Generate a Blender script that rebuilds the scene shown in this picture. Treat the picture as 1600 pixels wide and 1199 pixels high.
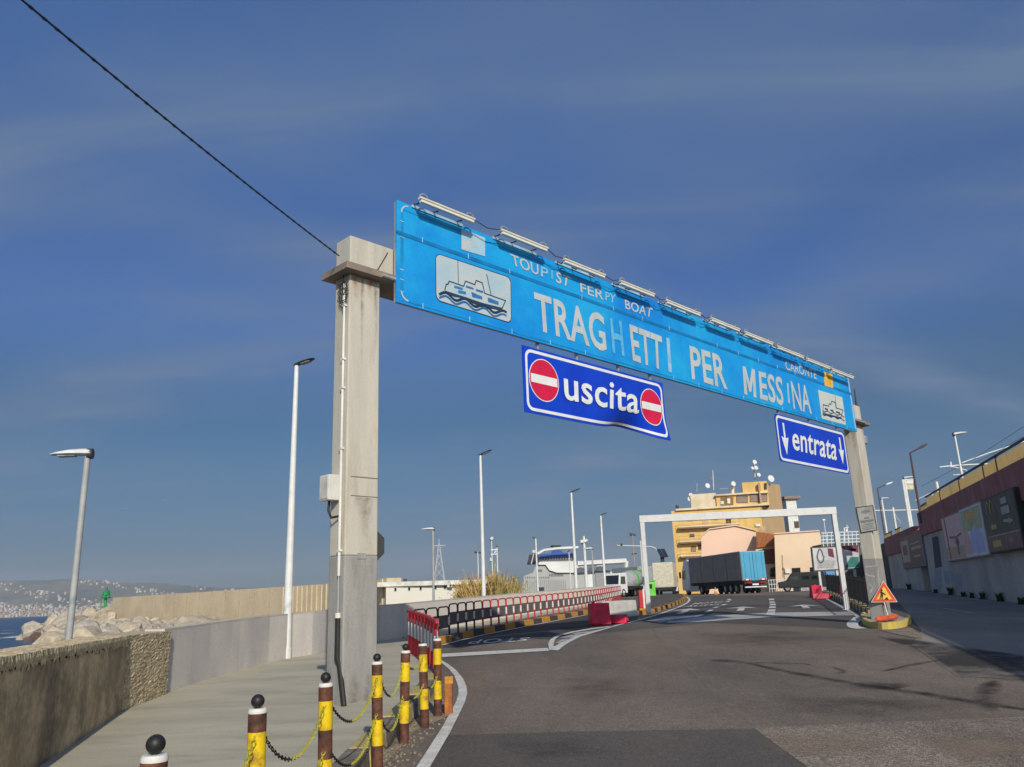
import bpy, bmesh, math, random
import numpy as np
from mathutils import Vector, Matrix

random.seed(7)
SC = bpy.context.scene
COL = SC.collection
for o in list(bpy.data.objects):
    bpy.data.objects.remove(o)

# ------------------------------------------------------------------ camera
F, PX, PY = 1250.0, 800.0, 599.5
_U = np.array([-170 / F, 4650 / F, -1.0]); _U /= np.linalg.norm(_U)
_f = np.array([0, 0, -1.0])
_Y = _f - _U * _f.dot(_U); _Y /= np.linalg.norm(_Y)
_X = np.cross(_Y, _U)
CAM = np.array([0, 0, 1.6])
R = Matrix((tuple(_X), tuple(_Y), tuple(_U)))
cd = bpy.data.cameras.new('camera')
cam = bpy.data.objects.new('camera', cd)
COL.objects.link(cam)
cam.matrix_world = Matrix.Translation(Vector(CAM)) @ R.to_4x4()
cd.sensor_width = 36.0
cd.lens = F / 1600.0 * 36.0
cd.clip_start = 0.1
cd.clip_end = 30000.0
SC.camera = cam

# ------------------------------------------------------------------ sky, sun, exposure
SUN_AZ = Vector((0.23, -0.97)).normalized()
SUN_EL = math.radians(27.5)
W = bpy.data.worlds.new('World'); SC.world = W; W.use_nodes = True
nt = W.node_tree; nt.nodes.clear()
def N(t, **k):
    n = nt.nodes.new(t)
    for a, b in k.items(): setattr(n, a, b)
    return n
def L(a, b): nt.links.new(a, b)
def math_node(op, a=None, b=None, c=None):
    n = N('ShaderNodeMath', operation=op)
    for i, x in enumerate((a, b, c)):
        if x is None: continue
        if isinstance(x, (int, float)): n.inputs[i].default_value = x
        else: L(x, n.inputs[i])
    return n.outputs[0]
sky = N('ShaderNodeTexSky', sky_type='NISHITA', sun_disc=False)
sky.sun_elevation = SUN_EL
sky.sun_rotation = math.atan2(SUN_AZ.x, SUN_AZ.y)
sky.altitude = 0; sky.air_density = 1.0; sky.dust_density = 0.6; sky.ozone_density = 3.0
tc = N('ShaderNodeTexCoord'); sp = N('ShaderNodeSeparateXYZ'); L(tc.outputs['Generated'], sp.inputs[0])
zz = math_node('ADD', math_node('MAXIMUM', sp.outputs[2], 0.0), 0.14)
cb = N('ShaderNodeCombineXYZ')
L(math_node('DIVIDE', sp.outputs[0], zz), cb.inputs[0]); L(math_node('DIVIDE', sp.outputs[1], zz), cb.inputs[1])
def cloud(rot, scale, nscale, lo, hi, detail=5, loc=(0, 0, 0), dist=0.4):
    mp = N('ShaderNodeMapping'); mp.inputs['Rotation'].default_value = (0, 0, math.radians(rot))
    mp.inputs['Scale'].default_value = scale; mp.inputs['Location'].default_value = loc
    L(cb.outputs[0], mp.inputs[0])
    nz = N('ShaderNodeTexNoise'); nz.inputs['Scale'].default_value = nscale; nz.inputs['Detail'].default_value = detail
    nz.inputs['Distortion'].default_value = dist; nz.inputs['Roughness'].default_value = 0.5
    L(mp.outputs[0], nz.inputs['Vector'])
    mr = N('ShaderNodeMapRange', interpolation_type='SMOOTHSTEP'); mr.inputs[1].default_value = lo; mr.inputs[2].default_value = hi
    L(nz.outputs[0], mr.inputs[0]); return mr.outputs[0]
c1 = cloud(-38, (0.5, 1.5, 1), 0.9, 0.42, 0.80, loc=(0.3, 0.2, 0))
c2 = cloud(-30, (0.35, 1.6, 1), 2.4, 0.35, 0.85, loc=(3.3, 1.2, 0), dist=0.8)
cn = N('ShaderNodeTexNoise'); cn.inputs['Scale'].default_value = 1.6; cn.inputs['Detail'].default_value = 6; L(cb.outputs[0], cn.inputs['Vector'])
sc2 = N('ShaderNodeSeparateXYZ'); L(cb.outputs[0], sc2.inputs[0])
def cirrus(a, b_, w, amp, k):
    """a long wisp of cirrus lying across the sky between two directions"""
    def pl(px, py):
        d = np.array([(px - PX) / F, -(py - PY) / F, -1.0]); d = np.array([d @ _X, d @ _Y, d @ _U]); d /= np.linalg.norm(d)
        return Vector((d[0] / (max(d[2], 0) + .14), d[1] / (max(d[2], 0) + .14)))
    p, q = pl(*a), pl(*b_); t = (q - p).normalized(); n = Vector((-t.y, t.x))
    dd = math_node('ADD', math_node('ADD', math_node('MULTIPLY', sc2.outputs[0], n.x), math_node('MULTIPLY', sc2.outputs[1], n.y)), -p.dot(n))
    dd = math_node('ABSOLUTE', math_node('ADD', dd, math_node('MULTIPLY', math_node('SUBTRACT', cn.outputs[0], 0.5), amp)))
    mr = N('ShaderNodeMapRange', interpolation_type='SMOOTHSTEP'); mr.inputs[1].default_value = 0.0; mr.inputs[2].default_value = w; mr.inputs[3].default_value = k; mr.inputs[4].default_value = 0.0
    L(dd, mr.inputs[0]); return math_node('MULTIPLY', mr.outputs[0], math_node('ADD', 0.45, math_node('MULTIPLY', c2, 0.9)))
cl = math_node('ADD', math_node('MULTIPLY', c1, 0.30), math_node('MULTIPLY', c2, 0.14))
for args in (((-100, 300), (480, 385), 0.22, 0.5, 0.62), ((950, 330), (1600, 130), 0.35, 0.9, 0.55), ((1150, 60), (1600, 20), 0.30, 0.8, 0.6), ((1250, 520), (1600, 330), 0.30, 0.7, 0.40), ((0, 760), (900, 735), 0.5, 1.6, 0.35), ((200, 110), (900, 60), 0.25, 0.7, 0.25)):
    cl = math_node('ADD', cl, cirrus(*args))
cl = math_node('MINIMUM', cl, 0.85)
# elevation ramp tones the lower sky down, easing off towards the sun
ramp = N('ShaderNodeValToRGB'); ramp.color_ramp.interpolation = 'EASE'
els = ramp.color_ramp.elements
els[0].position = 0.0; els[0].color = (0.10, 0.16, 0.27, 1)
els[1].position = 0.66; els[1].color = (0.54, 0.74, 1.0, 1)
for pos_, c_ in ((0.20, (0.16, 0.29, 0.39)), (0.36, (0.26, 0.44, 0.72))):
    e_ = els.new(pos_); e_.color = (*c_, 1)
L(sp.outputs[2], ramp.inputs[0])
mg = N('ShaderNodeMix', data_type='RGBA', blend_type='MULTIPLY'); mg.inputs[0].default_value = 1.0
sdv = N('ShaderNodeVectorMath', operation='DOT_PRODUCT'); L(tc.outputs['Generated'], sdv.inputs[0])
sdv.inputs[1].default_value = (SUN_AZ.x * math.cos(SUN_EL), SUN_AZ.y * math.cos(SUN_EL), math.sin(SUN_EL))
shade_lift = N('ShaderNodeMapRange', interpolation_type='SMOOTHSTEP'); shade_lift.inputs[1].default_value = -0.15; shade_lift.inputs[2].default_value = 0.95   # no dimming towards the sun behind the camera, added to lift the shade
L(sdv.outputs['Value'], shade_lift.inputs[0])
mr_ = N('ShaderNodeMix', data_type='RGBA'); L(shade_lift.outputs[0], mr_.inputs[0]); L(ramp.outputs[0], mr_.inputs[6]); mr_.inputs[7].default_value = (1, 1, 1, 1)
L(sky.outputs[0], mg.inputs[6]); L(mr_.outputs[2], mg.inputs[7])
mx = N('ShaderNodeMix', data_type='RGBA')
L(cl, mx.inputs[0]); L(mg.outputs[2], mx.inputs[6]); mx.inputs[7].default_value = (1.12, 1.72, 2.85, 1)
CLOUDMIX = mx
bg = N('ShaderNodeBackground'); bg.inputs[1].default_value = 0.1
ow = N('ShaderNodeOutputWorld')
L(mx.outputs[2], bg.inputs[0]); L(bg.outputs[0], ow.inputs[0])
sl = bpy.data.lights.new('sun', 'SUN'); sl.energy = 3.2; sl.angle = math.radians(0.5); sl.color = (1.0, 0.93, 0.80)
sun = bpy.data.objects.new('sun', sl); COL.objects.link(sun)
SUND = Vector((SUN_AZ.x * math.cos(SUN_EL), SUN_AZ.y * math.cos(SUN_EL), math.sin(SUN_EL)))
sun.rotation_euler = SUND.to_track_quat('Z', 'Y').to_euler()
sun.location = (0, 0, 30)
SC.view_settings.view_transform = 'Standard'; SC.view_settings.look = 'None'
SC.view_settings.exposure = 0.25; SC.view_settings.gamma = 1.0
SC.view_settings.use_curve_mapping = False

# ------------------------------------------------------------------ pixel <-> place helpers
def ray(px, py):
    d = np.array([(px - PX) / F, -(py - PY) / F, -1.0])
    w = np.array([d @ _X, d @ _Y, d @ _U]); return w / w[1]
def g(y): return 0.022 * (min(max(y, 8.0), 66.0) - 8.0)     # the road climbs gently away from the camera
def gp(px, py, o=0.0):                                       # a pixel on the ground (o metres above it)
    d = ray(px, py); lo, hi = 1.0, 3000.0
    for _ in range(50):
        m = (lo + hi) / 2
        if CAM[2] + d[2] * m > g(m) + o: lo = m
        else: hi = m
    return Vector(CAM + d * lo)
def at(px, py, y): return Vector(CAM + ray(px, py) * y)
def hz(px, y):                                               # x at depth y for a pixel column near the horizon
    return float(ray(px, 930)[0] * y)

# ------------------------------------------------------------------ materials
MATS = {}
def mat(name, col, rough=0.7, var=0.12, scale=3.0, bump=0.0, bscale=60.0, metal=0.0, col2=None, lo=0.35, hi=0.65,
        stretch=(1, 1, 1), spec=0.4, fine=0.06, detail=6.0, dirt=None, dirt_amt=0.0, dscale=1.2, rnd=False, dstretch=(1, 1, 1)):
    if name in MATS: return MATS[name]
    m = bpy.data.materials.new(name); m.use_nodes = True
    t = m.node_tree; b = t.nodes['Principled BSDF']
    b.inputs['Roughness'].default_value = rough; b.inputs['Metallic'].default_value = metal
    b.inputs['Specular IOR Level'].default_value = spec
    c = t.nodes.new('ShaderNodeTexCoord')
    mp = t.nodes.new('ShaderNodeMapping'); mp.inputs['Scale'].default_value = stretch
    t.links.new(c.outputs['Object'], mp.inputs[0])
    src3 = c.outputs['Object']
    if rnd:
        oi = t.nodes.new('ShaderNodeObjectInfo'); ml = t.nodes.new('ShaderNodeMath'); ml.operation = 'MULTIPLY'; ml.inputs[1].default_value = 53.0
        t.links.new(oi.outputs['Random'], ml.inputs[0]); t.links.new(ml.outputs[0], mp.inputs['Location'])
        va = t.nodes.new('ShaderNodeVectorMath'); va.operation = 'ADD'; t.links.new(src3, va.inputs[0]); t.links.new(ml.outputs[0], va.inputs[1]); src3 = va.outputs[0]
    n = t.nodes.new('ShaderNodeTexNoise'); n.inputs['Scale'].default_value = scale; n.inputs['Detail'].default_value = detail
    n.inputs['Roughness'].default_value = 0.6
    t.links.new(mp.outputs[0], n.inputs['Vector'])
    r = t.nodes.new('ShaderNodeValToRGB')
    c2 = col2 if col2 else tuple(x * (1 - 2.0 * var) for x in col)
    c1_ = col if col2 else tuple(min(1, x * (1 + var)) for x in col)
    r.color_ramp.elements[0].position = lo; r.color_ramp.elements[1].position = hi
    r.color_ramp.elements[0].color = (*c2, 1); r.color_ramp.elements[1].color = (*c1_, 1)
    t.links.new(n.outputs[0], r.inputs[0])
    out = r.outputs[0]
    if dirt:
        n3 = t.nodes.new('ShaderNodeTexNoise'); n3.inputs['Scale'].default_value = dscale; n3.inputs['Detail'].default_value = 8
        n3.inputs['Roughness'].default_value = 0.7
        mp3 = t.nodes.new('ShaderNodeMapping'); mp3.inputs['Scale'].default_value = dstretch; t.links.new(src3, mp3.inputs[0]); t.links.new(mp3.outputs[0], n3.inputs['Vector'])
        r3 = t.nodes.new('ShaderNodeMapRange'); r3.inputs[1].default_value = 0.5; r3.inputs[2].default_value = 0.68
        r3.inputs[4].default_value = dirt_amt
        t.links.new(n3.outputs[0], r3.inputs[0])
        x3 = t.nodes.new('ShaderNodeMix'); x3.data_type = 'RGBA'
        t.links.new(r3.outputs[0], x3.inputs[0]); t.links.new(out, x3.inputs[6]); x3.inputs[7].default_value = (*dirt, 1)
        out = x3.outputs[2]
    if fine or bump:
        n2 = t.nodes.new('ShaderNodeTexNoise'); n2.inputs['Scale'].default_value = bscale; n2.inputs['Detail'].default_value = 4
        t.links.new(c.outputs['Object'], n2.inputs['Vector'])
        if fine:
            mr = t.nodes.new('ShaderNodeMapRange'); mr.inputs[1].default_value = 0.3; mr.inputs[2].default_value = 0.7
            mr.inputs[3].default_value = 1 - fine * 2; mr.inputs[4].default_value = 1 + fine
            t.links.new(n2.outputs[0], mr.inputs[0])
            mm = t.nodes.new('ShaderNodeVectorMath'); mm.operation = 'SCALE'
            t.links.new(out, mm.inputs[0]); t.links.new(mr.outputs[0], mm.inputs['Scale']); out = mm.outputs[0]
        if bump:
            bp = t.nodes.new('ShaderNodeBump'); bp.inputs['Strength'].default_value = bump; bp.inputs['Distance'].default_value = 0.02
            t.links.new(n2.outputs[0], bp.inputs['Height']); t.links.new(bp.outputs[0], b.inputs['Normal'])
    t.links.new(out, b.inputs['Base Color'])
    MATS[name] = m
    return m
def glass(name, col=(0.03, 0.04, 0.05)):
    return mat(name, col, rough=0.12, var=0.1, fine=0, spec=0.8)

def asphalt_mat(name, light, dark, stain, coarse=1.0, stretch=(1, 0.35, 1)):
    """worn asphalt: pale wheel tracks, darker blotches, stone chippings"""
    m = bpy.data.materials.new(name); m.use_nodes = True; t = m.node_tree; b = t.nodes['Principled BSDF']; MATS[name] = m
    b.inputs['Roughness'].default_value = 0.9; b.inputs['Specular IOR Level'].default_value = 0.25
    tc_ = t.nodes.new('ShaderNodeTexCoord')
    def noise(sc, det, st=(1, 1, 1), rough=0.6):
        mp = t.nodes.new('ShaderNodeMapping'); mp.inputs['Scale'].default_value = st; t.links.new(tc_.outputs['Object'], mp.inputs[0])
        n = t.nodes.new('ShaderNodeTexNoise'); n.inputs['Scale'].default_value = sc; n.inputs['Detail'].default_value = det; n.inputs['Roughness'].default_value = rough
        t.links.new(mp.outputs[0], n.inputs['Vector']); return n.outputs[0]
    def rng(x, a, c, lo=0.0, hi=1.0):
        r = t.nodes.new('ShaderNodeMapRange'); r.inputs[1].default_value = a; r.inputs[2].default_value = c; r.inputs[3].default_value = lo; r.inputs[4].default_value = hi
        t.links.new(x, r.inputs[0]); return r.outputs[0]
    def mix(f, a, c):
        x = t.nodes.new('ShaderNodeMix'); x.data_type = 'RGBA'
        t.links.new(f, x.inputs[0])
        for k, v in ((6, a), (7, c)):
            if isinstance(v, tuple): x.inputs[k].default_value = (*v, 1)
            else: t.links.new(v, x.inputs[k])
        return x.outputs[2]
    col = mix(rng(noise(0.30, 7, stretch, 0.65), 0.36, 0.66), dark, light)
    col = mix(rng(noise(1.1, 8, (1, 1, 1), 0.7), 0.54, 0.74, 0, 0.55), col, stain)
    col = mix(rng(noise(3.2, 9, (1, 0.4, 1), 0.75), 0.56, 0.72, 0, 0.35), col, tuple(min(1, x * 1.45) for x in light))
    vo = t.nodes.new('ShaderNodeTexVoronoi'); vo.inputs['Scale'].default_value = 55; t.links.new(tc_.outputs['Object'], vo.inputs['Vector'])
    gr = rng(vo.outputs['Color'], 0.0, 1.0, 1 - 0.38 * coarse, 1 + 0.38 * coarse)
    g2 = rng(noise(28, 3), 0.3, 0.7, 1 - 0.20 * coarse, 1 + 0.20 * coarse)
    mu = t.nodes.new('ShaderNodeMath'); mu.operation = 'MULTIPLY'; t.links.new(gr, mu.inputs[0]); t.links.new(g2, mu.inputs[1])
    sv = t.nodes.new('ShaderNodeVectorMath'); sv.operation = 'SCALE'; t.links.new(col, sv.inputs[0]); t.links.new(mu.outputs[0], sv.inputs['Scale'])
    t.links.new(sv.outputs[0], b.inputs['Base Color'])
    bp = t.nodes.new('ShaderNodeBump'); bp.inputs['Strength'].default_value = 0.5 * coarse; bp.inputs['Distance'].default_value = 0.012
    t.links.new(vo.outputs['Distance'], bp.inputs['Height']); t.links.new(bp.outputs[0], b.inputs['Normal'])
    return m
def decal_mat(name, col, amount=0.8, scale=3.0, rough=0.85):
    """a stain or painted shadow that thins out towards its edge (vertex attribute 'core')"""
    if name in MATS: return MATS[name]
    m = bpy.data.materials.new(name); m.use_nodes = True; t = m.node_tree; b = t.nodes['Principled BSDF']; MATS[name] = m
    b.inputs['Base Color'].default_value = (*col, 1); b.inputs['Roughness'].default_value = rough; b.inputs['Specular IOR Level'].default_value = 0.2
    at_ = t.nodes.new('ShaderNodeAttribute'); at_.attribute_name = 'core'
    tc_ = t.nodes.new('ShaderNodeTexCoord'); n = t.nodes.new('ShaderNodeTexNoise'); n.inputs['Scale'].default_value = scale; n.inputs['Detail'].default_value = 7; n.inputs['Roughness'].default_value = 0.7
    t.links.new(tc_.outputs['Object'], n.inputs['Vector'])
    r = t.nodes.new('ShaderNodeMapRange'); r.inputs[1].default_value = 0.32; r.inputs[2].default_value = 0.62; t.links.new(n.outputs[0], r.inputs[0])
    m1_ = t.nodes.new('ShaderNodeMath'); m1_.operation = 'MULTIPLY'; t.links.new(at_.outputs['Fac'], m1_.inputs[0]); t.links.new(r.outputs[0], m1_.inputs[1])
    m2_ = t.nodes.new('ShaderNodeMath'); m2_.operation = 'MULTIPLY'; m2_.inputs[1].default_value = amount; t.links.new(m1_.outputs[0], m2_.inputs[0])
    t.links.new(m2_.outputs[0], b.inputs['Alpha'])
    return m

# ------------------------------------------------------------------ mesh helpers
class MB:
    def __init__(s): s.v = []; s.f = []; s.m = []
    def add(s, vs, fs, mi=0):
        k = len(s.v); s.v += [tuple(map(float, q)) for q in vs]
        for q in fs: s.f.append([i + k for i in q]); s.m.append(mi)
        return s
    def box(s, c, size, ax=None, mi=0):
        c = Vector(c); ex, ey, ez = ax if ax else (Vector((1, 0, 0)), Vector((0, 1, 0)), Vector((0, 0, 1)))
        hx, hy, hz_ = ex * size[0] / 2, ey * size[1] / 2, ez * size[2] / 2
        vs = [c + hx * a + hy * b + hz_ * d for d in (-1, 1) for b in (-1, 1) for a in (-1, 1)]
        return s.add(vs, [(0, 2, 3, 1), (4, 5, 7, 6), (0, 1, 5, 4), (1, 3, 7, 5), (3, 2, 6, 7), (2, 0, 4, 6)], mi)
    def bx(s, a, b, mi=0):
        return s.box([(a[i] + b[i]) / 2 for i in range(3)], [abs(b[i] - a[i]) for i in range(3)], None, mi)
    def prism(s, poly, vec, mi=0):
        poly = [Vector(p) for p in poly]; vec = Vector(vec); n = len(poly)
        nn = Vector((0, 0, 0))
        for i in range(n): nn += poly[i].cross(poly[(i + 1) % n])
        if nn.dot(vec) > 0: poly.reverse()
        vs = poly + [p + vec for p in poly]
        fs = [tuple(range(n)), tuple(range(2 * n - 1, n - 1, -1))] + [(i, i + n, (i + 1) % n + n, (i + 1) % n) for i in range(n)]
        return s.add(vs, fs, mi)
    def tube(s, pts, r, n=8, cap=True, mi=0):
        pts = [Vector(p) for p in pts]; k = len(s.v)
        rr = r if isinstance(r, (list, tuple)) else [r] * len(pts)
        up = None; vs = []
        for i, p in enumerate(pts):
            d = (pts[min(i + 1, len(pts) - 1)] - pts[max(i - 1, 0)]).normalized()
            if up is None:
                up = Vector((0, 0, 1)) if abs(d.z) < 0.9 else Vector((1, 0, 0))
            a = (up - d * up.dot(d)).normalized(); up = a; b = d.cross(a)
            for j in range(n):
                t = 2 * math.pi * j / n; vs.append(p + (a * math.cos(t) + b * math.sin(t)) * rr[i])
        fs = []
        for i in range(len(pts) - 1):
            for j in range(n):
                j2 = (j + 1) % n; fs.append((i * n + j, i * n + j2, (i + 1) * n + j2, (i + 1) * n + j))
        if cap:
            fs.append(tuple(range(n - 1, -1, -1))); fs.append(tuple(range((len(pts) - 1) * n, len(pts) * n)))
        return s.add(vs, fs, mi)
    def lathe(s, c, prof, n=16, mi=0):
        c = Vector(c); vs = []
        for r, z in prof:
            for j in range(n):
                t = 2 * math.pi * j / n; vs.append(c + Vector((r * math.cos(t), r * math.sin(t), z)))
        fs = []
        for i in range(len(prof) - 1):
            for j in range(n):
                j2 = (j + 1) % n; fs.append((i * n + j, i * n + j2, (i + 1) * n + j2, (i + 1) * n + j))
        fs.append(tuple(range(n - 1, -1, -1))); fs.append(tuple(range((len(prof) - 1) * n, len(prof) * n)))
        return s.add(vs, fs, mi)
    def build(s, name, mats, parent=None, smooth=False, bevel=0.0, kind=None):
        me = bpy.data.meshes.new(name); me.from_pydata(s.v, [], s.f); me.validate()
        if not isinstance(mats, (list, tuple)): mats = [mats]
        for m in mats: me.materials.append(m)
        if len(me.polygons) == len(s.m): me.polygons.foreach_set('material_index', s.m)
        if smooth:
            me.polygons.foreach_set('use_smooth', [True] * len(me.polygons))
            me.set_sharp_from_angle(angle=math.radians(40))
        me.update()
        return link(name, me, parent, bevel, kind)
WORLDT = {}
def link(name, me, parent=None, bevel=0.0, kind=None):
    o = bpy.data.objects.new(name, me); COL.objects.link(o)
    if parent:
        o.parent = parent
        if parent.name in WORLDT: o.matrix_parent_inverse = WORLDT[parent.name]
    if bevel:
        b = o.modifiers.new('bevel', 'BEVEL'); b.width = bevel; b.segments = 2; b.limit_method = 'ANGLE'
    if kind: o['kind'] = kind
    return o
def T(name, label, cat, loc=(0, 0, 0), group=None, local=False):
    o = bpy.data.objects.new(name, None); COL.objects.link(o); o.location = loc; o.empty_display_size = 0.2
    o['label'] = label; o['category'] = cat
    if group: o['group'] = group
    if not local: WORLDT[o.name] = Matrix.Translation(-Vector(loc))
    return o
def tag(o, label, cat, group=None):
    o['label'] = label; o['category'] = cat
    if group: o['group'] = group
    return o
def dup(root, loc, rz=0.0, label=None, scale=None):
    r = root.copy(); COL.objects.link(r); r.location = loc; r.rotation_euler = (0, 0, rz)
    if scale: r.scale = scale
    if label: r['label'] = label
    for ch in list(root.children):
        c = ch.copy(); COL.objects.link(c); c.parent = r
        for gch in list(ch.children):
            d = gch.copy(); COL.objects.link(d); d.parent = c
    return r
def clip(poly, yc, keep_above):
    out = []
    for i in range(len(poly)):
        a, b = poly[i], poly[(i + 1) % len(poly)]
        ia, ib = (a[1] >= yc) == keep_above, (b[1] >= yc) == keep_above
        if ia: out.append(a)
        if ia != ib:
            t = (yc - a[1]) / (b[1] - a[1]); out.append((a[0] + t * (b[0] - a[0]), yc))
    return out
def sheet(mb, poly, off, mi=0):
    """a flat sheet that follows the slope of the ground"""
    poly = [(p[0], p[1]) for p in poly]
    for part in (clip(poly, 8.0, False), clip(clip(poly, 8.0, True), 66.0, False), clip(poly, 66.0, True)):
        if len(part) < 3: continue
        area = sum(part[i][0] * part[(i + 1) % len(part)][1] - part[(i + 1) % len(part)][0] * part[i][1] for i in range(len(part)))
        if abs(area) < 1e-6: continue
        if area < 0: part = part[::-1]
        mb.add([(x, y, g(y) + off) for x, y in part], [tuple(range(len(part)))], mi)
    return mb
def psheet(mb, pix, off, mi=0): return sheet(mb, [gp(*p, off) for p in pix], off, mi)
def slab(mb, poly, z0, z1, mi=0):
    """a raised slab following the ground, with side walls"""
    sheet(mb, poly, z1, mi)
    n = len(poly)
    for i in range(n):
        a, b = poly[i], poly[(i + 1) % n]
        mb.add([(a[0], a[1], g(a[1]) + z0), (b[0], b[1], g(b[1]) + z0), (b[0], b[1], g(b[1]) + z1), (a[0], a[1], g(a[1]) + z1)], [(0, 1, 2, 3)], mi)
    return mb
def path_pts(pts, step):
    pts = [Vector((p[0], p[1])) for p in pts]; out = []
    d = 0.0; nxt = 0.0
    for i in range(len(pts) - 1):
        a, b = pts[i], pts[i + 1]; ln = (b - a).length
        while nxt <= d + ln + 1e-9:
            out.append(a + (b - a) * ((nxt - d) / ln)); nxt += step
        d += ln
    return out
def smooth_path(pts, n=2):
    pts = [Vector((p[0], p[1])) for p in pts]
    for _ in range(n):
        q = [pts[0]]
        for a, b in zip(pts, pts[1:]): q += [a * 0.75 + b * 0.25, a * 0.25 + b * 0.75]
        q.append(pts[-1]); pts = q
    return pts
def core_attr(o, vals):
    a = o.data.attributes.new('core', 'FLOAT', 'POINT'); a.data.foreach_set('value', vals)
def strip_decal(name, left, mid, right, m, parent, ends=True):
    """ribbon whose middle line is dense and whose borders fade out"""
    n = len(mid); b = MB(); vs = []; vals = []
    for i in range(n):
        e = 0.0 if ends and i in (0, n - 1) else 1.0
        vs += [left[i], mid[i], right[i]]; vals += [0.0, e, 0.0]
    b.add(vs, [(i * 3 + k, i * 3 + k + 1, i * 3 + k + 4, i * 3 + k + 3) for i in range(n - 1) for k in (0, 1)])
    o = b.build(name, m, parent); core_attr(o, vals); return o
def patch_decal(name, pts, m, parent, inner=0.6):
    pts = [Vector(p) for p in pts]; c = sum(pts, Vector((0, 0, 0))) / len(pts); n = len(pts)
    b = MB(); b.add(pts + [c + (p - c) * inner for p in pts] + [c], [(i, (i + 1) % n, n + (i + 1) % n, n + i) for i in range(n)] + [(n + i, n + (i + 1) % n, 2 * n) for i in range(n)])
    o = b.build(name, m, parent); core_attr(o, [0.0] * n + [1.0] * (n + 1)); return o
def wall_strip(mb, pts, z0f, z1f, th, mi=0):
    """vertical wall along a path, th metres to the left of the path direction"""
    pts = [Vector((p[0], p[1])) for p in pts]; n = len(pts); off = []
    for i in range(n):
        d = (pts[min(i + 1, n - 1)] - pts[max(i - 1, 0)]).normalized(); off.append(pts[i] + Vector((-d.y, d.x)) * th)
    vs = []
    for i in range(n):
        for q in (pts[i], off[i]):
            vs += [(q.x, q.y, z0f(pts[i])), (q.x, q.y, z1f(pts[i]))]
    fs = []
    for i in range(n - 1):
        a, b = i * 4, i * 4 + 4
        fs += [(a, b, b + 1, a + 1), (a + 1, b + 1, b + 3, a + 3), (a + 2, a + 3, b + 3, b + 2)]
    fs += [(0, 1, 3, 2), (4 * n - 4, 4 * n - 2, 4 * n - 1, 4 * n - 3)]
    return mb.add(vs, fs, mi)
_txt = {}
def text2d(s, bold=0.02):
    key = (s, bold)
    if key in _txt: return _txt[key]
    cu = bpy.data.curves.new('lettering', 'FONT'); cu.body = s; cu.offset = bold; cu.space_character = 1.0 + bold * 2.2; cu.resolution_u = 3; cu.fill_mode = 'FRONT'
    ob = bpy.data.objects.new('lettering_source', cu)
    me = ob.to_mesh(); v = [(q.co.x, q.co.y) for q in me.vertices]; f = [tuple(p.vertices) for p in me.polygons]
    ob.to_mesh_clear(); bpy.data.objects.remove(ob); bpy.data.curves.remove(cu)
    x0, x1 = min(a for a, b in v), max(a for a, b in v); y0, y1 = min(b for a, b in v), max(b for a, b in v)
    v = [((a - x0) / (x1 - x0), (b - y0) / (y1 - y0)) for a, b in v]
    _txt[key] = (v, f); return _txt[key]
def quadmap(tl, tr, br, bl):
    tl, tr, br, bl = map(Vector, (tl, tr, br, bl))
    return lambda x, y: (bl * (1 - x) + br * x) * (1 - y) + (tl * (1 - x) + tr * x) * y
def put_text(mb, s, q, bold=0.02, mi=0):
    v, f = text2d(s, bold); return mb.add([q(a, b) for a, b in v], f, mi)

# ------------------------------------------------------------------ materials in use
asphalt = asphalt_mat('asphalt', (0.235, 0.188, 0.148), (0.135, 0.112, 0.092), (0.1, 0.088, 0.076), 1.0)
asphalt_new = asphalt_mat('asphalt_new', (0.085, 0.078, 0.072), (0.055, 0.052, 0.05), (0.045, 0.043, 0.042), 0.7)
asphalt_lane = asphalt_mat('asphalt_lane', (0.135, 0.116, 0.098), (0.088, 0.079, 0.07), (0.07, 0.064, 0.058), 0.8)
asphalt_right = asphalt_mat('asphalt_side_road', (0.34, 0.3, 0.255), (0.24, 0.215, 0.185), (0.17, 0.155, 0.14), 0.8)
asphalt_worn = asphalt_mat('asphalt_worn', (0.33, 0.265, 0.205), (0.17, 0.142, 0.115), (0.42, 0.35, 0.27), 1.6)
asphalt_dark = mat('asphalt_shadow', (0.10, 0.088, 0.078), 0.85, scale=0.8, col2=(0.06, 0.055, 0.052), fine=0.15, bscale=80)  # tone for the painted side-road shadow, unused
sand_dust = mat('sandy_dirt', (0.360, 0.300, 0.216), 0.95, scale=3, col2=(0.192, 0.156, 0.120), bump=0.8, bscale=70, fine=0.25)
pave = mat('pavement_concrete', (0.502, 0.460, 0.344), 0.85, scale=0.8, col2=(0.406, 0.373, 0.281), bump=0.25, bscale=60, fine=0.06, stretch=(0.5, 1.6, 1),
           dirt=(0.26, 0.24, 0.20), dirt_amt=0.5, dscale=1.4, dstretch=(0.5, 1.4, 1))
dark_conc = mat('old_seawall_concrete', (0.744, 0.580, 0.340), 0.95, scale=1.3, col2=(0.273, 0.209, 0.129), bump=0.7, bscale=14, fine=0.12,
                dirt=(0.149, 0.128, 0.092), dirt_amt=0.8, dscale=0.9)
rough_conc = mat('pitted_concrete', (0.68, 0.56, 0.36), 0.95, scale=4, col2=(0.46, 0.37, 0.22), bump=0.6, bscale=22, fine=0.25)
grey_render = mat('grey_render', (0.64, 0.60, 0.55), 0.9, scale=1.4, col2=(0.50, 0.475, 0.45), stretch=(1, 1, 0.25), fine=0.05, bump=0.15, bscale=25,
                  dirt=(0.72, 0.66, 0.57), dirt_amt=0.5, dscale=0.8)
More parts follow.
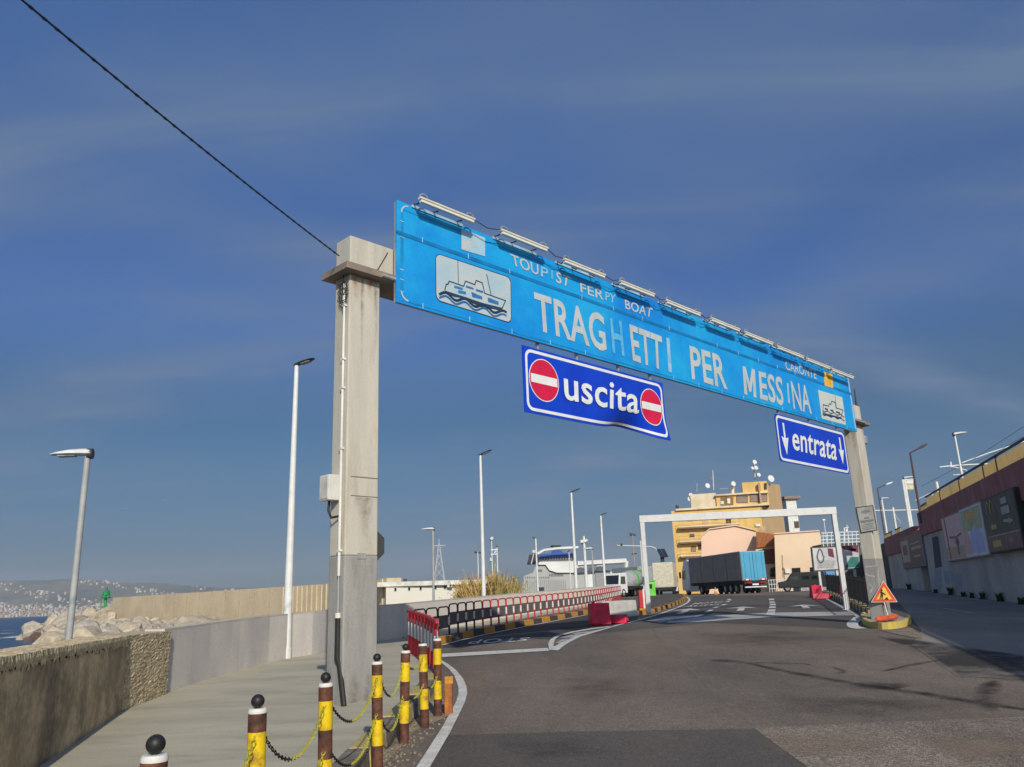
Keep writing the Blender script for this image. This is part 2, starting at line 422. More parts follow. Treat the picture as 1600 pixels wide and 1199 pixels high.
white_paint = mat('road_paint', (0.76, 0.74, 0.68), 0.8, scale=3.5, col2=(0.58, 0.56, 0.51), fine=0.12, bscale=40, dirt=(0.34, 0.31, 0.27), dirt_amt=0.7, dscale=6)
worn_paint = mat('worn_road_paint', (0.56, 0.54, 0.50), 0.85, scale=1.2, col2=(0.16, 0.15, 0.14), lo=0.34, hi=0.55, fine=0.15, bscale=60, stretch=(0.5, 3, 1))
pillar_paint = mat('cream_pillar_paint', (0.56, 0.525, 0.445), 0.8, scale=2.2, col2=(0.47, 0.45, 0.39), stretch=(1.5, 1.5, 0.18), fine=0.03, bump=0.1, bscale=30,
                   dirt=(0.36, 0.29, 0.20), dirt_amt=0.5, dscale=2.2, dstretch=(2, 2, 0.3))
pillar_grey = mat('grey_pillar_plinth', (0.36, 0.35, 0.33), 0.85, scale=2.2, col2=(0.27, 0.265, 0.255), stretch=(1.5, 1.5, 0.25), fine=0.04, bump=0.1, bscale=30, dirt=(0.20, 0.18, 0.15), dirt_amt=0.55, dscale=2.5, dstretch=(2, 2, 0.5))
kerb_orange = mat('kerb_orange', (0.62, 0.30, 0.035), 0.8, scale=4, col2=(0.45, 0.21, 0.04), fine=0.12, bscale=40, rnd=True)
kerb_black = mat('kerb_black', (0.045, 0.04, 0.036), 0.85, scale=4, col2=(0.09, 0.08, 0.07), fine=0.1, bscale=40, rnd=True)
kerb_yellow = mat('kerb_faded_yellow', (0.55, 0.43, 0.10), 0.85, scale=5, col2=(0.42, 0.34, 0.18), fine=0.15, bscale=40, dirt=(0.3, 0.27, 0.2), dirt_amt=0.6, dscale=5, rnd=True)
kerb_dark = mat('kerb_dirty_black', (0.13, 0.11, 0.09), 0.9, scale=5, col2=(0.24, 0.21, 0.17), fine=0.15, bscale=40, rnd=True)
water_m = mat('sea', (0.012, 0.045, 0.12), 0.35, scale=0.08, col2=(0.02, 0.075, 0.13), bump=0.8, bscale=0.9, fine=0.25, spec=0.5, stretch=(1, 2, 1))
earth = mat('ground_earth', (0.16, 0.145, 0.125), 0.95, scale=0.2, col2=(0.11, 0.10, 0.09), fine=0.15, bscale=20)
foam_m = mat('foam', (0.8, 0.82, 0.84), 0.8, fine=0.1, var=0.05)

# ------------------------------------------------------------------ sea, land, road
SEA = -1.4
mb = MB()
# sea: fine near the shore, then one sheet to the horizon
mb.add([(-12000, -300, SEA), (12000, -300, SEA), (12000, 12000, SEA), (-12000, 12000, SEA)], [(0, 1, 2, 3)])
mb.build('sea', water_m, kind='structure')

PW = 0.12
seawall = [(-3.3, 3.0), tuple(gp(60, 1199, PW)[:2]), tuple(gp(190, 1112, PW)[:2])]
pier_a, pier_b = gp(190, 1112, PW), gp(250, 1085, PW)
greywall = [tuple(gp(250, 1086, PW)[:2]), tuple(gp(345, 1055, PW)[:2]), tuple(gp(440, 1030, PW)[:2]), tuple(gp(502, 1021, PW)[:2]),
            tuple(gp(581, 1003, PW)[:2]), tuple(gp(631, 997, PW)[:2])]
greywall2 = [greywall[-1], (-2.2, 31.5), (-0.1, 38.5), (3.4, 47.5), (6.3, 55.5)]
land = [(-3.6, -40)] + [(p[0] - 0.4, p[1]) for p in seawall] + [(p[0] - 0.5, p[1]) for p in greywall] + \
       [(-5.5, 34), (-7, 48), (-10.5, 61.5), (-9, 75), (-6, 100), (8, 120), (8, 210), (60, 400), (900, 400), (900, -40)]
mb = MB(); slab(mb, land, -4.0, -0.03); mb.build('ground', earth, kind='structure')

road_poly = [(-2.3, -30), (-1.5, 3), (-1.45, 8)] + [tuple(gp(*p)[:2]) for p in [(612, 1160), (655, 1124), (682, 1085), (690, 1060)]] + \
            [(-2.6, 24), (-5.2, 25.2), (-4.6, 27.5), (-2.6, 32), (-0.4, 38.6), (3.1, 47.8), (6.0, 55.8), (9, 66), (6, 110), (120, 110), (120, -30)]
mb = MB(); sheet(mb, road_poly, 0.0)
road = mb.build('road', asphalt, kind='structure')
def patch(name, pix, off, m, world=None):
    b = MB()
    if world: sheet(b, world, off)
    else: psheet(b, pix, off)
    return b.build(name, m, road)
# darker new asphalt beside the long kerb, on the lanes ahead, and in the foreground
patch('asphalt_patch', [(690, 1006), (741, 994), (800, 982.5), (873, 966), (927, 957.5), (976, 942), (1000, 952), (996, 968), (958, 979), (905, 986), (868, 1000), (800, 996), (720, 1013), (692, 1012)], 0.004, asphalt_new)
patch('asphalt_patch', [(870, 983), (1000, 969), (1075, 943), (1085, 932), (1240, 929), (1290, 934), (1340, 966), (1338, 984), (1240, 978), (1110, 973), (1000, 984), (930, 990)], 0.004, asphalt_lane)
patch('asphalt_patch', [(640, 1210), (700, 1149), (900, 1143), (1178, 1139), (1285, 1215)], 0.004, asphalt_lane)
patch('asphalt_patch', [(1178, 1138), (1300, 1132), (1600, 1120), (1640, 1118), (1680, 1230), (1262, 1199)], 0.004, asphalt_worn)
patch('side_road_surface', [(1400, 917), (1425, 921), (1466, 926), (1600, 945), (1760, 965), (1760, 1072), (1600, 1062), (1495, 1056), (1425, 1008), (1440, 985), (1395, 930)], 0.004, asphalt_right)
def ground_mark(pix, off, m, inner=0.6, name='shadow_dirt_patch'):
    return patch_decal(name, [(p.x, p.y, g(p.y) + off) for p in (gp(*q) for q in pix)], m, road, inner)
road_shadow = decal_mat('road_shadow', (0.05, 0.045, 0.042), 0.9, 0.8)
ground_mark([(1364, 994), (1420, 998), (1530, 1014), (1660, 1032), (1680, 1078), (1600, 1068), (1497, 1060), (1424, 1012)], 0.010, road_shadow, 0.75)  # cast shadow painted onto the side road as a dark patch
brown_dust = decal_mat('brown_dust', (0.34, 0.26, 0.19), 0.6, 0.9); soot = decal_mat('soot', (0.05, 0.045, 0.04), 0.30, 1.2)
ground_mark([(930, 996), (1010, 985), (1060, 1010), (1090, 1050), (1040, 1052), (960, 1030)], 0.006, brown_dust, 0.4)
ground_mark([(690, 1040), (760, 1034), (770, 1080), (740, 1140), (722, 1110), (735, 1075)], 0.006, brown_dust, 0.4)
ground_mark([(880, 1060), (980, 1056), (1010, 1090), (920, 1105), (850, 1088)], 0.007, soot, 0.4)
ground_mark([(1200, 1090), (1420, 1086), (1560, 1104), (1380, 1124), (1220, 1116)], 0.007, soot, 0.4)
ground_mark([(1080, 990), (1240, 984), (1300, 1000), (1190, 1014), (1090, 1008)], 0.007, soot, 0.4)
ground_mark([(1180, 1150), (1330, 1138), (1420, 1160), (1300, 1190), (1200, 1180)], 0.008, brown_dust, 0.4)
ground_mark([(1420, 1150), (1560, 1140), (1640, 1175), (1500, 1199)], 0.008, brown_dust, 0.5)
ground_mark([(760, 1160), (900, 1152), (960, 1180), (820, 1195)], 0.008, soot, 0.4)
# tyre and oil streaks, and a cable shadow painted among them
def streak(pts, w0, w1, off, m):
    q = smooth_path([gp(*p) for p in pts], 2); left, mid, right = [], [], []
    for i, p in enumerate(q):
        d = (q[min(i + 1, len(q) - 1)] - q[max(i - 1, 0)]).normalized(); nr = Vector((-d.y, d.x))
        k = math.sin(math.pi * (i + 0.3) / (len(q) - 0.4)); w = (w0 + (w1 - w0) * k) * 1.9 * random.uniform(0.8, 1.2)
        for lst, o in ((left, w), (mid, 0), (right, -w)): lst.append((p.x + nr.x * o, p.y + nr.y * o, g(p.y) + off))
    return strip_decal('shadow_wear_streak', left, mid, right, m, road)
tyre = decal_mat('tyre_shadow_mark', (0.035, 0.031, 0.028), 0.85, 2.0)  # for the tyre streaks and the painted cable shadow
streak([(1165, 1036), (1230, 1050), (1300, 1063), (1370, 1074), (1440, 1084), (1520, 1098), (1620, 1112)], 0.05, 0.11, 0.009, tyre)  # painted shadow of a cable out of view
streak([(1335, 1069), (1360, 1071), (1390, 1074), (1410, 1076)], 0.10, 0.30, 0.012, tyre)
streak([(1115, 1032), (1140, 1034), (1166, 1035)], 0.05, 0.16, 0.012, tyre)
streak([(1150, 1036), (1200, 1037), (1250, 1037), (1267, 1040)], 0.02, 0.05, 0.010, tyre)
streak([(1300, 1043), (1318, 1048), (1320, 1053), (1305, 1052)], 0.02, 0.05, 0.010, tyre)
streak([(1555, 1064), (1542, 1080), (1540, 1098), (1552, 1112)], 0.04, 0.10, 0.010, tyre)
streak([(1380, 1050), (1420, 1040), (1470, 1032)], 0.03, 0.06, 0.010, tyre)
seam_m = decal_mat('asphalt_seam', (0.30, 0.245, 0.19), 0.6, 1.5)
streak([(1010, 965), (1028, 1000), (1060, 1030), (1085, 1052), (1125, 1090), (1180, 1136)], 0.02, 0.05, 0.006, seam_m)
b = MB(); psheet(b, [(1372, 984), (1400, 985), (1425, 981), (1440, 992), (1440, 999), (1405, 992)], 0.012); b.build('sand_patch', sand_dust, road)

# pavement
edge = [(-1.72, -6), (-1.68, 3), (-1.62, 6.3)] + [tuple(gp(*p)[:2]) for p in [(600, 1160), (640, 1122), (668, 1088), (681, 1062)]] + [(-1.9, 17.5), (-2.65, 24.0)]
pv = edge + [tuple(p) for p in reversed(greywall)] + [tuple(p) for p in reversed(seawall)] + [(-3.0, -6)]
mb = MB(); slab(mb, pv, -0.05, PW)
pavement = mb.build('pavement', pave, kind='structure')
# faded yellow and black kerb stones along it
kerb = None
kroot = T('kerb', 'pavement', 'kerb'); del kroot['label']; del kroot['category']; kroot['kind'] = 'structure'
kerb_pts = path_pts(smooth_path(edge[1:-2] + [edge[-2]], 2), 0.05)
def kerb_run(root, pts, blk, h, w, mats, side=1, start=0, gap=0.012, name='kerb_block'):
    """blocks of blk metres along a path: each is its own part"""
    step = max(1, int(round(blk / 0.05))); i = start; k = 0
    while i + step < len(pts):
        seg = pts[i:i + step + 1:max(1, step // 3)]
        if len(seg) < 2: break
        bm_ = MB(); jz = random.uniform(-0.008, 0.008)
        n = len(seg); vs = []
        for j in range(n):
            d = (seg[min(j + 1, n - 1)] - seg[max(j - 1, 0)]).normalized(); nr = Vector((-d.y, d.x)) * side
            p = seg[j] + d * (gap if j == 0 else (-gap if j == n - 1 else 0)); q = p + nr * w
            z = g(p.y)
            vs += [(p.x, p.y, z - 0.03), (p.x + nr.x * 0.02, p.y + nr.y * 0.02, z + h + jz), (q.x, q.y, z + h + jz), (q.x, q.y, z - 0.03)]
        fs = [(0, 1, 2, 3), (4 * n - 4, 4 * n - 1, 4 * n - 2, 4 * n - 3)]
        for j in range(n - 1):
            a, c = 4 * j, 4 * j + 4
            fs += [(a, c, c + 1, a + 1), (a + 1, c + 1, c + 2, a + 2), (a + 2, c + 2, c + 3, a + 3)]
        bm_.add(vs, fs); bm_.build(name, mats[k % len(mats)], root, bevel=0.012)
        k += 1; i += step
kerb_pts = [p + Vector((0.09, 0)) for p in kerb_pts]
kerb_run(kroot, kerb_pts, 0.95, 0.20, 0.24, [kerb_yellow, kerb_dark], side=1)

# gravelly dirt in the gutter
b = MB(); psheet(b, [(530, 1230), (600, 1165), (648, 1125), (672, 1090), (684, 1066), (690, 1090), (676, 1112), (705, 1117), (650, 1142), (615, 1180), (570, 1230)], 0.006)
b.build('dirt_strip', sand_dust, road)
stone_m = mat('gravel', (0.34, 0.28, 0.2), 0.9, scale=8, col2=(0.18, 0.15, 0.11))
b = MB()
for _ in range(800):
    y = random.uniform(3.5, 13.2); t = (y - 3.5) / 9.7
    x = -1.52 + abs(random.gauss(0, 0.16)) + (0.25 * max(0, t - 0.6)); s = random.uniform(0.004, 0.014)
    b.box((x, y, g(y) + s * 0.5), (s * 2, s * 1.6, s * 1.3), (Vector((1, random.uniform(-1, 1), 0)).normalized(), Vector((0, 1, random.uniform(-.6, .6))).normalized(), Vector((random.uniform(-.5, .5), 0, 1)).normalized()))
b.build('gutter_gravel', stone_m, road, kind='stuff')

# ------------------------------------------------------------------ road markings
mk = T('road_markings', 'x', 'x'); del mk['label']; del mk['category']; mk['kind'] = 'structure'
def marking(name, pix, m=white_paint, off=0.014):
    b = MB(); psheet(b, pix, off); return b.build(name, m, mk)
lft = [(640, 1215), (690, 1138), (712, 1098), (716.5, 1084), (716, 1073), (710, 1056), (702, 1046), (692, 1037.5), (688, 1035)]
rgt = [(662, 1215), (704, 1143), (726, 1098), (730, 1084), (729, 1073), (724, 1061), (713, 1047.5), (701, 1038), (690, 1032)]
b = MB()
for i in range(len(lft) - 1): psheet(b, [lft[i], rgt[i], rgt[i + 1], lft[i + 1]], 0.014)
b.build('edge_line', white_paint, mk)
marking('stop_line', [(690, 1021.5), (690, 1027), (858.5, 1017), (856, 1012.5)])
q = [gp(*p) for p in [(729, 1007.5), (822, 1002.5), (829, 996.5), (738, 1000.5)]]     # the word faces the traffic coming out
b = MB(); v, f = text2d('STOP', 0.01); qm = quadmap(q[0], q[1], q[2], q[3])
b.add([(*(qm(1 - a, c)[:2]), g(qm(1 - a, c).y) + 0.014) for a, c in v], f)
b.build('stop_lettering', white_paint, mk)
# striped nose between the lanes
o_l = [(858, 1015.5), (856.5, 1006), (860, 999), (870, 993), (893, 987), (925, 981.5), (957, 978)]
o_r = [(872, 1016.5), (880, 1010), (890, 1003.5), (907, 995), (930, 988), (950, 982), (968, 977)]
i_l = [(864.5, 1009), (866, 1002), (869, 997.5), (877, 993), (898, 988), (928, 983), (950, 980)]
i_r = [(866.5, 1010), (874, 1006), (885, 1000.5), (901, 993.5), (926, 986.5), (944, 982), (952, 980)]
b = MB()
for i in range(6):
    psheet(b, [o_l[i], i_l[i], i_l[i + 1], o_l[i + 1]], 0.014); psheet(b, [i_r[i], o_r[i], o_r[i + 1], i_r[i + 1]], 0.014)
psheet(b, [o_l[0], o_r[0], i_r[0], i_l[0]], 0.014)
b.build('nose_outline', white_paint, mk)
for a in ([(868, 1005), (876, 1000), (900, 994), (890, 999), (874, 1006)], [(874, 996), (890, 993), (912, 990.5), (903, 993.5), (880, 998)], [(893, 990), (925, 985.5), (934, 984.5), (924, 987.5), (900, 991.5)]):
    marking('nose_stripe', a, worn_paint, 0.015)
def line_px(pts, w, name='lane_line', m=white_paint, off=0.014):
    q = smooth_path([gp(*p) for p in pts], 2); b = MB()
    for i in range(len(q) - 1):
        def nr(j):
            d = (q[min(j + 1, len(q) - 1)] - q[max(j - 1, 0)]).normalized(); return Vector((-d.y, d.x)) * w / 2
        sheet(b, [q[i] + nr(i), q[i + 1] + nr(i + 1), q[i + 1] - nr(i + 1), q[i] - nr(i)], off)
    return b.build(name, m, mk)
line_px([(690, 1009), (741, 995.8), (787, 986.3), (844, 975.2), (900, 964.6), (930, 958.8)], 0.13)
line_px([(958, 979), (1000, 969.5), (1040, 957), (1064, 948), (1078, 940), (1076, 934.5), (1060, 931)], 0.15)
line_px([(1286, 933), (1310, 946), (1332, 957.5), (1342, 965)], 0.16)
line_px([(1342, 965), (1337, 970), (1331, 975), (1334, 981), (1347, 983)], 0.34)
line_px([(1463, 930), (1530, 938), (1600, 947), (1700, 960)], 0.12, m=worn_paint)
line_px([(1470, 950.5), (1500, 955), (1522, 958.5)], 0.12, m=worn_paint)
marking('give_way_band', [(1052, 968), (1110, 962.5), (1200, 957.5), (1328, 955.5), (1336, 961.5), (1200, 964.5), (1105, 971), (1040, 974)], worn_paint)
marking('give_way_band', [(1010, 970.5), (1040, 964), (1092, 961), (1085, 966), (1030, 973)], worn_paint)
for a, c, w in [((1205, 936), (1206, 938.5), .3), ((1206, 940.5), (1207, 942.5), .3), ((1207, 944), (1208, 946.5), .3), ((1207, 948), (1207, 951), .3), ((1206.5, 953), (1205, 956.5), .32), ((1205, 957.5), (1203, 961.5), .34)]:
    line_px([a, ((a[0] + c[0]) / 2, (a[1] + c[1]) / 2), c], w, 'lane_dash', off=0.016)
for a, c in [((1138, 936.5), (1141, 938.5)), ((1136, 941), (1139, 939.5)), ((1128, 946.5), (1134, 944.5)), ((1116, 950.5), (1124, 948)), ((1103, 957.5), (1112, 953.5)), ((1086, 965), (1097, 961))]:
    line_px([a, ((a[0] + c[0]) / 2, (a[1] + c[1]) / 2), c], 0.22, 'lane_dash', off=0.016)
def arrow(px, py, tx, ty, name='lane_arrow'):
    p, t = gp(px, py), gp(tx, ty); d = (t - p); ln = d.length; d.normalize(); n = Vector((-d.y, d.x, 0))
    b = MB(); hw = 0.75
    sheet(b, [p + n * .16, p - n * .16, p + d * ln * .62 - n * .16, p + d * ln * .62 + n * .16], 0.015)
    sheet(b, [p + d * ln * .55 - n * hw, t, p + d * ln * .55 + n * hw, p + d * ln * .70], 0.0155)
    b.build(name, white_paint, mk)
arrow(1062, 959.5, 1078, 951.5); arrow(1156, 955, 1161, 948.5); arrow(1261, 951, 1254, 945.5)
for s, c in (('MOTO', [(1080, 945.2), (1126, 942.2), (1131, 940.2), (1087, 942.6)]), ('AUTO', [(1066, 949.4), (1122, 945.8), (1125, 944.0), (1075, 947.0)])):
    q = [gp(*p) for p in c]; qm = quadmap(q[3], q[2], q[1], q[0]); b = MB(); v, f = text2d(s, 0.02)
    b.add([(*(qm(a, e)[:2]), g(qm(a, e).y) + 0.015) for a, e in v], f); b.build('lane_lettering', white_paint, mk)

# ------------------------------------------------------------------ walls on the sea side
def grid_wall(mb, a, b, z0, z1, th, nu, nv, jit, mi=0):
    a, b = Vector((a[0], a[1], 0)), Vector((b[0], b[1], 0)); d = (b - a); n = Vector((d.y, -d.x, 0)).normalized()
    vs = []
    for i in range(nu + 1):
        for j in range(nv + 1):
            p = a + d * (i / nu); z = z0 + (z1 - z0) * j / nv
            k = random.uniform(-jit, jit)
            vs.append((p.x + n.x * k, p.y + n.y * k, z + (random.uniform(-jit, jit) if 0 < j else 0)))
    fs = [(i * (nv + 1) + j, (i + 1) * (nv + 1) + j, (i + 1) * (nv + 1) + j + 1, i * (nv + 1) + j + 1) for i in range(nu) for j in range(nv)]
    mb.add(vs, fs, mi)
sw = T('seawall', 'old dark stained concrete parapet beside the pavement with a weathered pale top', 'wall', (seawall[1][0], seawall[1][1], PW))
TOPZ = 1.27
b = MB(); wall_strip(b, seawall, lambda p: PW - 1.2, lambda p: TOPZ - 0.13, 0.55); b.build('wall_face', dark_conc, sw)
b = MB()
cap = [Vector(p) for p in path_pts(smooth_path(seawall, 1), 0.025)]
vs = []; NV = 7
for i, p in enumerate(cap):
    d = (cap[min(i + 1, len(cap) - 1)] - cap[max(i - 1, 0)]).normalized(); nr = Vector((-d.y, d.x))
    prof = [(-0.012, -0.13 + random.uniform(-.045, .04)), (-0.022, -0.05), (-0.01, 0.0), (0.12, 0.01), (0.3, 0.008), (0.5, 0.01), (0.6, -0.2)]
    for (o, z) in prof:
        j = random.uniform(-.005, .005); vs.append((p.x + nr.x * (o + j), p.y + nr.y * (o + j), TOPZ + z + random.uniform(-.006, .006)))
b.add(vs, [(i * NV + j, (i + 1) * NV + j, (i + 1) * NV + j + 1, i * NV + j + 1) for i in range(len(cap) - 1) for j in range(NV - 1)])
b.build('weathered_cap', rough_conc, sw, smooth=False)
# rough pier at its end, standing proud of the face
b = MB()
pa, pb = Vector(pier_a[:2]), Vector(pier_b[:2]); pd = (pb - pa).normalized(); pn = Vector((pd.y, -pd.x))
pa2 = pa - pn * 0.05
rows = 60; cols = 14; vs = []
prof = [(pa2 - pn * 0.5), (pa2 + pn * 0.06), (pb + pn * 0.11)]
pts = [prof[0] + (prof[1] - prof[0]) * (i / 14) for i in range(14)] + [prof[1] + (prof[2] - prof[1]) * (i / 36) for i in range(37)]
for p in pts:
    for r in range(rows):
        z = PW - 0.03 + (TOPZ + 0.03 - PW) * r / (rows - 1)
        k = random.gauss(0, .004) + (-.012 if random.random() < .08 else 0); vs.append((p.x + pn.x * k, p.y + pn.y * k, z + random.uniform(-.004, .004)))
b.add(vs, [(i * rows + j, (i + 1) * rows + j, (i + 1) * rows + j + 1, i * rows + j + 1) for i in range(len(pts) - 1) for j in range(rows - 1)])
tp = [vs[i * rows + rows - 1] for i in range(len(pts))]
bk = pb - pn * 0.55
b.add(tp + [(bk.x, bk.y, TOPZ + 0.02)], [tuple(range(len(tp) + 1))])
b.build('pitted_pier', rough_conc, sw)

gw = T('rendered_wall', 'pale grey rendered harbour wall running along the pavement behind the lamp post', 'wall', (greywall[0][0], greywall[0][1], PW))
gpA, gpB = smooth_path(greywall, 1), smooth_path(greywall2, 2); gpts = gpA + gpB[1:]
lit_render = mat('lit_render', (0.78, 0.72, 0.64), 0.9, scale=1.2, col2=(0.70, 0.65, 0.58), stretch=(1, 1, 0.3), fine=0.04, bump=0.1, bscale=25)  # far stretch paler: its sunlight is put into the colour
b = MB(); wall_strip(b, gpB, lambda p: g(p.y) - 1.0, lambda p: max(TOPZ + 0.005, g(p.y) + 1.13), 0.32); b.build('far_wall_body', lit_render, gw)
b = MB(); wall_strip(b, gpA, lambda p: g(p.y) - 1.0, lambda p: max(TOPZ + 0.005, g(p.y) + 1.13), 0.32); b.build('wall_body', grey_render, gw)
cope_m = mat('coping', (0.58, 0.53, 0.44), 0.9, scale=2, col2=(0.48, 0.44, 0.37))
b = MB(); wall_strip(b, gpts, lambda p: max(TOPZ + 0.005, g(p.y) + 1.13) + 0.001, lambda p: max(TOPZ + 0.005, g(p.y) + 1.13) + 0.035, 0.34); b.build('coping', cope_m, gw)

# ------------------------------------------------------------------ the big sign gantry
K = gp(534, 1103, PW)                              # front corner of the near pillar
KX, KY = K.x, K.y
u = Vector((13.27, 13.4, 0)).normalized(); nrm = Vector((u.y, -u.x, 0)); UP = Vector((0, 0, 1))
SP0 = Vector((KX, KY, 0)) + nrm * 0.25             # a point of the sign plane
def on_sign(px, py, out=0.0):
    d = Vector(ray(px, py)); c = Vector(CAM); o = SP0 + nrm * out
    t = (o - c).dot(nrm) / d.dot(nrm); return c + d * t
def on_face(px, py, p0, n):
    d = Vector(ray(px, py)); c = Vector(CAM); t = (Vector(p0) - c).dot(n) / d.dot(n); return c + d * t
def z_at(px, py, p):                               # height seen at pixel row py above ground point p
    return float(CAM[2] + ray(px, py)[2] * p.y)
PW_, PD_ = 0.60, 0.42
ZB0 = z_at(532, 428, K); ZB1 = z_at(535, 368, K)   # slab level, beam top
K2d = on_face(1381, 960, K, nrm); K2 = Vector((K2d.x, K2d.y, 0))
gantry = T('sign_gantry', 'tall cream concrete gantry of two square pillars and a beam over the road', 'gantry', (KX, KY, g(KY) + PW))
ax = (u, nrm, UP)
def pillar(k0, zb, zt, split, name):
    c = Vector((k0.x, k0.y, 0)) + u * PW_ / 2 - nrm * PD_ / 2
    b = MB(); b.box(c + UP * (split + zt) / 2, (PW_, PD_, zt - split), ax)
    p = b.build(name, pillar_paint, gantry, bevel=0.02)
    b = MB(); b.box(c + UP * (zb + split) / 2, (PW_ + 0.006, PD_ + 0.006, split - zb), ax)
    b.build('plinth', pillar_grey, p, bevel=0.02)
    return p
zpl = z_at(534, 868, K)
p1 = pillar(K, g(KY) - 0.1, ZB0 - 0.0, zpl, 'pillar')
p2 = pillar(K2, g(K2.y) + 0.05, ZB0 - 0.0, zpl + 0.1, 'pillar')
LEN = (K2 - Vector((KX, KY, 0))).length
slab_m = mat('slab_edge', (0.30, 0.24, 0.19), 0.85, scale=2, col2=(0.20, 0.16, 0.13), fine=0.08)
b = MB(); b.box(Vector((KX, KY, 0)) + u * (LEN + PW_) / 2 - nrm * (PD_ / 2 - 0.02) + UP * (ZB0 + 0.06), (LEN + PW_ + 0.36, PD_ + 0.34, 0.12), ax); b.build('bearing_slab', slab_m, gantry, bevel=0.01)
b = MB(); b.box(Vector((KX, KY, 0)) + u * (LEN + PW_) / 2 - nrm * PD_ / 2 + UP * ((ZB0 + 0.121 + ZB1) / 2), (LEN + PW_, PD_, ZB1 - ZB0 - 0.121), ax); b.build('beam', pillar_paint, gantry, bevel=0.015)
alu = mat('bare_aluminium', (0.6, 0.6, 0.58), 0.4, metal=0.6, var=0.08)
b = MB(); b.tube([Vector((KX, KY, 0)) + u * 0.5 + nrm * 0.2 + UP * (ZB0 + 0.04), Vector((KX, KY, 0)) + u * (LEN + 0.3) + nrm * 0.2 + UP * (ZB0 + 0.04)], 0.035, 6); b.build('support_rail', alu, gantry)
# cables, conduit, boxes on the near pillar
fl = Vector((KX, KY, 0)) - nrm * 0.10 - u * 0.03   # just off the narrow left face
fr = Vector((KX, KY, 0)) + u * 0.06 + nrm * 0.0
cond = mat('white_conduit', (0.72, 0.71, 0.66), 0.5, var=0.06); blk = mat('black_cable', (0.02, 0.02, 0.02), 0.6)
z = lambda py: z_at(530, py, K)
b = MB(); b.tube([fl + UP * z(440), fl + UP * z(900)], 0.022, 8)
for py in (476, 560, 605, 700, 860): b.box(fl + UP * z(py) + u * 0.01, (0.07, 0.07, 0.03), ax)
b.build('conduit', cond, gantry, smooth=True)
b = MB(); b.tube([fl + UP * z(960), fl + UP * z(1030), fl + u * 0.03 + nrm * 0.02 + UP * z(1040), fl + u * 0.02 + nrm * 0.17 + UP * (g(KY) + PW)], 0.04, 8); b.build('cable_guard', blk, gantry, smooth=True)
b = MB(); b.tube([fl + UP * z(958), fl + UP * z(966)], 0.042, 8); b.build('guard_sleeve', cond, gantry, smooth=True)
b = MB(); b.tube([fl + UP * z(895) , fl + UP * z(960)], 0.010, 6); b.build('bare_cable', alu, gantry)
bc = Vector((KX, KY, 0)) - nrm * 0.27 - u * 0.115
b = MB(); b.box(bc + UP * (z(741) + z(781)) / 2, (0.2, 0.26, z(741) - z(781)), ax)
jb = b.build('junction_box', mat('box_grey', (0.66, 0.65, 0.60), 0.5, var=0.06), gantry, bevel=0.012)
b = MB(); b.box(bc - u * 0.104 + UP * (z(741) + z(781)) / 2, (0.012, 0.22, z(741) - z(781) - 0.05), ax); b.build('box_door', mat('box_door', (0.6, 0.6, 0.56), 0.5), jb, bevel=0.004)
b = MB(); b.tube([bc + UP * z(781), bc + UP * z(795) - nrm * 0.02, bc + nrm * 0.06 + UP * z(808), fl + UP * z(806), fl + UP * z(800)], 0.02, 6); b.build('box_cable', blk, gantry, smooth=True)
wire_dark = mat('wire', (0.05, 0.045, 0.04), 0.6)
def loop(c, r, n=14, ph=0, sq=1.4):
    return [c + nrm * (r * math.cos(ph + 2 * math.pi * i / n)) + UP * (r * sq * math.sin(ph + 2 * math.pi * i / n)) - u * 0.02 * math.sin(3 * i) for i in range(n + 1)]
for (dy, r, ph) in ((455, 0.13, 0), (462, 0.10, 1), (450, 0.08, 2)):
    b = MB(); b.tube(loop(fl + UP * z(dy) - u * 0.03, r, 14, ph), 0.008, 5, cap=False); b.build('cable_coil', wire_dark, gantry)
b = MB(); b.tube([fl + UP * z(412) - u * 0.02, fl - nrm * 0.05 + UP * z(440), fl - nrm * 0.09 + UP * z(470), fl - nrm * 0.04 + UP * z(485), fl + UP * z(440)], 0.009, 5); b.build('hanging_cable', wire_dark, gantry)
b = MB(); e0 = Vector((KX, KY, 0)) + nrm * 0.01
b.tube([e0 - u * 0.05 + UP * z(411), e0 + u * 0.4 + UP * (z(415) - 0.0), e0 + u * 0.55 + UP * (ZB0 + 0.22), e0 + u * 0.75 + UP * (ZB1 - 0.1)], 0.008, 5); b.build('loose_cable', wire_dark, gantry)
# painted joint lines and a small blank plate
jl = mat('joint_line', (0.22, 0.2, 0.17), 0.9)
for py in (744, 774):
    b = MB(); b.box(Vector((KX, KY, 0)) + u * 0.34 + nrm * 0.003 + UP * z(py), (0.5, 0.008, 0.012), ax); b.build('strap', jl, gantry)
b = MB(); b.box(Vector((KX, KY, 0)) + u * 0.3 + nrm * 0.006 + UP * z(869), (0.16, 0.014, 0.09), ax); b.build('blank_plate', pillar_grey, gantry, bevel=0.003)
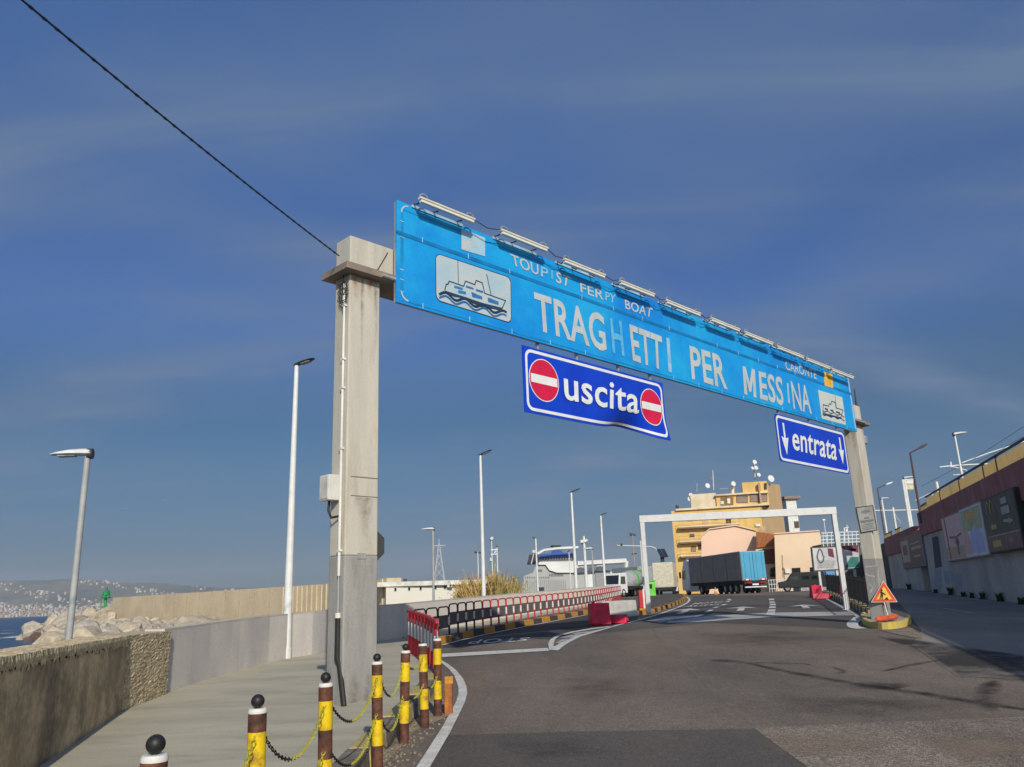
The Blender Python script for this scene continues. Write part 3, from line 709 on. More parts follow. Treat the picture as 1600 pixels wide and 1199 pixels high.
# rust and dirt runs on the near pillar
rust = decal_mat('rust_run', (0.30, 0.13, 0.05), 0.75, 7.0); grime = decal_mat('grime_run', (0.16, 0.13, 0.10), 0.6, 6.0)
def run(base, along, n_, w, zt_, zb_, m, name='rust_streak', parent=p1):
    c = base + n_ * 0.004; L_, M2, R_ = [], [], []
    for k in range(6):
        z_ = zt_ + (zb_ - zt_) * k / 5; ww = w * (1 - 0.12 * k); x = random.uniform(-.02, .02)
        for lst, o in ((L_, -ww), (M2, x), (R_, ww)): lst.append(c + along * o + UP * z_)
    o_ = strip_decal(name, L_, M2, R_, m, parent, ends=False); vals = []
    for k in range(6): vals += [0.0, 1.0 - k / 5, 0.0]
    o_.data.attributes['core'].data.foreach_set('value', vals)
K0 = Vector((KX, KY, 0))
for a_, w_, l_, m_ in ((.12, .10, .55, rust), (.40, .12, .4, rust), (.52, .06, 1.2, grime), (.25, .05, 1.6, grime)): run(K0 + u * a_, u, nrm, w_, ZB0 - .02, ZB0 - l_, m_)
for a_, w_, l_, m_ in ((.08, .07, .9, grime), (.30, .10, .5, rust)): run(K0 - nrm * a_, nrm, -u, w_, ZB0 - .02, ZB0 - l_, m_)
for a_, w_, l_ in ((.2, .15, .5), (.45, .12, .7)): run(K0 + u * a_ + nrm * .004, u, nrm, w_, g(KY) + PW + .02, g(KY) + PW + l_, grime, 'splash_dirt')
run(K0 + u * .34 + nrm * .001, u, nrm, .2, z(776), z(840), grime, 'grime_streak')
K20 = Vector((K2.x, K2.y, 0))
for a_, w_, l_ in ((.12, .1, 1.2), (.3, .08, .7)): run(K20 - nrm * a_, nrm, -u, w_, ZB0 - .1, ZB0 - .1 - l_, grime, 'grime_streak', p2)
# fittings at the top of the far pillar
ft = Vector((K2.x, K2.y, 0)) + u * PW_ + nrm * -0.1
b = MB(); b.box(ft + u * 0.14 + UP * (ZB0 - 0.45), (0.22, 0.22, 0.28), ax); b.build('far_box', alu, gantry, bevel=0.02)
b = MB(); b.tube([ft + u * 0.05 + UP * (ZB0 + 0.2), ft + u * 0.02 + UP * (ZB0 + 0.9), ft + u * 0.03 + UP * (ZB0 + 1.35)], [0.05, 0.04, 0.02], 6); b.build('cable_bundle', wire_dark, gantry)
b = MB(); b.tube([ft + UP * (ZB0 - 0.1), ft + u * 0.1 + UP * (ZB0 - 0.3), ft + u * 0.22 + UP * (ZB0 - 0.75), ft + u * 0.1 + UP * (ZB0 - 0.62)], 0.012, 5); b.build('hanging_cable', wire_dark, gantry)

# ------------------------------------------------------------------ main sign
def sign_material(name, a, b_, c):
    m = mat(name, a, rough=0.45, scale=0.55, col2=b_, fine=0.03, bscale=8, spec=0.4, lo=0.3, hi=0.7, dirt=c, dirt_amt=0.55, dscale=0.35)
    return m
sky_blue = sign_material('faded_sign_blue', (0.010, 0.38, 0.76), (0.004, 0.20, 0.66), (0.03, 0.50, 0.76))
sign_seam = mat('sign_seam', (0.005, 0.19, 0.47), 0.5)
pale = mat('faded_sign_white', (0.50, 0.55, 0.56), 0.6, scale=3, col2=(0.42, 0.47, 0.5), fine=0.05)
ghost = mat('ghost_lettering', (0.16, 0.48, 0.70), 0.6, scale=5, col2=(0.05, 0.36, 0.66), fine=0.04)
half = mat('half_faded_lettering', (0.33, 0.55, 0.70), 0.6, scale=5, col2=(0.15, 0.42, 0.68), fine=0.04)
TLs, BLs, TRs, BRs = on_sign(619.5, 310), on_sign(620.5, 471), on_sign(1330, 591), on_sign(1336, 675)
uz = lambda p: ((p - SP0).dot(u), p.z)
U0 = (uz(TLs)[0] + uz(BLs)[0]) / 2; U1 = (uz(TRs)[0] + uz(BRs)[0]) / 2
ZT = (TLs.z + TRs.z) / 2; ZBt = (BLs.z + BRs.z) / 2
def SPt(a, z_, out=0.0): return SP0 + u * a + UP * z_ + nrm * out
msign = T('ferry_sign', 'long faded sky blue ferry direction sign mounted across the gantry', 'sign', SPt((U0 + U1) / 2, ZBt))
zseam = (on_sign(622, 361).z + on_sign(1329, 617).z) / 2
def panel(b, a0, a1, z0, z1, th=0.04, out=0.0, mi=0):
    b.box(SPt((a0 + a1) / 2, (z0 + z1) / 2, out - th / 2), (a1 - a0, th, z1 - z0), ax, mi)
NPAN = 9
for i in range(NPAN):
    a0 = U0 + (U1 - U0) * i / NPAN; a1 = U0 + (U1 - U0) * (i + 1) / NPAN
    b = MB(); panel(b, a0 + 0.002, a1 - 0.002, zseam + 0.012, ZT); b.build('upper_panel', sky_blue, msign, bevel=0.004)
    b = MB(); panel(b, a0 + 0.002, a1 - 0.002, ZBt, zseam - 0.012); b.build('lower_panel', sky_blue, msign, bevel=0.004)
b = MB(); panel(b, U0 + 0.01, U1 - 0.01, ZBt + 0.01, ZT - 0.01, 0.05, -0.045); b.build('backing_frame', alu, msign)
b = MB(); panel(b, U0, U1, zseam - 0.035, zseam + 0.035, 0.01, 0.008); b.build('seam_strip', sign_seam, msign)
for zz_ in (ZBt + 0.06, ZT - 0.14):
    b = MB(); panel(b, U0 + 0.1, U1 - 0.1, zz_ - 0.012, zz_ + 0.012, 0.006, 0.006); b.build('border_line', mat('old_border', (0.01, 0.27, 0.58), 0.5), msign)
b = MB(); panel(b, U0 + 0.08, U0 + 0.14, ZBt + 0.15, ZT - 0.15, 0.006, 0.006); b.build('border_line', mat('old_border', (0.01, 0.27, 0.58), 0.5), msign)
b = MB(); panel(b, U1 - 0.13, U1 - 0.07, ZBt + 0.08, ZT - 0.1, 0.006, 0.006); panel(b, U1 - 1.5, U1 - 0.13, ZT - 0.1, ZT - 0.05, 0.006, 0.006); b.build('border_line', pale, msign)
b = MB()
def arc(b, ca, cz, r, a0, a1, w, out=0.009, n=8):
    for i in range(n):
        t0, t1 = a0 + (a1 - a0) * i / n, a0 + (a1 - a0) * (i + 1) / n
        f = lambda t, rr: SPt(ca + rr * math.cos(t), cz + rr * math.sin(t), out)
        b.add([f(t0, r), f(t1, r), f(t1, r - w), f(t0, r - w)], [(0, 1, 2, 3)])
arc(b, U0 + .24, ZT - .2, .16, math.pi, math.pi / 2, .03); b.build('border_corner', pale, msign); b = MB(); arc(b, U0 + .24, ZBt + .22, .16, math.pi, 1.5 * math.pi, .03)
b.build('border_corner', pale, msign)
b = MB(); rnd = random.Random(3)
for i in range(17):
    a = U0 + 0.55 + (U1 - U0 - 0.8) * i / 16.5
    for zz_ in (ZBt + 0.06, zseam + 0.02):
        if rnd.random() < 0.8: panel(b, a - .008, a + .008, zz_ - .05, zz_ + .05, 0.004, 0.012)
for zz_ in (0.2, 0.42, 0.6, 1.2, 1.5): panel(b, U0 + 0.06, U0 + 0.14, ZBt + zz_, ZBt + zz_ + 0.012, 0.004, 0.012)
b.build('tape_residue', mat('tape_residue', (0.35, 0.62, 0.75), 0.6), msign, kind='stuff')
def letters(txt, quad, m=pale, bold=0.02, parent=None, out=0.010, name='lettering'):
    b = MB(); put_text(b, txt, quadmap(*[on_sign(*p, out) for p in quad]), bold)
    return b.build(name, m, parent or msign)
letters('TOU', [(797, 396), (841, 413.5), (842, 431), (801, 414.5)], bold=0.012)
letters('P', [(845, 416), (857, 420.5), (857, 436), (845, 431.5)], half, bold=0.012)
letters('I', [(861, 422), (864, 423), (864, 437), (861, 436)], ghost)
letters('ST', [(869, 424), (892, 434), (889, 449), (869, 441.5)], bold=0.012)
letters('FER', [(906, 442), (943, 454), (943, 469), (907.5, 456.5)], bold=0.012)
letters('PY', [(946, 456), (962.5, 461), (960.5, 474.5), (946, 469)], half, bold=0.008)
letters('BOAT', [(976, 468), (1020, 482), (1018, 497), (977.5, 482.5)], bold=0.012)
letters('TRAG', [(834, 455.5), (943, 491.5), (948.5, 551), (838, 516)], bold=0.022)
letters('H', [(953, 497), (971, 502), (976, 557), (957, 551)], ghost, bold=0.022)
letters('ETT', [(983, 506.5), (1034, 526), (1036, 579), (989, 563.5)], bold=0.022)
letters('I', [(1041, 527.5), (1046, 529), (1050, 583), (1044.5, 581)], half, bold=0.022)
letters('PER', [(1077, 540), (1131, 557), (1137, 609), (1081, 592)], bold=0.022)
b = MB(); qm_ = quadmap(*[on_sign(*p, 0.010) for p in [(1160, 572), (1179.5, 578), (1182, 622), (1163, 616)]])
b.add([qm_(*p) for p in ((0, 0), (.24, 0), (.24, .56), (.42, .14), (.58, .14), (.76, .56), (.76, 0), (1, 0), (1, 1), (.74, 1), (.5, .46), (.26, 1), (0, 1))], [tuple(range(13))]); b.build('lettering', pale, msign)
letters('ESS', [(1185, 579.5), (1222, 590), (1225, 635), (1188, 624)], bold=0.022)
letters('I', [(1229, 598), (1232, 599.5), (1234.5, 632), (1231, 630)], half, bold=0.022)
letters('NA', [(1235, 595), (1264, 604), (1268.5, 647), (1240, 639)], bold=0.016)
letters('CARONTE', [(1226, 563.5), (1275, 578.5), (1276, 593), (1228, 577.5)], bold=0.015)
def plate(name, quad, m, parent, out=0.006, r=0.0, n=5):
    q = quadmap(*[on_sign(*p, out) for p in quad]); b = MB()
    if r <= 0: b.add([q(0, 0), q(1, 0), q(1, 1), q(0, 1)], [(0, 1, 2, 3)])
    else:
        w = (q(1, 0) - q(0, 0)).length; h = (q(0, 1) - q(0, 0)).length; rx, ry = r / w, r / h; pts = []
        for cx, cy, s in ((1 - rx, ry, -90), (1 - rx, 1 - ry, 0), (rx, 1 - ry, 90), (rx, ry, 180)):
            for i in range(n + 1):
                t = math.radians(s + 90 * i / n); pts.append(q(cx + rx * math.cos(t), cy + ry * math.sin(t)))
        b.add(pts, [tuple(range(len(pts)))])
    return b.build(name, m, parent)
ink = mat('sign_ink', (0.02, 0.05, 0.10), 0.6); ink_blue = mat('sign_ink_blue', (0.03, 0.13, 0.38), 0.6, col2=(0.03, 0.2, 0.45), scale=6)
pict_w = mat('pictogram_white', (0.50, 0.54, 0.54), 0.6, scale=1.6, col2=(0.36, 0.5, 0.58), fine=0.04)
plate('pictogram_edge', [(680, 395), (798.5, 433.5), (799.5, 506), (681, 469.5)], ink, msign, 0.006, 0.12)
pic = plate('ferry_pictogram', [(681.2, 396.5), (797.5, 434.7), (798.6, 504.5), (682, 468.3)], pict_w, msign, 0.009, 0.11)
def pz(x, y): return (670 + x / 10.0, 390 + y / 10.0)
def stroke(b, pts, w, out):
    P3 = [on_sign(*p, out) for p in pts]
    for i in range(len(P3) - 1):
        d = (P3[i + 1] - P3[i]).normalized(); s = d.cross(nrm) * w / 2; e = d * w * 0.3
        b.add([P3[i] - e + s, P3[i + 1] + e + s, P3[i + 1] + e - s, P3[i] - e - s], [(0, 1, 2, 3)])
b = MB()
for pts in ([(250, 635), (275, 540), (300, 545), (320, 495), (545, 575), (575, 495), (720, 550), (740, 485), (835, 520), (875, 685), (1200, 800), (1135, 945)],):
    stroke(b, [pz(*p) for p in pts], 0.022, 0.0130)
stroke(b, [pz(455, 180), pz(462, 540)], 0.014, 0.0131); stroke(b, [pz(905, 390), pz(975, 715)], 0.018, 0.0131)
b.build('ship_outline', ink, pic)
def poly_on(name, pts, m, parent, out=0.011):
    b = MB(); b.add([on_sign(*p, out) for p in pts], [tuple(range(len(pts)))]); return b.build(name, m, parent)
poly_on('ship_hull', [pz(*p) for p in ((250, 640), (560, 740), (840, 835), (1140, 910), (1125, 965), (1010, 930), (900, 935), (820, 905), (700, 850), (600, 800), (520, 760), (400, 745), (300, 690))], ink, pic, 0.0115)
for r_ in (((395, 560), (530, 600), (530, 640), (400, 600)), ((580, 560), (700, 600), (700, 630), (580, 595)), ((735, 615), (850, 650), (850, 685), (735, 650)), ((460, 635), (580, 660), (580, 705), (460, 680)), ((660, 660), (835, 735), (835, 785), (680, 745)), ((920, 745), (1090, 815), (1090, 870), (925, 820))):
    poly_on('ship_window', [pz(*p) for p in r_], ink_blue, pic, 0.0120)
def wave(y0, name, m, w):
    b = MB(); pts = []
    for i in range(33):
        x = 170 + 1040 * i / 32; pts.append(pz(x, y0 + (x - 170) * 0.315 + 38 * math.sin((x - 170) / 300 * 2 * math.pi + 2.6)))
    stroke(b, pts, w, 0.0125); b.build(name, m, pic)
wave(680, 'wave_line', ink, 0.05); wave(735, 'wave_line', ink_blue, 0.04)
# small emblem left: a faded square with a sail
em = plate('emblem', [(721, 357), (758, 372), (758, 401), (721, 390)], mat('emblem_faded', (0.28, 0.52, 0.68), 0.6, col2=(0.4, 0.55, 0.66), scale=2.5), msign, 0.009)
poly_on('sail_mark', [(737, 368), (739, 372), (748, 389), (740, 386)], pale, em, 0.0115); poly_on('emblem_half', [(721, 373), (737, 378), (735, 392), (721, 389)], pale, em, 0.0113)
plate('orange_emblem', [(1286.5, 580.5), (1300.5, 585), (1302, 607), (1288.5, 602.5)], mat('emblem_orange', (0.75, 0.42, 0.03), 0.6, col2=(0.7, 0.5, 0.2), scale=8), msign, 0.009)
poly_on('emblem_mark', [(1291, 586), (1298, 588), (1299, 602), (1292, 600)], mat('emblem_mark', (0.85, 0.45, 0.02), 0.6), msign, 0.0115)
pic2 = plate('ferry_pictogram', [(1278, 609.5), (1316, 621), (1322, 664.5), (1284, 654)], mat('pictogram_clean', (0.58, 0.60, 0.56), 0.6, col2=(0.5, 0.55, 0.54), scale=2), msign, 0.009)
def qz(x, y): return (980 + x / 4.0, 440 + y / 4.0)
b = MB()
stroke(b, [qz(*p) for p in ((1225, 825), (1225, 770), (1260, 780), (1262, 765), (1275, 768), (1277, 750), (1300, 755), (1305, 790), (1350, 805), (1335, 850))], 0.03, 0.0130)
stroke(b, [qz(1300, 715), qz(1308, 790)], 0.02, 0.0131)
for k, y0 in enumerate((808, 830)):
    stroke(b, [qz(1222 + 135 * i / 20, y0 + 34 * i / 20 + 6 * math.sin(i * 1.05)) for i in range(21)], 0.035, 0.0125)
b.build('ship_outline', ink, pic2)
for r_ in (((1235, 790), (1255, 796), (1255, 806), (1235, 800)), ((1270, 800), (1290, 806), (1290, 816), (1270, 810)), ((1305, 810), (1330, 817), (1330, 828), (1305, 820))):
    poly_on('ship_window', [qz(*p) for p in r_], ink, pic2, 0.0115)
poly_on('ship_hull', [qz(*p) for p in ((1222, 820), (1340, 850), (1335, 862), (1300, 850), (1260, 845), (1225, 830))], ink, pic2, 0.0112)

# ------------------------------------------------------------------ exit and entrance boards
royal = mat('sign_royal_blue', (0.004, 0.055, 0.60), 0.35, scale=1.2, col2=(0.003, 0.04, 0.50), fine=0.02, spec=0.5)
swhite = mat('sign_white', (0.74, 0.76, 0.76), 0.5, var=0.04, fine=0.02)
sred = mat('sign_red', (0.62, 0.012, 0.06), 0.45, var=0.06, fine=0.02)
def board(name, label, quad, out=-0.03):
    c = [on_sign(*p, out) for p in quad]; us = [uz(p) for p in c]
    a0 = (us[0][0] + us[3][0]) / 2; a1 = (us[1][0] + us[2][0]) / 2; zt = (us[0][1] + us[1][1]) / 2; zb = (us[2][1] + us[3][1]) / 2
    return T(name, label, 'sign', SPt((a0 + a1) / 2, zb, out)), a0, a1, zb, zt
def dent_field(a0, a1, zb, zt):
    def f(a, z_):
        x = (a - a0) / (a1 - a0); y = (z_ - zb) / (zt - zb)
        k = math.exp(-((x - 0.70) / 0.14) ** 2) * max(0, 1 - y / 0.42) ** 1.5
        k2 = math.exp(-((x - 0.93) / 0.12) ** 2) * max(0, 1 - y / 0.38) ** 1.3
        return 0.30 * k - 0.14 * k2, 0.17 * k - 0.07 * k2
    return f
def rr_poly(a0, a1, z0, z1, r, n=6):
    pts = []
    for cx, cz, s in ((a1 - r, z0 + r, -90), (a1 - r, z1 - r, 0), (a0 + r, z1 - r, 90), (a0 + r, z0 + r, 180)):
        for i in range(n + 1):
            t = math.radians(s + 90 * i / n); pts.append((cx + r * math.cos(t), cz + r * math.sin(t)))
    return pts
ex, a0, a1, zb, zt = board('exit_sign', 'royal blue exit board with two no entry discs and a dented lower edge', [(817, 536), (1036, 602), (1042, 685), (819, 645)])
dent = dent_field(a0, a1, zb, zt)
def DP(a, z_, out):
    do, dz = dent(a, z_); return SPt(a, z_ + dz, -0.03 + out - do)
b = MB(); nu, nv = 48, 18; vs = []
for side, off in ((0, 0.0), (1, -0.02)):
    for i in range(nu + 1):
        for j in range(nv + 1):
            vs.append(DP(a0 + (a1 - a0) * i / nu, zb + (zt - zb) * j / nv, off))
M_ = (nu + 1) * (nv + 1); fs = []
for i in range(nu):
    for j in range(nv):
        a = i * (nv + 1) + j; c = a + nv + 1
        fs += [(a, c, c + 1, a + 1), (M_ + a + 1, M_ + c + 1, M_ + c, M_ + a)]
b.add(vs, fs)
rim = [i * (nv + 1) for i in range(nu + 1)] + [nu * (nv + 1) + j for j in range(1, nv + 1)] + [i * (nv + 1) + nv for i in range(nu - 1, -1, -1)] + [j for j in range(nv - 1, 0, -1)]
for i in range(len(rim)):
    p, q_ = rim[i], rim[(i + 1) % len(rim)]; b.f.append([p, p + M_, q_ + M_, q_]); b.m.append(0)
b.build('board', royal, ex, smooth=True)
def ring_band(b, outer, inner, fn):
    n = len(outer)
    for i in range(n):
        j = (i + 1) % n; steps = max(1, int(math.hypot(outer[j][0] - outer[i][0], outer[j][1] - outer[i][1]) / 0.12))
        for s in range(steps):
            t0, t1 = s / steps, (s + 1) / steps
            lp = lambda P, t: (P[i][0] + (P[j][0] - P[i][0]) * t, P[i][1] + (P[j][1] - P[i][1]) * t)
            b.add([fn(*lp(outer, t0)), fn(*lp(outer, t1)), fn(*lp(inner, t1)), fn(*lp(inner, t0))], [(0, 1, 2, 3)])
fn = lambda a, z_: DP(a, z_, 0.005)
b = MB(); ring_band(b, rr_poly(a0 + .06, a1 - .06, zb + .05, zt - .05, .17), rr_poly(a0 + .12, a1 - .12, zb + .11, zt - .11, .12), fn); b.build('border', swhite, ex)
def disc(parent, cpx, toppx, botpx):
    c = on_sign(*cpx, -0.03); r = (on_sign(*toppx, -0.03).z - on_sign(*botpx, -0.03).z) / 2; ca, cz = uz(c)
    for nm, rr_, m, o in (('disc_rim', r, swhite, 0.007), ('no_entry_disc', r * 0.955, sred, 0.010)):
        b = MB(); rings = 5; n = 36; vs = [DP(ca, cz, o)]
        for k in range(1, rings + 1):
            for i in range(n):
                t = 2 * math.pi * i / n; vs.append(DP(ca + rr_ * k / rings * math.cos(t), cz + rr_ * k / rings * math.sin(t), o))
        fs = [(0, 1 + i, 1 + (i + 1) % n) for i in range(n)]
        for k in range(rings - 1):
            for i in range(n):
                i2 = (i + 1) % n; fs.append((1 + k * n + i, 1 + (k + 1) * n + i, 1 + (k + 1) * n + i2, 1 + k * n + i2))
        b.add(vs, fs); o_ = b.build(nm, m, parent)
    b = MB(); w, h = r * 0.88, r * 0.20
    for i in range(8):
        x0, x1 = ca - w + 2 * w * i / 8, ca - w + 2 * w * (i + 1) / 8
        b.add([DP(x0, cz - h, .0125), DP(x1, cz - h, .0125), DP(x1, cz + h, .0125), DP(x0, cz + h, .0125)], [(0, 1, 2, 3)])
    b.build('disc_bar', swhite, parent)
disc(ex, (849.8, 594.6), (846, 561), (854, 628.5)); disc(ex, (1017.6, 636), (1013, 607), (1024, 665))
b = MB(); q = quadmap(*[on_sign(*p, -0.03) for p in [(879, 579), (997.5, 608.5), (997.5, 648.5), (881, 625)]]); v, f = text2d('uscita', 0.015)
b.add([DP(*uz(q(x, y)), 0.022) for x, y in v], f); b.build('lettering', swhite, ex)
for a in (a0 + .5, a0 + (a1 - a0) * .36, a0 + (a1 - a0) * .66, a1 - .4):
    b = MB(); b.box(SPt(a, zt + 0.25, -0.10), (0.05, 0.05, 1.2), ax); b.build('hanger', alu, ex)
en, a0, a1, zb, zt = board('entrance_sign', 'royal blue entrance board with two white down arrows below the sign', [(1210.5, 647.5), (1319, 675), (1326.5, 740), (1219, 722)])
b = MB(); poly = rr_poly(a0, a1, zb, zt, .10); b.prism([SPt(a, z_, -0.03) for a, z_ in poly], -nrm * 0.02); b.build('board', royal, en)
fn = lambda a, z_: SPt(a, z_, -0.03 + 0.005)
b = MB(); ring_band(b, rr_poly(a0 + .03, a1 - .03, zb + .03, zt - .03, .16), rr_poly(a0 + .10, a1 - .10, zb + .10, zt - .10, .11), fn); b.build('border', swhite, en)
letters('entrata', [(1237, 671), (1307.5, 690.5), (1307.5, 720), (1239, 703)], swhite, 0.015, en, -0.022)
def darrow(parent, top, tip, hw):
    (a_, z1_), (a2, z0_) = uz(on_sign(*top, -.022)), uz(on_sign(*tip, -.022)); a_ = (a_ + a2) / 2; zm = z0_ + (z1_ - z0_) * 0.52
    b = MB(); b.add([SPt(a_ - .05, z1_, -.022), SPt(a_ + .05, z1_, -.022), SPt(a_ + .05, zm, -.022), SPt(a_ + hw, zm + .04, -.022), SPt(a_, z0_, -.022), SPt(a_ - hw, zm + .04, -.022), SPt(a_ - .05, zm, -.022)], [tuple(range(6, -1, -1))])
    b.build('down_arrow', swhite, parent)
darrow(en, (1224, 661), (1229.5, 711), .21); darrow(en, (1312, 684), (1317, 726), .19)
for a in (a0 + .35, (a0 + a1) / 2, a1 - .35):
    b = MB(); b.box(SPt(a, zt + 0.2, -0.10), (0.05, 0.05, 0.9), ax); b.build('hanger', alu, en)

# ------------------------------------------------------------------ floodlights along the top edge
tube_w = mat('lamp_housing', (0.62, 0.61, 0.55), 0.45, var=0.06); lampglass = mat('lamp_diffuser', (0.75, 0.74, 0.66), 0.3, var=0.03)
rail_m = mat('lamp_rail', (0.38, 0.55, 0.68), 0.5)
spans = [((655, 311), (741, 346)), ((782, 361), (855, 391)), ((880, 405), (945, 434)), ((968, 439), (1022, 464)), ((1040, 470), (1094, 493)),
         ((1110, 497), (1155, 518)), ((1163, 520), (1207, 538)), ((1214, 542), (1255, 559)), ((1260, 560), (1296, 577)), ((1299, 577), (1333, 591))]
ORD = ['first', 'second', 'third', 'fourth', 'fifth', 'sixth', 'seventh', 'eighth', 'ninth', 'tenth', 'eleventh', 'twelfth', 'thirteenth', 'fourteenth', 'fifteenth', 'sixteenth']
OUT = 0.25
for i, (pa_, pb_) in enumerate(spans):
    ua, ub = uz(on_sign(*pa_, OUT))[0], uz(on_sign(*pb_, OUT))[0]
    zl = (on_sign(*pa_, OUT).z + on_sign(*pb_, OUT).z) / 2 if i < 1 else None
    if i == 0: zlamp = zl
    zl = (on_sign(*pa_, OUT).z + on_sign(*pb_, OUT).z) / 2
    fl_ = T('sign_floodlight', 'slim cream tube floodlight on the sign top, %s from the near pillar' % ORD[i], 'floodlight', SPt((ua + ub) / 2, ZT), 'tube floodlights along the top of the sign')
    c = SPt((ua + ub) / 2, zl, OUT); ln = ub - ua
    b = MB(); b.box(c + UP * 0.02, (ln, 0.10, 0.05), ax); hs = b.build('housing', tube_w, fl_, bevel=0.015)
    b = MB(); b.box(c - UP * 0.03, (ln * 0.96, 0.075, 0.05), ax); b.build('diffuser', lampglass, hs, bevel=0.012)
    b = MB(); b.tube([c - u * ln / 2 * 0.98 + UP * 0.05 + nrm * 0.03, c + u * ln / 2 * 0.98 + UP * 0.05 + nrm * 0.03], 0.012, 5); b.build('edge_seal', blk, hs)
    for s in (-1, 1):
        b = MB(); cc = c + u * s * ln * 0.42 + UP * 0.05
        b.tube([cc + u * (0.09 * math.cos(t)) + UP * (0.075 * math.sin(t)) for t in [math.pi * k / 8 for k in range(9)]], 0.014, 5)
        b.build('clamp', alu, fl_, smooth=True)
    for s in (-0.5, -0.12, 0.36):
        b = MB(); b.tube([c + u * s * ln * 0.9 + UP * 0.0, c + u * s * ln * 0.9 - UP * 0.02 - nrm * 0.12, SPt((ua + ub) / 2 + s * ln * 0.9, ZT + 0.03, -0.01), SPt((ua + ub) / 2 + s * ln * 0.9, ZT - 0.12, -0.06)], 0.014, 5); b.build('arm', wire_dark, fl_)
    b = MB(); b.box(SPt((ua + ub) / 2 - 0.03, ZT - 0.012, 0.012), (ln * 0.92, 0.02, 0.05), ax); b.build('mounting_rail', rail_m, fl_)
    if i + 1 < len(spans):
        n0 = on_sign(*spans[i + 1][0], OUT); m_ = (c + u * ln / 2 + n0) / 2 - UP * 0.04
        b = MB(); b.tube([c + u * ln / 2 + UP * 0.03, m_, n0 + UP * 0.02], 0.010, 5); b.build('supply_cable', wire_dark, fl_)

# overhead cable anchored to the pillar, running out over the camera's left
ca0 = Vector((KX, KY, 0)) - nrm * 0.02 - u * 0.2 + UP * z(405)
far = at(40, -10, 6.2)
dirc = (far - ca0); end = ca0 + dirc * 1.6
pts = []
for i in range(30):
    t = i / 29; p = ca0.lerp(end, t); p.z -= 0.10 * 4 * t * (1 - t); pts.append(p)
cb_ = T('overhead_cable', 'thin black overhead cable tied to the near pillar top', 'cable', ca0)
b = MB(); b.tube(pts, 0.011, 6); b.build('cable', blk, cb_)
b = MB()
for i in range(1, 60):
    t = i / 60 * 0.95; p = ca0.lerp(end, t); p.z -= 0.10 * 4 * t * (1 - t); b.tube([p - dirc.normalized() * 0.02, p + dirc.normalized() * 0.02], 0.016, 5)
b.build('cable_ties', blk, cb_, kind='stuff')

# back of an octagonal sign behind the near pillar
oc = Vector((KX, KY, 0)) + u * (PW_ + 0.02) - nrm * 0.25
occ = oc + UP * z_at(585, 853, oc)
d_ = Vector((0.93, 0.35, 0)).normalized(); n_ = Vector((d_.y, -d_.x, 0))
st = T('octagonal_sign', 'dark octagonal sign seen from behind, fixed to the side of the near pillar', 'sign', occ)
b = MB(); r_ = 0.31
b.prism([occ - d_ * 0.05 + d_ * r_ * math.cos(math.pi / 8 + math.pi / 4 * k) + UP * r_ * math.sin(math.pi / 8 + math.pi / 4 * k) for k in range(8)], -n_ * 0.02)
b.build('plate', mat('sign_back', (0.025, 0.03, 0.032), 0.6), st)
b = MB(); b.tube([occ + n_ * 0.02 + d_ * 0.07 - UP * 0.02, occ + n_ * 0.05 + d_ * 0.07 - UP * 0.02], 0.035, 8); b.build('bracket', alu, st)
b = MB(); b.box(occ + n_ * 0.015 - d_ * 0.1, (0.3, 0.03, 0.05), (d_, n_, UP)); b.build('clamp_bar', blk, st)

# notice plate on the far pillar
pf = Vector((K2.x, K2.y, 0)); nf = -u
def onp(px, py, out=0.0): return on_face(px, py, pf + nf * out, nf)
nc = [(1337, 793), (1364, 789.5), (1371, 829), (1345, 833.5)]
ntc = T('notice_plate', 'white notice plate with small grey lettering strapped to the far pillar', 'notice', onp(1357, 833))
b = MB(); b.prism([onp(*p, 0.02) for p in nc], u * 0.012); b.build('plate_edge', blk, ntc)
q = quadmap(*[onp(*p, 0.0215) for p in nc]); b = MB(); b.add([q(.04, .03), q(.96, .03), q(.96, .97), q(.04, .97)], [(0, 1, 2, 3)]); b.build('plate_face', mat('notice_white', (0.5, 0.5, 0.46), 0.6), ntc)
gm = mat('notice_print', (0.12, 0.12, 0.12), 0.7)
q2 = lambda x0, x1, y0, y1: quadmap(*[qq for qq in (onq(x0, y1), onq(x1, y1), onq(x1, y0), onq(x0, y0))])
q3 = quadmap(*[onp(*p, 0.0235) for p in nc]); onq = lambda x, y: q3(x, y)
b = MB(); put_text(b, 'AREA', q2(.33, .67, .50, .58)); put_text(b, 'VIDEOSORVEGLIATA', q2(.1, .9, .38, .46)); b.build('lettering', gm, ntc)
b = MB()
for k in range(4): qq = q2(.15, .85, .28 - .06 * k, .30 - .06 * k); b.add([qq(0, 0), qq(1, 0), qq(1, 1), qq(0, 1)], [(0, 1, 2, 3)])
qq = q2(.22, .78, .70, .86); b.add([qq(0, .3), qq(.5, 0), qq(1, .4), qq(.9, .8), qq(.5, 1), qq(.1, .8)], [(0, 1, 2, 3, 4, 5)])
b.build('small_print', mat('notice_print_light', (0.3, 0.3, 0.3), 0.7), ntc)
# scribbled white paint on the far pillar
b = MB()
for pts in ([(1352, 886), (1372, 884), (1372, 902)], [(1352, 896), (1356, 899), (1367, 901)], [(1358, 912), (1364, 918), (1360, 926)]):
    P3 = [onp(*p, 0.006) for p in pts]
    for i in range(len(P3) - 1):
        d = (P3[i + 1] - P3[i]).normalized(); s = d.cross(nf) * 0.02; b.add([P3[i] + s, P3[i + 1] + s, P3[i + 1] - s, P3[i] - s], [(0, 1, 2, 3)])
b.build('chalk_scribble', mat('chalk', (0.55, 0.55, 0.52), 0.9), p2)

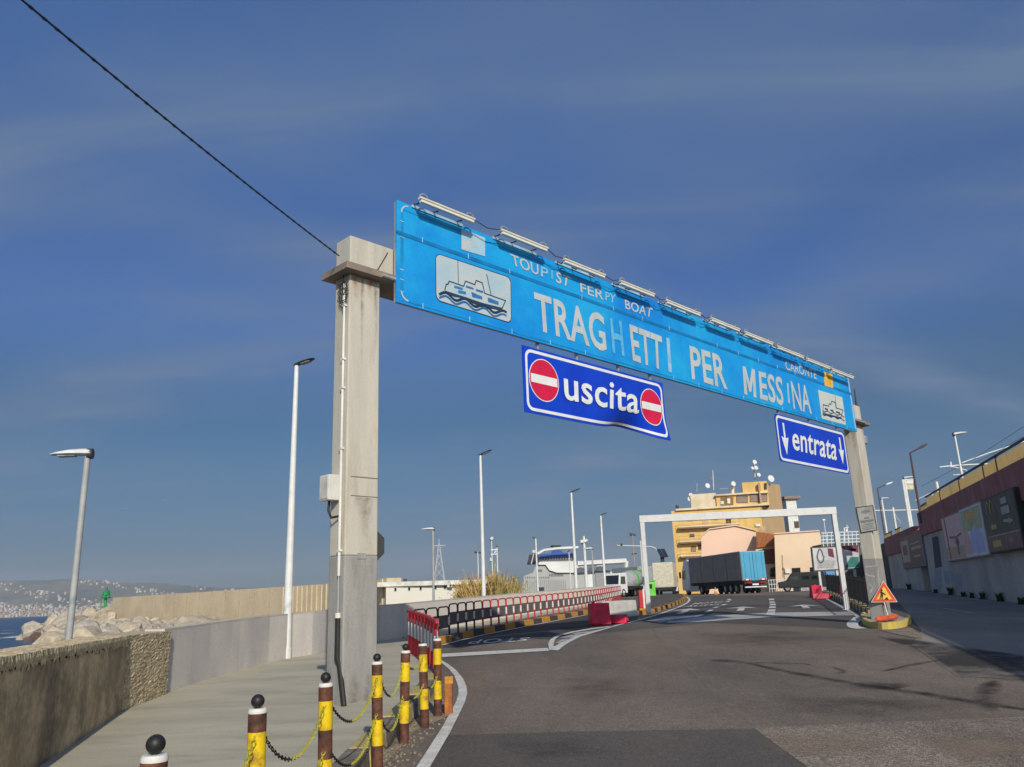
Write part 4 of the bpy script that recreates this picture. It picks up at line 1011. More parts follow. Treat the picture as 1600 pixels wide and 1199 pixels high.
# ------------------------------------------------------------------ bollards and chains
yel = mat('bollard_yellow', (0.80, 0.56, 0.008), 0.5, scale=3, col2=(0.68, 0.46, 0.01), fine=0.05, dirt=(0.20, 0.09, 0.03), dirt_amt=0.85, dscale=9, rnd=True)
brn = mat('bollard_rust_brown', (0.055, 0.028, 0.022), 0.7, scale=9, col2=(0.15, 0.052, 0.03), fine=0.15, dirt=(0.26, 0.11, 0.05), dirt_amt=0.6, dscale=8, rnd=True, bump=.15, bscale=50)
wht = mat('bollard_white', (0.72, 0.70, 0.66), 0.6); ballm = mat('bollard_ball', (0.018, 0.018, 0.018), 0.5)
chy = mat('chain_yellow', (0.50, 0.47, 0.04), 0.5); chb = mat('chain_black', (0.03, 0.026, 0.024), 0.6)
def tops(px, py, h=1.0):                            # ground point under a bollard top seen at a pixel
    p = gp(px, py, h); return Vector((p.x, p.y, g(p.y)))
bol = [tops(237, 1184), tops(406, 1109), tops(512, 1069), tops(591, 1036), tops(631, 1018.5), tops(663, 1007.5), tops(683, 999.5)]
def make_bollard(ball=True):
    r = T('bollard', 'x', 'bollard', group='striped chain bollards along the kerb', local=True)
    b = MB(); b.lathe((0, 0, 0), [(0.056, -0.05), (0.055, 0.22)], 18); b.build('lower_band', brn, r, smooth=True)
    for z0, z1, m in ((0.22, 0.46, yel), (0.46, 0.67, brn), (0.67, 0.88, yel), (0.88, 0.985, brn)):
        b = MB(); b.lathe((0, 0, 0), [(0.055, z0), (0.055, z1)], 18); b.build('painted_band', m, r, smooth=True)
    b = MB(); b.lathe((0, 0, 0), [(0.0565, 0.985), (0.0565, 1.0), (0.05, 1.012)], 18); b.build('white_rim', wht, r, smooth=True)
    if ball:
        b = MB(); b.lathe((0, 0, 0), [(0.02, 1.0)] + [(0.04 * math.sin(t) + 0.0005, 1.052 - 0.04 * math.cos(t)) for t in [math.pi * (0.12 + 0.88 * k / 10) for k in range(11)]], 16); b.build('ball_finial', ballm, r, smooth=True)
    for zc in (0.86, 0.52):
        b = MB(); b.tube([(0.05, 0, zc), (0.085, 0, zc + 0.012), (0.085, 0, zc - 0.02), (0.05, 0, zc - 0.012)], 0.006, 5); b.build('chain_eye', brn, r)
    return r
bl = ['yellow and brown striped bollard nearest the camera, mostly cut off by the frame', 'second striped bollard from the camera, yellow band below a brown top', 'third striped bollard from the camera, in front of the tall pillar',
      'fourth striped bollard from the camera, just right of the tall pillar', 'fifth striped bollard from the camera, in the gravel by the kerb', 'striped bollard without a ball, before the red and white barriers', 'last striped bollard, leaning against the red barrier end']
pb1 = make_bollard(True); pb2 = make_bollard(False)
for i, p in enumerate(bol):
    src = pb1 if i < 5 else pb2
    if i in (0, 5): src.location = p; src.rotation_euler = (0, 0, 1.5); src['label'] = bl[i]; o = src
    else: o = dup(src, p, 1.5 + random.uniform(-.3, .3), bl[i])
    o.rotation_euler.x = random.uniform(-.03, .03); o.rotation_euler.y = random.uniform(-.03, .03)
def chain(b, pts, L0=0.045, w=0.013, r=0.0045, mi_f=None):
    """interlocking links along a polyline"""
    acc = []; d = 0
    tot = sum((pts[i + 1] - pts[i]).length for i in range(len(pts) - 1)); n = int(tot / (L0 * 0.78)); 
    def pos(s):
        for i in range(len(pts) - 1):
            l = (pts[i + 1] - pts[i]).length
            if s <= l: return pts[i].lerp(pts[i + 1], s / l), (pts[i + 1] - pts[i]).normalized()
            s -= l
        return pts[-1], (pts[-1] - pts[-2]).normalized()
    for k in range(n):
        c, t = pos(tot * (k + 0.5) / n); side = t.cross(UP).normalized(); up2 = side.cross(t)
        e = side if k % 2 else up2; f_ = up2 if k % 2 else side
        ring = []
        for j in range(8):
            a = 2 * math.pi * j / 8; ring.append(c + t * (L0 / 2 * math.cos(a)) + e * (w * math.sin(a)))
        vs = []
        for j in range(8):
            cc = ring[j]; rad = (cc - c).normalized()
            for q_ in range(3):
                an = 2 * math.pi * q_ / 3; vs.append(cc + (rad * math.cos(an) + f_ * math.sin(an)) * r)
        fs = [(j * 3 + q_, ((j + 1) % 8) * 3 + q_, ((j + 1) % 8) * 3 + (q_ + 1) % 3, j * 3 + (q_ + 1) % 3) for j in range(8) for q_ in range(3)]
        b.add(vs, fs, 0 if k < n * mi_f else 1)
spn = ['between the two bollards nearest the camera', 'between the second and third bollard', 'between the third and fourth bollard', 'between the fourth and fifth bollard', 'between the fifth and sixth bollard', 'between the last two bollards']
for i in range(len(bol) - 1):
    a, c = bol[i], bol[i + 1]
    for zc, nm in ((0.86, 'upper'), (0.52, 'lower')):
        if i == 5 and nm == 'upper': continue
        pts = []
        sag = 0.26 if nm == 'upper' else 0.27
        if i >= 4: sag = 0.1
        dd = (c - a).normalized()
        for k in range(17):
            t = k / 16; p = a.lerp(c, t) + dd * (0.06 * (1 - 2 * t)) + UP * (zc - sag * 4 * t * (1 - t)); pts.append(p)
        b = MB(); chain(b, pts, mi_f=0.42)
        o = b.build('plastic_chain', [chb, chy], kind='x'); del o['kind']
        tag(o, 'half black half yellow %s chain %s' % (nm, spn[i]), 'chain', 'chains hung between the bollards')

# ------------------------------------------------------------------ long kerb with red and white hoop barriers
lk = [tuple(gp(*p)[:2]) for p in [(688, 1007.5), (741, 994.5), (787, 985), (844, 974), (900, 963.5), (927, 957.5), (952, 950), (976, 942)]]
lkerb = T('striped_kerb', 'x', 'x'); del lkerb['label']; del lkerb['category']; lkerb['kind'] = 'structure'
lkp = path_pts(smooth_path(lk, 2), 0.05)
kerb_run(lkerb, lkp, 1.05, 0.20, 0.30, [kerb_orange, kerb_black], side=1, gap=0.008)
b = MB(); q = smooth_path(lk, 2)
inner = [q[i] + Vector((-(q[min(i + 1, len(q) - 1)] - q[max(i - 1, 0)]).normalized().y, (q[min(i + 1, len(q) - 1)] - q[max(i - 1, 0)]).normalized().x)) * 0.29 for i in range(len(q))]
slab(b, [tuple(p) for p in inner] + [(6.1, 55.4), (3.3, 47.4), (-0.2, 38.4), (-2.3, 31.4), (-3.7, 26.2), (-3.4, 25)], -0.05, 0.17); b.build('walkway', pave, kind='structure')
bred = mat('barrier_red', (0.50, 0.02, 0.03), 0.5, var=0.1, fine=0.04); bwht = mat('barrier_white', (0.72, 0.70, 0.68), 0.5, var=0.06)
bpanel = mat('barrier_board_back', (0.17, 0.135, 0.13), 0.7, scale=3, fine=0.06); bdark = mat('barrier_dark', (0.05, 0.03, 0.03), 0.6)  # the first two barriers are coloured darker than the rest
def make_hoops(n, pitch, h, m_hoop, name, board=True, r=0.022):
    root = T(name, 'x', 'barrier', group='x', local=True)
    for k in range(n):
        x0 = k * pitch + 0.03; x1 = (k + 1) * pitch - 0.03; rr_ = 0.12
        pts = [(x0, 0, 0), (x0, 0, h - rr_)] + [(x0 + rr_ - rr_ * math.cos(t), 0, h - rr_ + rr_ * math.sin(t)) for t in (0.4, 0.8, 1.2, 1.57)] + [(x1 - rr_ + rr_ * math.sin(t), 0, h - rr_ + rr_ * math.cos(t)) for t in (0, 0.4, 0.8, 1.2, 1.57)] + [(x1, 0, 0)]
        b = MB(); b.tube(pts, r, 6); hp = b.build('hoop', m_hoop, root, smooth=True)
        for xx in (x0, x1):
            b = MB(); b.tube([(xx, 0, h * 0.40), (xx, 0, h * 0.66)], r + 0.003, 6); b.build('white_band', bwht, hp)
    if board:
        b = MB(); b.box((n * pitch / 2, 0.028, h * 0.52), (n * pitch - 0.02, 0.012, h * 0.42)); b.build('board', bpanel, root)
        b = MB(); b.box((n * pitch / 2, 0.036, h * 0.52), (n * pitch - 0.04, 0.006, h * 0.40)); b.build('board_front', bwht, root)
    return root
Pm, HN = 0.80, 3
protoB = None; protoD = None; cnt = 0
lcen = [lkp[i] + Vector((-(lkp[i + 1] - lkp[i]).normalized().y, (lkp[i + 1] - lkp[i]).normalized().x)) * 0.15 for i in range(len(lkp) - 1)]
# start a little further back so the row turns the corner
first = lcen[0]; lead = [first + Vector((-0.42, -0.9)) * 1.2 * (1 - k / 40) for k in range(40)]
row = path_pts(lead + lcen, Pm * HN)
names_row = ['dark hooped barrier at the near corner of the striped kerb', 'second hooped barrier along the striped kerb, still dark']
for i in range(len(row) - 1):
    a, c = row[i], row[i + 1]; ang = math.atan2(c.y - a.y, c.x - a.x)
    lab = names_row[i] if i < 2 else '%s red and white hooped barrier along the striped kerb from the corner' % (ORD[i] if i < len(ORD) else 'last')
    if i < 2:
        if protoD is None: protoD = make_hoops(HN, Pm, 0.92, bdark, 'hoop_barrier'); o = protoD
        else: o = dup(protoD, (0, 0, 0))
    else:
        if protoB is None: protoB = make_hoops(HN, Pm, 0.92, bred, 'hoop_barrier'); o = protoB
        else: o = dup(protoB, (0, 0, 0))
    zbase = g(a.y) + (0.185 if i > 0 else 0.12)
    o.location = (a.x, a.y, zbase); o.rotation_euler = (0, -math.atan2(g(c.y) - g(a.y), (c - a).length), ang)
    o['label'] = lab; o['group'] = 'hooped barriers along the striped kerb'
# red and white plastic barriers coming back towards the bollards
rb = [gp(684, 1062, 0.12), gp(668, 1040, 0.12), gp(652, 1027, 0.12), gp(637, 1016, 0.12)]
thick = None
for i in range(3):
    a, c = rb[i], rb[i + 1]; ln = (c - a).length
    root = T('plastic_barrier', ['red and white upright barrier directly behind the last bollard', 'middle red and white upright barrier between the bollards and the striped kerb', 'farthest red and white upright barrier, at the corner by the grey wall'][i], 'barrier', (a.x, a.y, g(a.y) + 0.12), 'red and white upright barriers at the corner')
    d = (c - a); d.z = 0; d.normalize(); n = Vector((-d.y, d.x, 0))
    for k in range(3):
        p = a + d * (ln * (k + 0.3) / 3); z0 = g(p.y) + 0.12
        for z0_, z1_, m, nm, r_ in ((0, 0.40, bred, 'post_foot', 0.06), (0.40, 0.72, bwht, 'white_band', 0.042), (0.72, 1.02, bred, 'post_top', 0.043)):
            b = MB(); b.tube([(p.x, p.y, z0 + z0_), (p.x, p.y, z0 + (z0_ + z1_) / 2), (p.x, p.y, z0 + z1_)], [r_, r_ * 0.85 if nm == 'post_foot' else r_, r_ * 0.7 if nm != 'white_band' else r_], 10); b.build(nm, m, root, smooth=True)
    b = MB(); m_ = (a + c) / 2; sl = Vector((d.x * ln, d.y * ln, g(c.y) - g(a.y))).normalized()
    b.box((m_.x, m_.y, g(m_.y) + 0.12 + 0.60), (ln, 0.02, 0.42), (sl, n, n.cross(sl) * -1)); b.build('board', mat('barrier_board_grey', (0.34, 0.30, 0.30), 0.7), root)
    b = MB(); b.box((m_.x, m_.y, g(m_.y) + 0.12 + 0.97), (ln, 0.05, 0.05), (sl, n, n.cross(sl) * -1)); b.build('top_rail', bred, root)
# orange net bundle / worn board tied by the last bollard
ob = bol[6] + Vector((0.14, 0.1, 0))
w_ = T('barrier_stump', 'short worn orange and brown post stump beside the last bollard', 'post', ob)
b = MB(); b.box(ob + UP * 0.2, (0.11, 0.09, 0.44)); b.build('stump', mat('stump_orange', (0.50, 0.18, 0.03), 0.8, scale=5, col2=(0.22, 0.07, 0.03)), w_, bevel=0.01)
b = MB(); b.box(ob + UP * 0.45 + Vector((0.01, 0, 0)), (0.12, 0.10, 0.10)); b.build('stump_cap', kerb_orange, w_, bevel=0.01)

# ------------------------------------------------------------------ traffic island ahead with the height portal
isl_r = [(1001, 962), (1018, 959), (1035, 953.5), (1052, 948), (1066, 942.5), (1074, 937.5), (1073, 933.5), (1062, 930.5), (1045, 928.6)]
isl = [gp(*p) for p in isl_r]
isl_l = [gp(*p) for p in [(1020, 929.5), (996, 934), (988, 942), (992, 954)]]
islk = T('island_kerb', 'x', 'x'); del islk['label']; del islk['category']; islk['kind'] = 'structure'
ip = path_pts(smooth_path([tuple(p[:2]) for p in isl], 2), 0.05)
kerb_run(islk, ip, 0.95, 0.19, 0.28, [kerb_orange, kerb_black], side=1, gap=0.008)
b = MB(); sm = smooth_path([tuple(p[:2]) for p in isl], 2); sh = []
for i in range(len(sm)):
    d = (sm[min(i + 1, len(sm) - 1)] - sm[max(i - 1, 0)]).normalized(); sh.append(sm[i] + Vector((-d.y, d.x)) * 0.2)
slab(b, [tuple(p) for p in sh] + [tuple(p[:2]) for p in isl_l], -0.05, 0.16); b.build('traffic_island', asphalt_lane, kind='structure')
steel = mat('galvanised_steel', (0.56, 0.57, 0.56), 0.5, metal=0.2, scale=4, var=0.035, fine=0.02)
pl = gp(1014, 957, 0.16); pr = Vector((hz(1320, 36.2), 36.2, g(36.2))); ztop = float(at(1003, 806, pl.y).z)
port = T('height_portal', 'grey steel height limit portal spanning the entrance lanes', 'portal', pl)
pdx = (pr - pl); pdx.z = 0; pdx.normalize(); pny = Vector((-pdx.y, pdx.x, 0)); pax = (pdx, pny, UP)
for p in (pl, pr):
    b = MB(); b.box(Vector((p.x, p.y, (p.z + ztop) / 2)), (0.2, 0.2, ztop - p.z), pax); b.build('post', steel, port, bevel=0.01)
    b = MB(); b.box(Vector((p.x, p.y, p.z + 0.012)), (0.4, 0.4, 0.024), pax); b.build('base_plate', steel, port)
zr = float(at(1306, 790, pr.y).z)
b = MB(); mid = Vector(((pl.x + pr.x) / 2, (pl.y + pr.y) / 2, 0)); ln = (Vector((pr.x, pr.y)) - Vector((pl.x, pl.y))).length
b.box(mid + UP * (ztop - 0.16), (ln + 0.24, 0.22, 0.32), pax); b.build('cross_beam', steel, port, bevel=0.012)
# red and white crash post with an orange foot on the island tip
tip = gp(1010, 956, 0.19)
cp = T('crash_cushion', 'tall red and white marker box on an orange foot at the island tip', 'marker', gp(1009, 958, 0.0))
tq = gp(1009, 959, 0.0); tz = tq.z
b = MB(); b.box((tq.x, tq.y + .35, tz + 0.12), (0.55, 0.55, 0.26)); b.build('foot', kerb_orange, cp, bevel=0.03)
for sx in (-1, 1):
    b = MB(); b.box((tq.x + sx * 0.13, tq.y + .35, tz + 0.66), (0.22, 0.26, 0.82)); b.build('red_panel', bred, cp, bevel=0.03)
b = MB(); b.box((tq.x, tq.y + .25, tz + 0.68), (0.09, 0.08, 0.88)); b.build('white_strip', bwht, cp, bevel=0.01)
# solar warning mast
sp_ = gp(1008.5, 950, 0.17); smz = lambda py: float(at(1004, py, sp_.y).z)
smst = T('solar_mast', 'thin white mast with a side arm and two tilted solar panels', 'mast', sp_)
whm = mat('white_mast', (0.68, 0.69, 0.68), 0.5, var=0.05)
b = MB(); b.tube([sp_, Vector((sp_.x, sp_.y, smz(845)))], [0.05, 0.035], 8); b.build('pole', whm, smst, smooth=True)
Y2 = sp_.y
b = MB(); b.tube([at(964, 852.5, Y2), at(1000, 853.5, Y2), at(1018, 854.5, Y2), at(1024, 857, Y2)], 0.025, 6); b.build('arm', whm, smst, smooth=True)
b = MB(); b.box(at(971, 851.5, Y2), (0.10, 0.10, 0.12)); b.build('sensor', blk, smst, bevel=0.02)
sol = mat('solar_cell', (0.012, 0.02, 0.04), 0.3, spec=0.6)
for x0, x1 in ((1026, 1031.5), (1032.5, 1038)):
    c = [at(x0, 858, Y2), at(x1, 857.5, Y2), at(x1 + 6.5, 870, Y2 - 0.25), at(x0 + 6.5, 871.5, Y2 - 0.25)]
    b = MB(); b.prism(c, Vector((0.0, 0.04, -0.01))); b.build('solar_panel', sol, smst)
b = MB(); b.box(at(1035, 874.5, Y2), (0.18, 0.15, 0.26)); b.build('battery_box', blk, smst)
b = MB(); b.tube([at(1024, 857, Y2), at(1030, 864, Y2), at(1034, 872, Y2)], 0.02, 6); b.build('panel_bracket', whm, smst)

# movable road blocks
redpl = mat('red_plastic', (0.62, 0.02, 0.07), 0.45, scale=3, var=0.15, fine=0.05)
def jersey(name, label, p, ang, ln, h, wb, wt, m, group=None):
    r = T(name, label, 'road block', (p.x, p.y, g(p.y)), group, local=True); r.rotation_euler = (0, 0, ang)
    prof = [(-wb / 2, 0.02), (-wb / 2, 0.10 * h / 0.8), (-wt / 2 - 0.04, 0.34 * h / 0.8), (-wt / 2, h), (wt / 2, h), (wt / 2 + 0.04, 0.34 * h / 0.8), (wb / 2, 0.10 * h / 0.8), (wb / 2, 0.02)]
    b = MB(); b.prism([(-ln / 2, y, z_) for y, z_ in prof], (ln, 0, 0)); b.build('body', m, r, bevel=0.025)
    return r
p = gp(938, 977.5); r = jersey('plastic_road_block', 'upright red plastic road block at the tip of the striped nose', p + Vector((0, .25, 0)), 0.25, 0.75, 0.80, 0.55, 0.34, redpl)
b = MB(); b.tube([(-0.2, 0, 0.8), (-0.2, 0, 0.85)], 0.06, 10); b.build('filler_cap', redpl, r)
p = gp(962, 975.5); r = jersey('plastic_road_block', 'fallen low red plastic road block lying beside the upright one', p + Vector((0, .2, 0)), -0.35, 0.95, 0.34, 0.42, 0.25, redpl)
b = MB(); b.tube([(0.45, 0, 0.17), (0.52, 0, 0.17)], 0.09, 10); b.build('coupling', redpl, r)
cm = mat('block_concrete', (0.52, 0.51, 0.48), 0.85, scale=3, col2=(0.40, 0.39, 0.37), fine=0.06)
p = gp(972, 969.5); r = jersey('concrete_road_block', 'pale concrete road block behind the red plastic ones', p + Vector((0.1, 2.2, 0)), 0.62, 2.0, 0.72, 0.62, 0.30, cm)
b = MB(); b.box((-1.01, 0, 0.3), (0.03, 0.12, 0.3)); b.build('end_socket', mat('socket', (0.2, 0.2, 0.19), 0.9), r)
p = gp(1276, 934); r = jersey('plastic_road_block', 'upright red plastic road block beside the right hand lane', p, 0.2, 0.7, 0.75, 0.5, 0.3, redpl)
b = MB(); b.tube([(0, 0, 0.75), (0, 0, 0.8)], 0.06, 8); b.build('filler_cap', redpl, r)
p = gp(1284, 936.5); r = jersey('plastic_road_block', 'fallen red plastic road block lying across the right lane edge', p, -0.2, 1.0, 0.34, 0.4, 0.25, redpl)
b = MB(); b.tube([(0.5, 0, 0.17), (0.56, 0, 0.17)], 0.09, 8); b.build('coupling', redpl, r)
p = gp(1310, 941); r = T('plastic_barrel', 'slim red marker cylinder among the black railings', 'marker', (p.x + .4, p.y + .3, g(p.y)), local=True)
b = MB(); b.lathe((0, 0, 0), [(0.16, 0), (0.14, 0.1), (0.12, 0.9)], 12); b.build('body', redpl, r, smooth=True)
b = MB(); b.lathe((0, 0, 0), [(0.128, 0.55), (0.124, 0.7)], 12); b.build('white_band', bwht, r, smooth=True)

# ------------------------------------------------------------------ far pillar island, works sign, black railing
kpix = [(1344, 967), (1348, 976), (1358, 982), (1385, 984.5), (1410, 981.5), (1424, 976), (1426, 970), (1412, 963), (1385, 959), (1360, 961)]
ki = [gp(*p) for p in kpix]
pis = T('pillar_island', 'x', 'x'); del pis['label']; del pis['category']; pis['kind'] = 'structure'
b = MB(); kc = sum((Vector(p[:2]) for p in ki), Vector((0, 0))) / len(ki); slab(b, [tuple(kc + (Vector(p[:2]) - kc) * 0.93) for p in ki], -0.03, 0.16); b.build('island_top', mat('island_concrete', (0.42, 0.39, 0.32), 0.9, scale=3, col2=(0.3, 0.27, 0.22), fine=0.1), pis)
ipp = path_pts(smooth_path([tuple(p[:2]) for p in ki] + [tuple(ki[0][:2])], 2), 0.05)
yk = mat('island_yellow', (0.62, 0.46, 0.07), 0.8, scale=4, col2=(0.50, 0.42, 0.2), fine=0.12)
kerb_run(pis, ipp, 0.62, 0.185, 0.14, [kerb_black] + [yk] * 30, side=1)
ws = gp(1383, 965.5, 0.19)
tri = T('works_sign', 'red bordered yellow triangular roadworks sign leaning at the far pillar foot', 'sign', ws)
n_t = Vector((-0.35, -0.93, 0.12)).normalized()
def tp_(px, py, o=0.0): return on_face(px, py, ws + Vector((0, -0.35, 0)) + n_t * o, n_t)
A, B_, C_ = (1361, 941.5), (1402.5, 941), (1380.5, 907.5)
cen = ((A[0] + B_[0] + C_[0]) / 3, (A[1] + B_[1] + C_[1]) / 3)
def sc_(k): return [(cen[0] + (p[0] - cen[0]) * k, cen[1] + (p[1] - cen[1]) * k) for p in (A, B_, C_)]
b = MB(); b.prism([tp_(*p, 0) for p in sc_(1.0)], -n_t * 0.02); b.build('plate', bwht, tri)
for k, m, o, nm in ((0.94, mat('works_orange_red', (0.72, 0.07, 0.02), 0.45), 0.004, 'red_border'), (0.60, mat('works_yellow', (0.85, 0.55, 0.04), 0.45), 0.007, 'yellow_field')):
    b = MB(); b.add([tp_(*p, o) for p in sc_(k)], [(0, 1, 2)]); b.build(nm, m, tri)
b = MB()
for poly in ([(1374, 937), (1376, 929), (1375, 925), (1378, 924), (1380, 929), (1379, 937), (1377.6, 937), (1377, 931), (1375.5, 937)], [(1377, 924), (1384, 929), (1383, 930.5), (1377, 926.5)], [(1382, 937.5), (1384, 934), (1386, 933), (1389, 937.5)], [(1376, 924), (1376, 921.5), (1378, 920.5), (1379.5, 922.5), (1378.5, 924)]):
    b.add([tp_(*p, 0.010) for p in poly], [tuple(range(len(poly)))])
b.build('digging_figure', blk, tri)
b = MB(); b.tube([ws + Vector((-0.02, -0.28, -0.01)), tp_(1381, 940, -0.03)], 0.02, 6); b.build('stand_leg', alu, tri)
b = MB(); b.tube([ws + Vector((0.02, 0.2, -0.01)), tp_(1381, 925, -0.03)], 0.02, 6); b.build('stand_leg', alu, tri)
sb0, sb1 = gp(1369, 968.5, 0.27), gp(1402, 963.5, 0.27)
sbag = T('sandbag', 'orange sausage shaped sandbag weighing down the roadworks sign', 'sandbag', (sb0 + sb1) / 2)
b = MB(); dv = sb1 - sb0
b.tube([sb0 + dv * t + UP * (0.01 * math.sin(9 * t)) for t in (0, .06, .2, .35, .48, .52, .65, .8, .94, 1)], [0.03, 0.07, 0.085, 0.085, 0.08, 0.05, 0.08, 0.085, 0.075, 0.03], 10)
b.build('bag', mat('sandbag_orange', (0.75, 0.13, 0.05), 0.6, var=0.12, scale=9), sbag, smooth=True)
b = MB(); b.tube([sb0 + dv * 0.49, sb0 + dv * 0.51], 0.065, 8); b.build('tie', blk, sbag)
# block edging and black railing right of the lanes
rk = [gp(*p) for p in [(1357, 966), (1345, 959), (1330, 950), (1312, 942), (1297, 935), (1284, 930)]]
rkk = T('edging_kerb', 'x', 'x'); del rkk['label']; del rkk['category']; rkk['kind'] = 'structure'
rp = path_pts(smooth_path([tuple(p[:2]) for p in rk], 1), 0.05)
edg = mat('edging_block', (0.46, 0.36, 0.16), 0.85, scale=3, col2=(0.3, 0.24, 0.13), fine=0.1)
kerb_run(rkk, rp, 0.85, 0.28, 0.40, [edg, kerb_black], side=-1, gap=0.05)
rc = [rp[i] + Vector(((rp[i + 1] - rp[i]).normalized().y, -(rp[i + 1] - rp[i]).normalized().x)) * 0.22 for i in range(len(rp) - 1)]
fence_m = mat('black_iron', (0.02, 0.02, 0.02), 0.5)
posts = path_pts(rc, 2.2)
for i in range(len(posts) - 1):
    a, c = posts[i], posts[i + 1]; z0, z1 = g(a.y) + 0.27, g(c.y) + 0.27
    fr_ = T('iron_railing', 'black iron railing panel beside the entrance lane, %s from the far pillar' % ORD[i], 'railing', (a.x, a.y, z0), 'black railing panels along the lane edge')
    A3, C3 = Vector((a.x, a.y, z0)), Vector((c.x, c.y, z1))
    b = MB(); b.tube([A3, A3 + UP * 1.15], 0.03, 6); b.build('post', fence_m, fr_)
    for h_ in (0.12, 1.0):
        b = MB(); b.tube([A3 + UP * h_, C3 + UP * h_], 0.02, 5); b.build('rail', fence_m, fr_)
    for k in range(1, 14):
        p = A3.lerp(C3, k / 14); b = MB(); b.tube([p + UP * 0.12, p + UP * 1.1], 0.011, 4); b.build('baluster', fence_m, fr_)

# ------------------------------------------------------------------ street lamps
lampwhite = mat('lamp_pole_white', (0.70, 0.71, 0.69), 0.45, var=0.05, fine=0.02); lampgrey = mat('lamp_pole_grey', (0.36, 0.37, 0.37), 0.5, var=0.08, fine=0.03)
headdark = mat('lamp_head_dark', (0.05, 0.055, 0.06), 0.5); headwhite = mat('lamp_head_white', (0.70, 0.70, 0.67), 0.45); lens = mat('lamp_lens', (0.25, 0.28, 0.26), 0.3)
rusty = mat('rusty_pole', (0.10, 0.055, 0.045), 0.8)
def lamp(label, base, top, hv, hl, r0, r1, pm, hm, style='flat', name='street_lamp', group=None):
    r = T(name, label, 'street lamp', base, group)
    b = MB(); b.tube([base - UP * 0.05, base.lerp(top, 0.5), top], [r0, (r0 + r1) / 2, r1], 12); b.build('pole', pm, r, smooth=True)
    b = MB(); b.tube([base, base + UP * 0.25], r0 * 1.15, 12); b.build('pole_foot', pm, r, smooth=True)
    hv = Vector(hv).normalized(); sd = hv.cross(UP).normalized(); up = sd.cross(hv)
    if style == 'flat':
        b = MB(); s = top + UP * 0.02 - hv * 0.12 * hl
        sec = [(0, .05, .03), (.12, .11, .05), (.45, .13, .06), (.8, .12, .045), (1.0, .06, .02)]
    else:
        b = MB(); s = top + UP * 0.03 - hv * 0.08 * hl
        sec = [(0, .10, .09), (.2, .13, .10), (.55, .15, .085), (.85, .11, .05), (1.0, .04, .015)]
    vs = []; n = 10
    for t, w, h in sec:
        for j in range(n):
            a = 2 * math.pi * j / n; k = math.sin(a)
            vs.append(s + hv * (t * hl) + sd * (w * hl / .7 * math.cos(a)) + up * ((h if k > 0 else h * 0.35) * hl / .7 * k))
    fs = [(i * n + j, i * n + (j + 1) % n, (i + 1) * n + (j + 1) % n, (i + 1) * n + j) for i in range(len(sec) - 1) for j in range(n)] + [tuple(range(n - 1, -1, -1)), tuple(range((len(sec) - 1) * n, len(sec) * n))]
    b.add(vs, fs); hd = b.build('lamp_head', hm, r, smooth=True)
    b = MB(); c = s + hv * hl * 0.58 - up * 0.032 * hl / .7; b.box(c, (hl * 0.42, 0.17 * hl / .7, 0.02), (hv, sd, up)); b.build('lens', lens, hd)
    if style == 'cobra':
        b = MB(); b.tube([s + hv * 0.0 - hv * 0.03, s + hv * 0.06], 0.10 * hl / .7, 10); b.build('end_cap', headdark, hd, smooth=True)
    b = MB(); b.tube([top - UP * 0.2, top + UP * 0.03], r1 * 0.8, 8); b.build('neck', pm, r, smooth=True)
    return r
def lamp_px(label, bx_, by_, tx, ty, Y, hv, hl, r0, r1, pm, hm, style='flat', zb=None, group=None):
    top = at(tx, ty, Y); zb_ = g(Y) if zb is None else zb
    return lamp(label, Vector((top.x, top.y, zb_)), top, hv, hl, r0, r1, pm, hm, style, group=group)
bp = gp(447, 1029, PW); top = at(452, 572, bp.y); top.x = bp.x; top.x = bp.x
lamp('tall white street lamp standing on the pavement left of the near pillar', bp, Vector((bp.x, bp.y, top.z)), (0.75, -0.25, 0.16), 0.62, 0.112, 0.058, lampwhite, headdark)
lamp_px('grey street lamp with white head behind the dark parapet at far left', 110, 990, 137, 712, 13.8, (-0.97, -0.2, -0.03), 0.66, 0.06, 0.05, lampgrey, headwhite, 'cobra', zb=-1.2)
lamp_px('tall white street lamp rising behind the hooped barriers, right of the near pillar', 757, 946, 750.5, 712, 36.0, (0.8, -0.2, 0.3), 0.66, 0.10, 0.055, lampwhite, headdark)
lamp_px('tall white street lamp in front of the ferry superstructure', 901, 935, 892.5, 770, 50.0, (0.85, -0.2, 0.3), 0.7, 0.11, 0.06, lampwhite, headdark)
lamp_px('tall white street lamp at the right end of the ferry', 948, 920, 938.5, 806, 70.0, (0.85, -0.2, 0.3), 0.7, 0.12, 0.07, lampwhite, headdark)
lamp_px('small grey street lamp with white head in front of the low white building', 677, 940, 676.5, 828, 45.0, (-0.97, -0.2, 0.0), 0.72, 0.07, 0.06, lampgrey, headwhite, 'cobra', zb=0.2)
lamp_px('small lamp with white head beside the ferry mast', 928, 920, 924.5, 858, 90.0, (-0.97, -0.2, 0.0), 1.1, 0.10, 0.08, lampgrey, headwhite, 'cobra', zb=1.3)
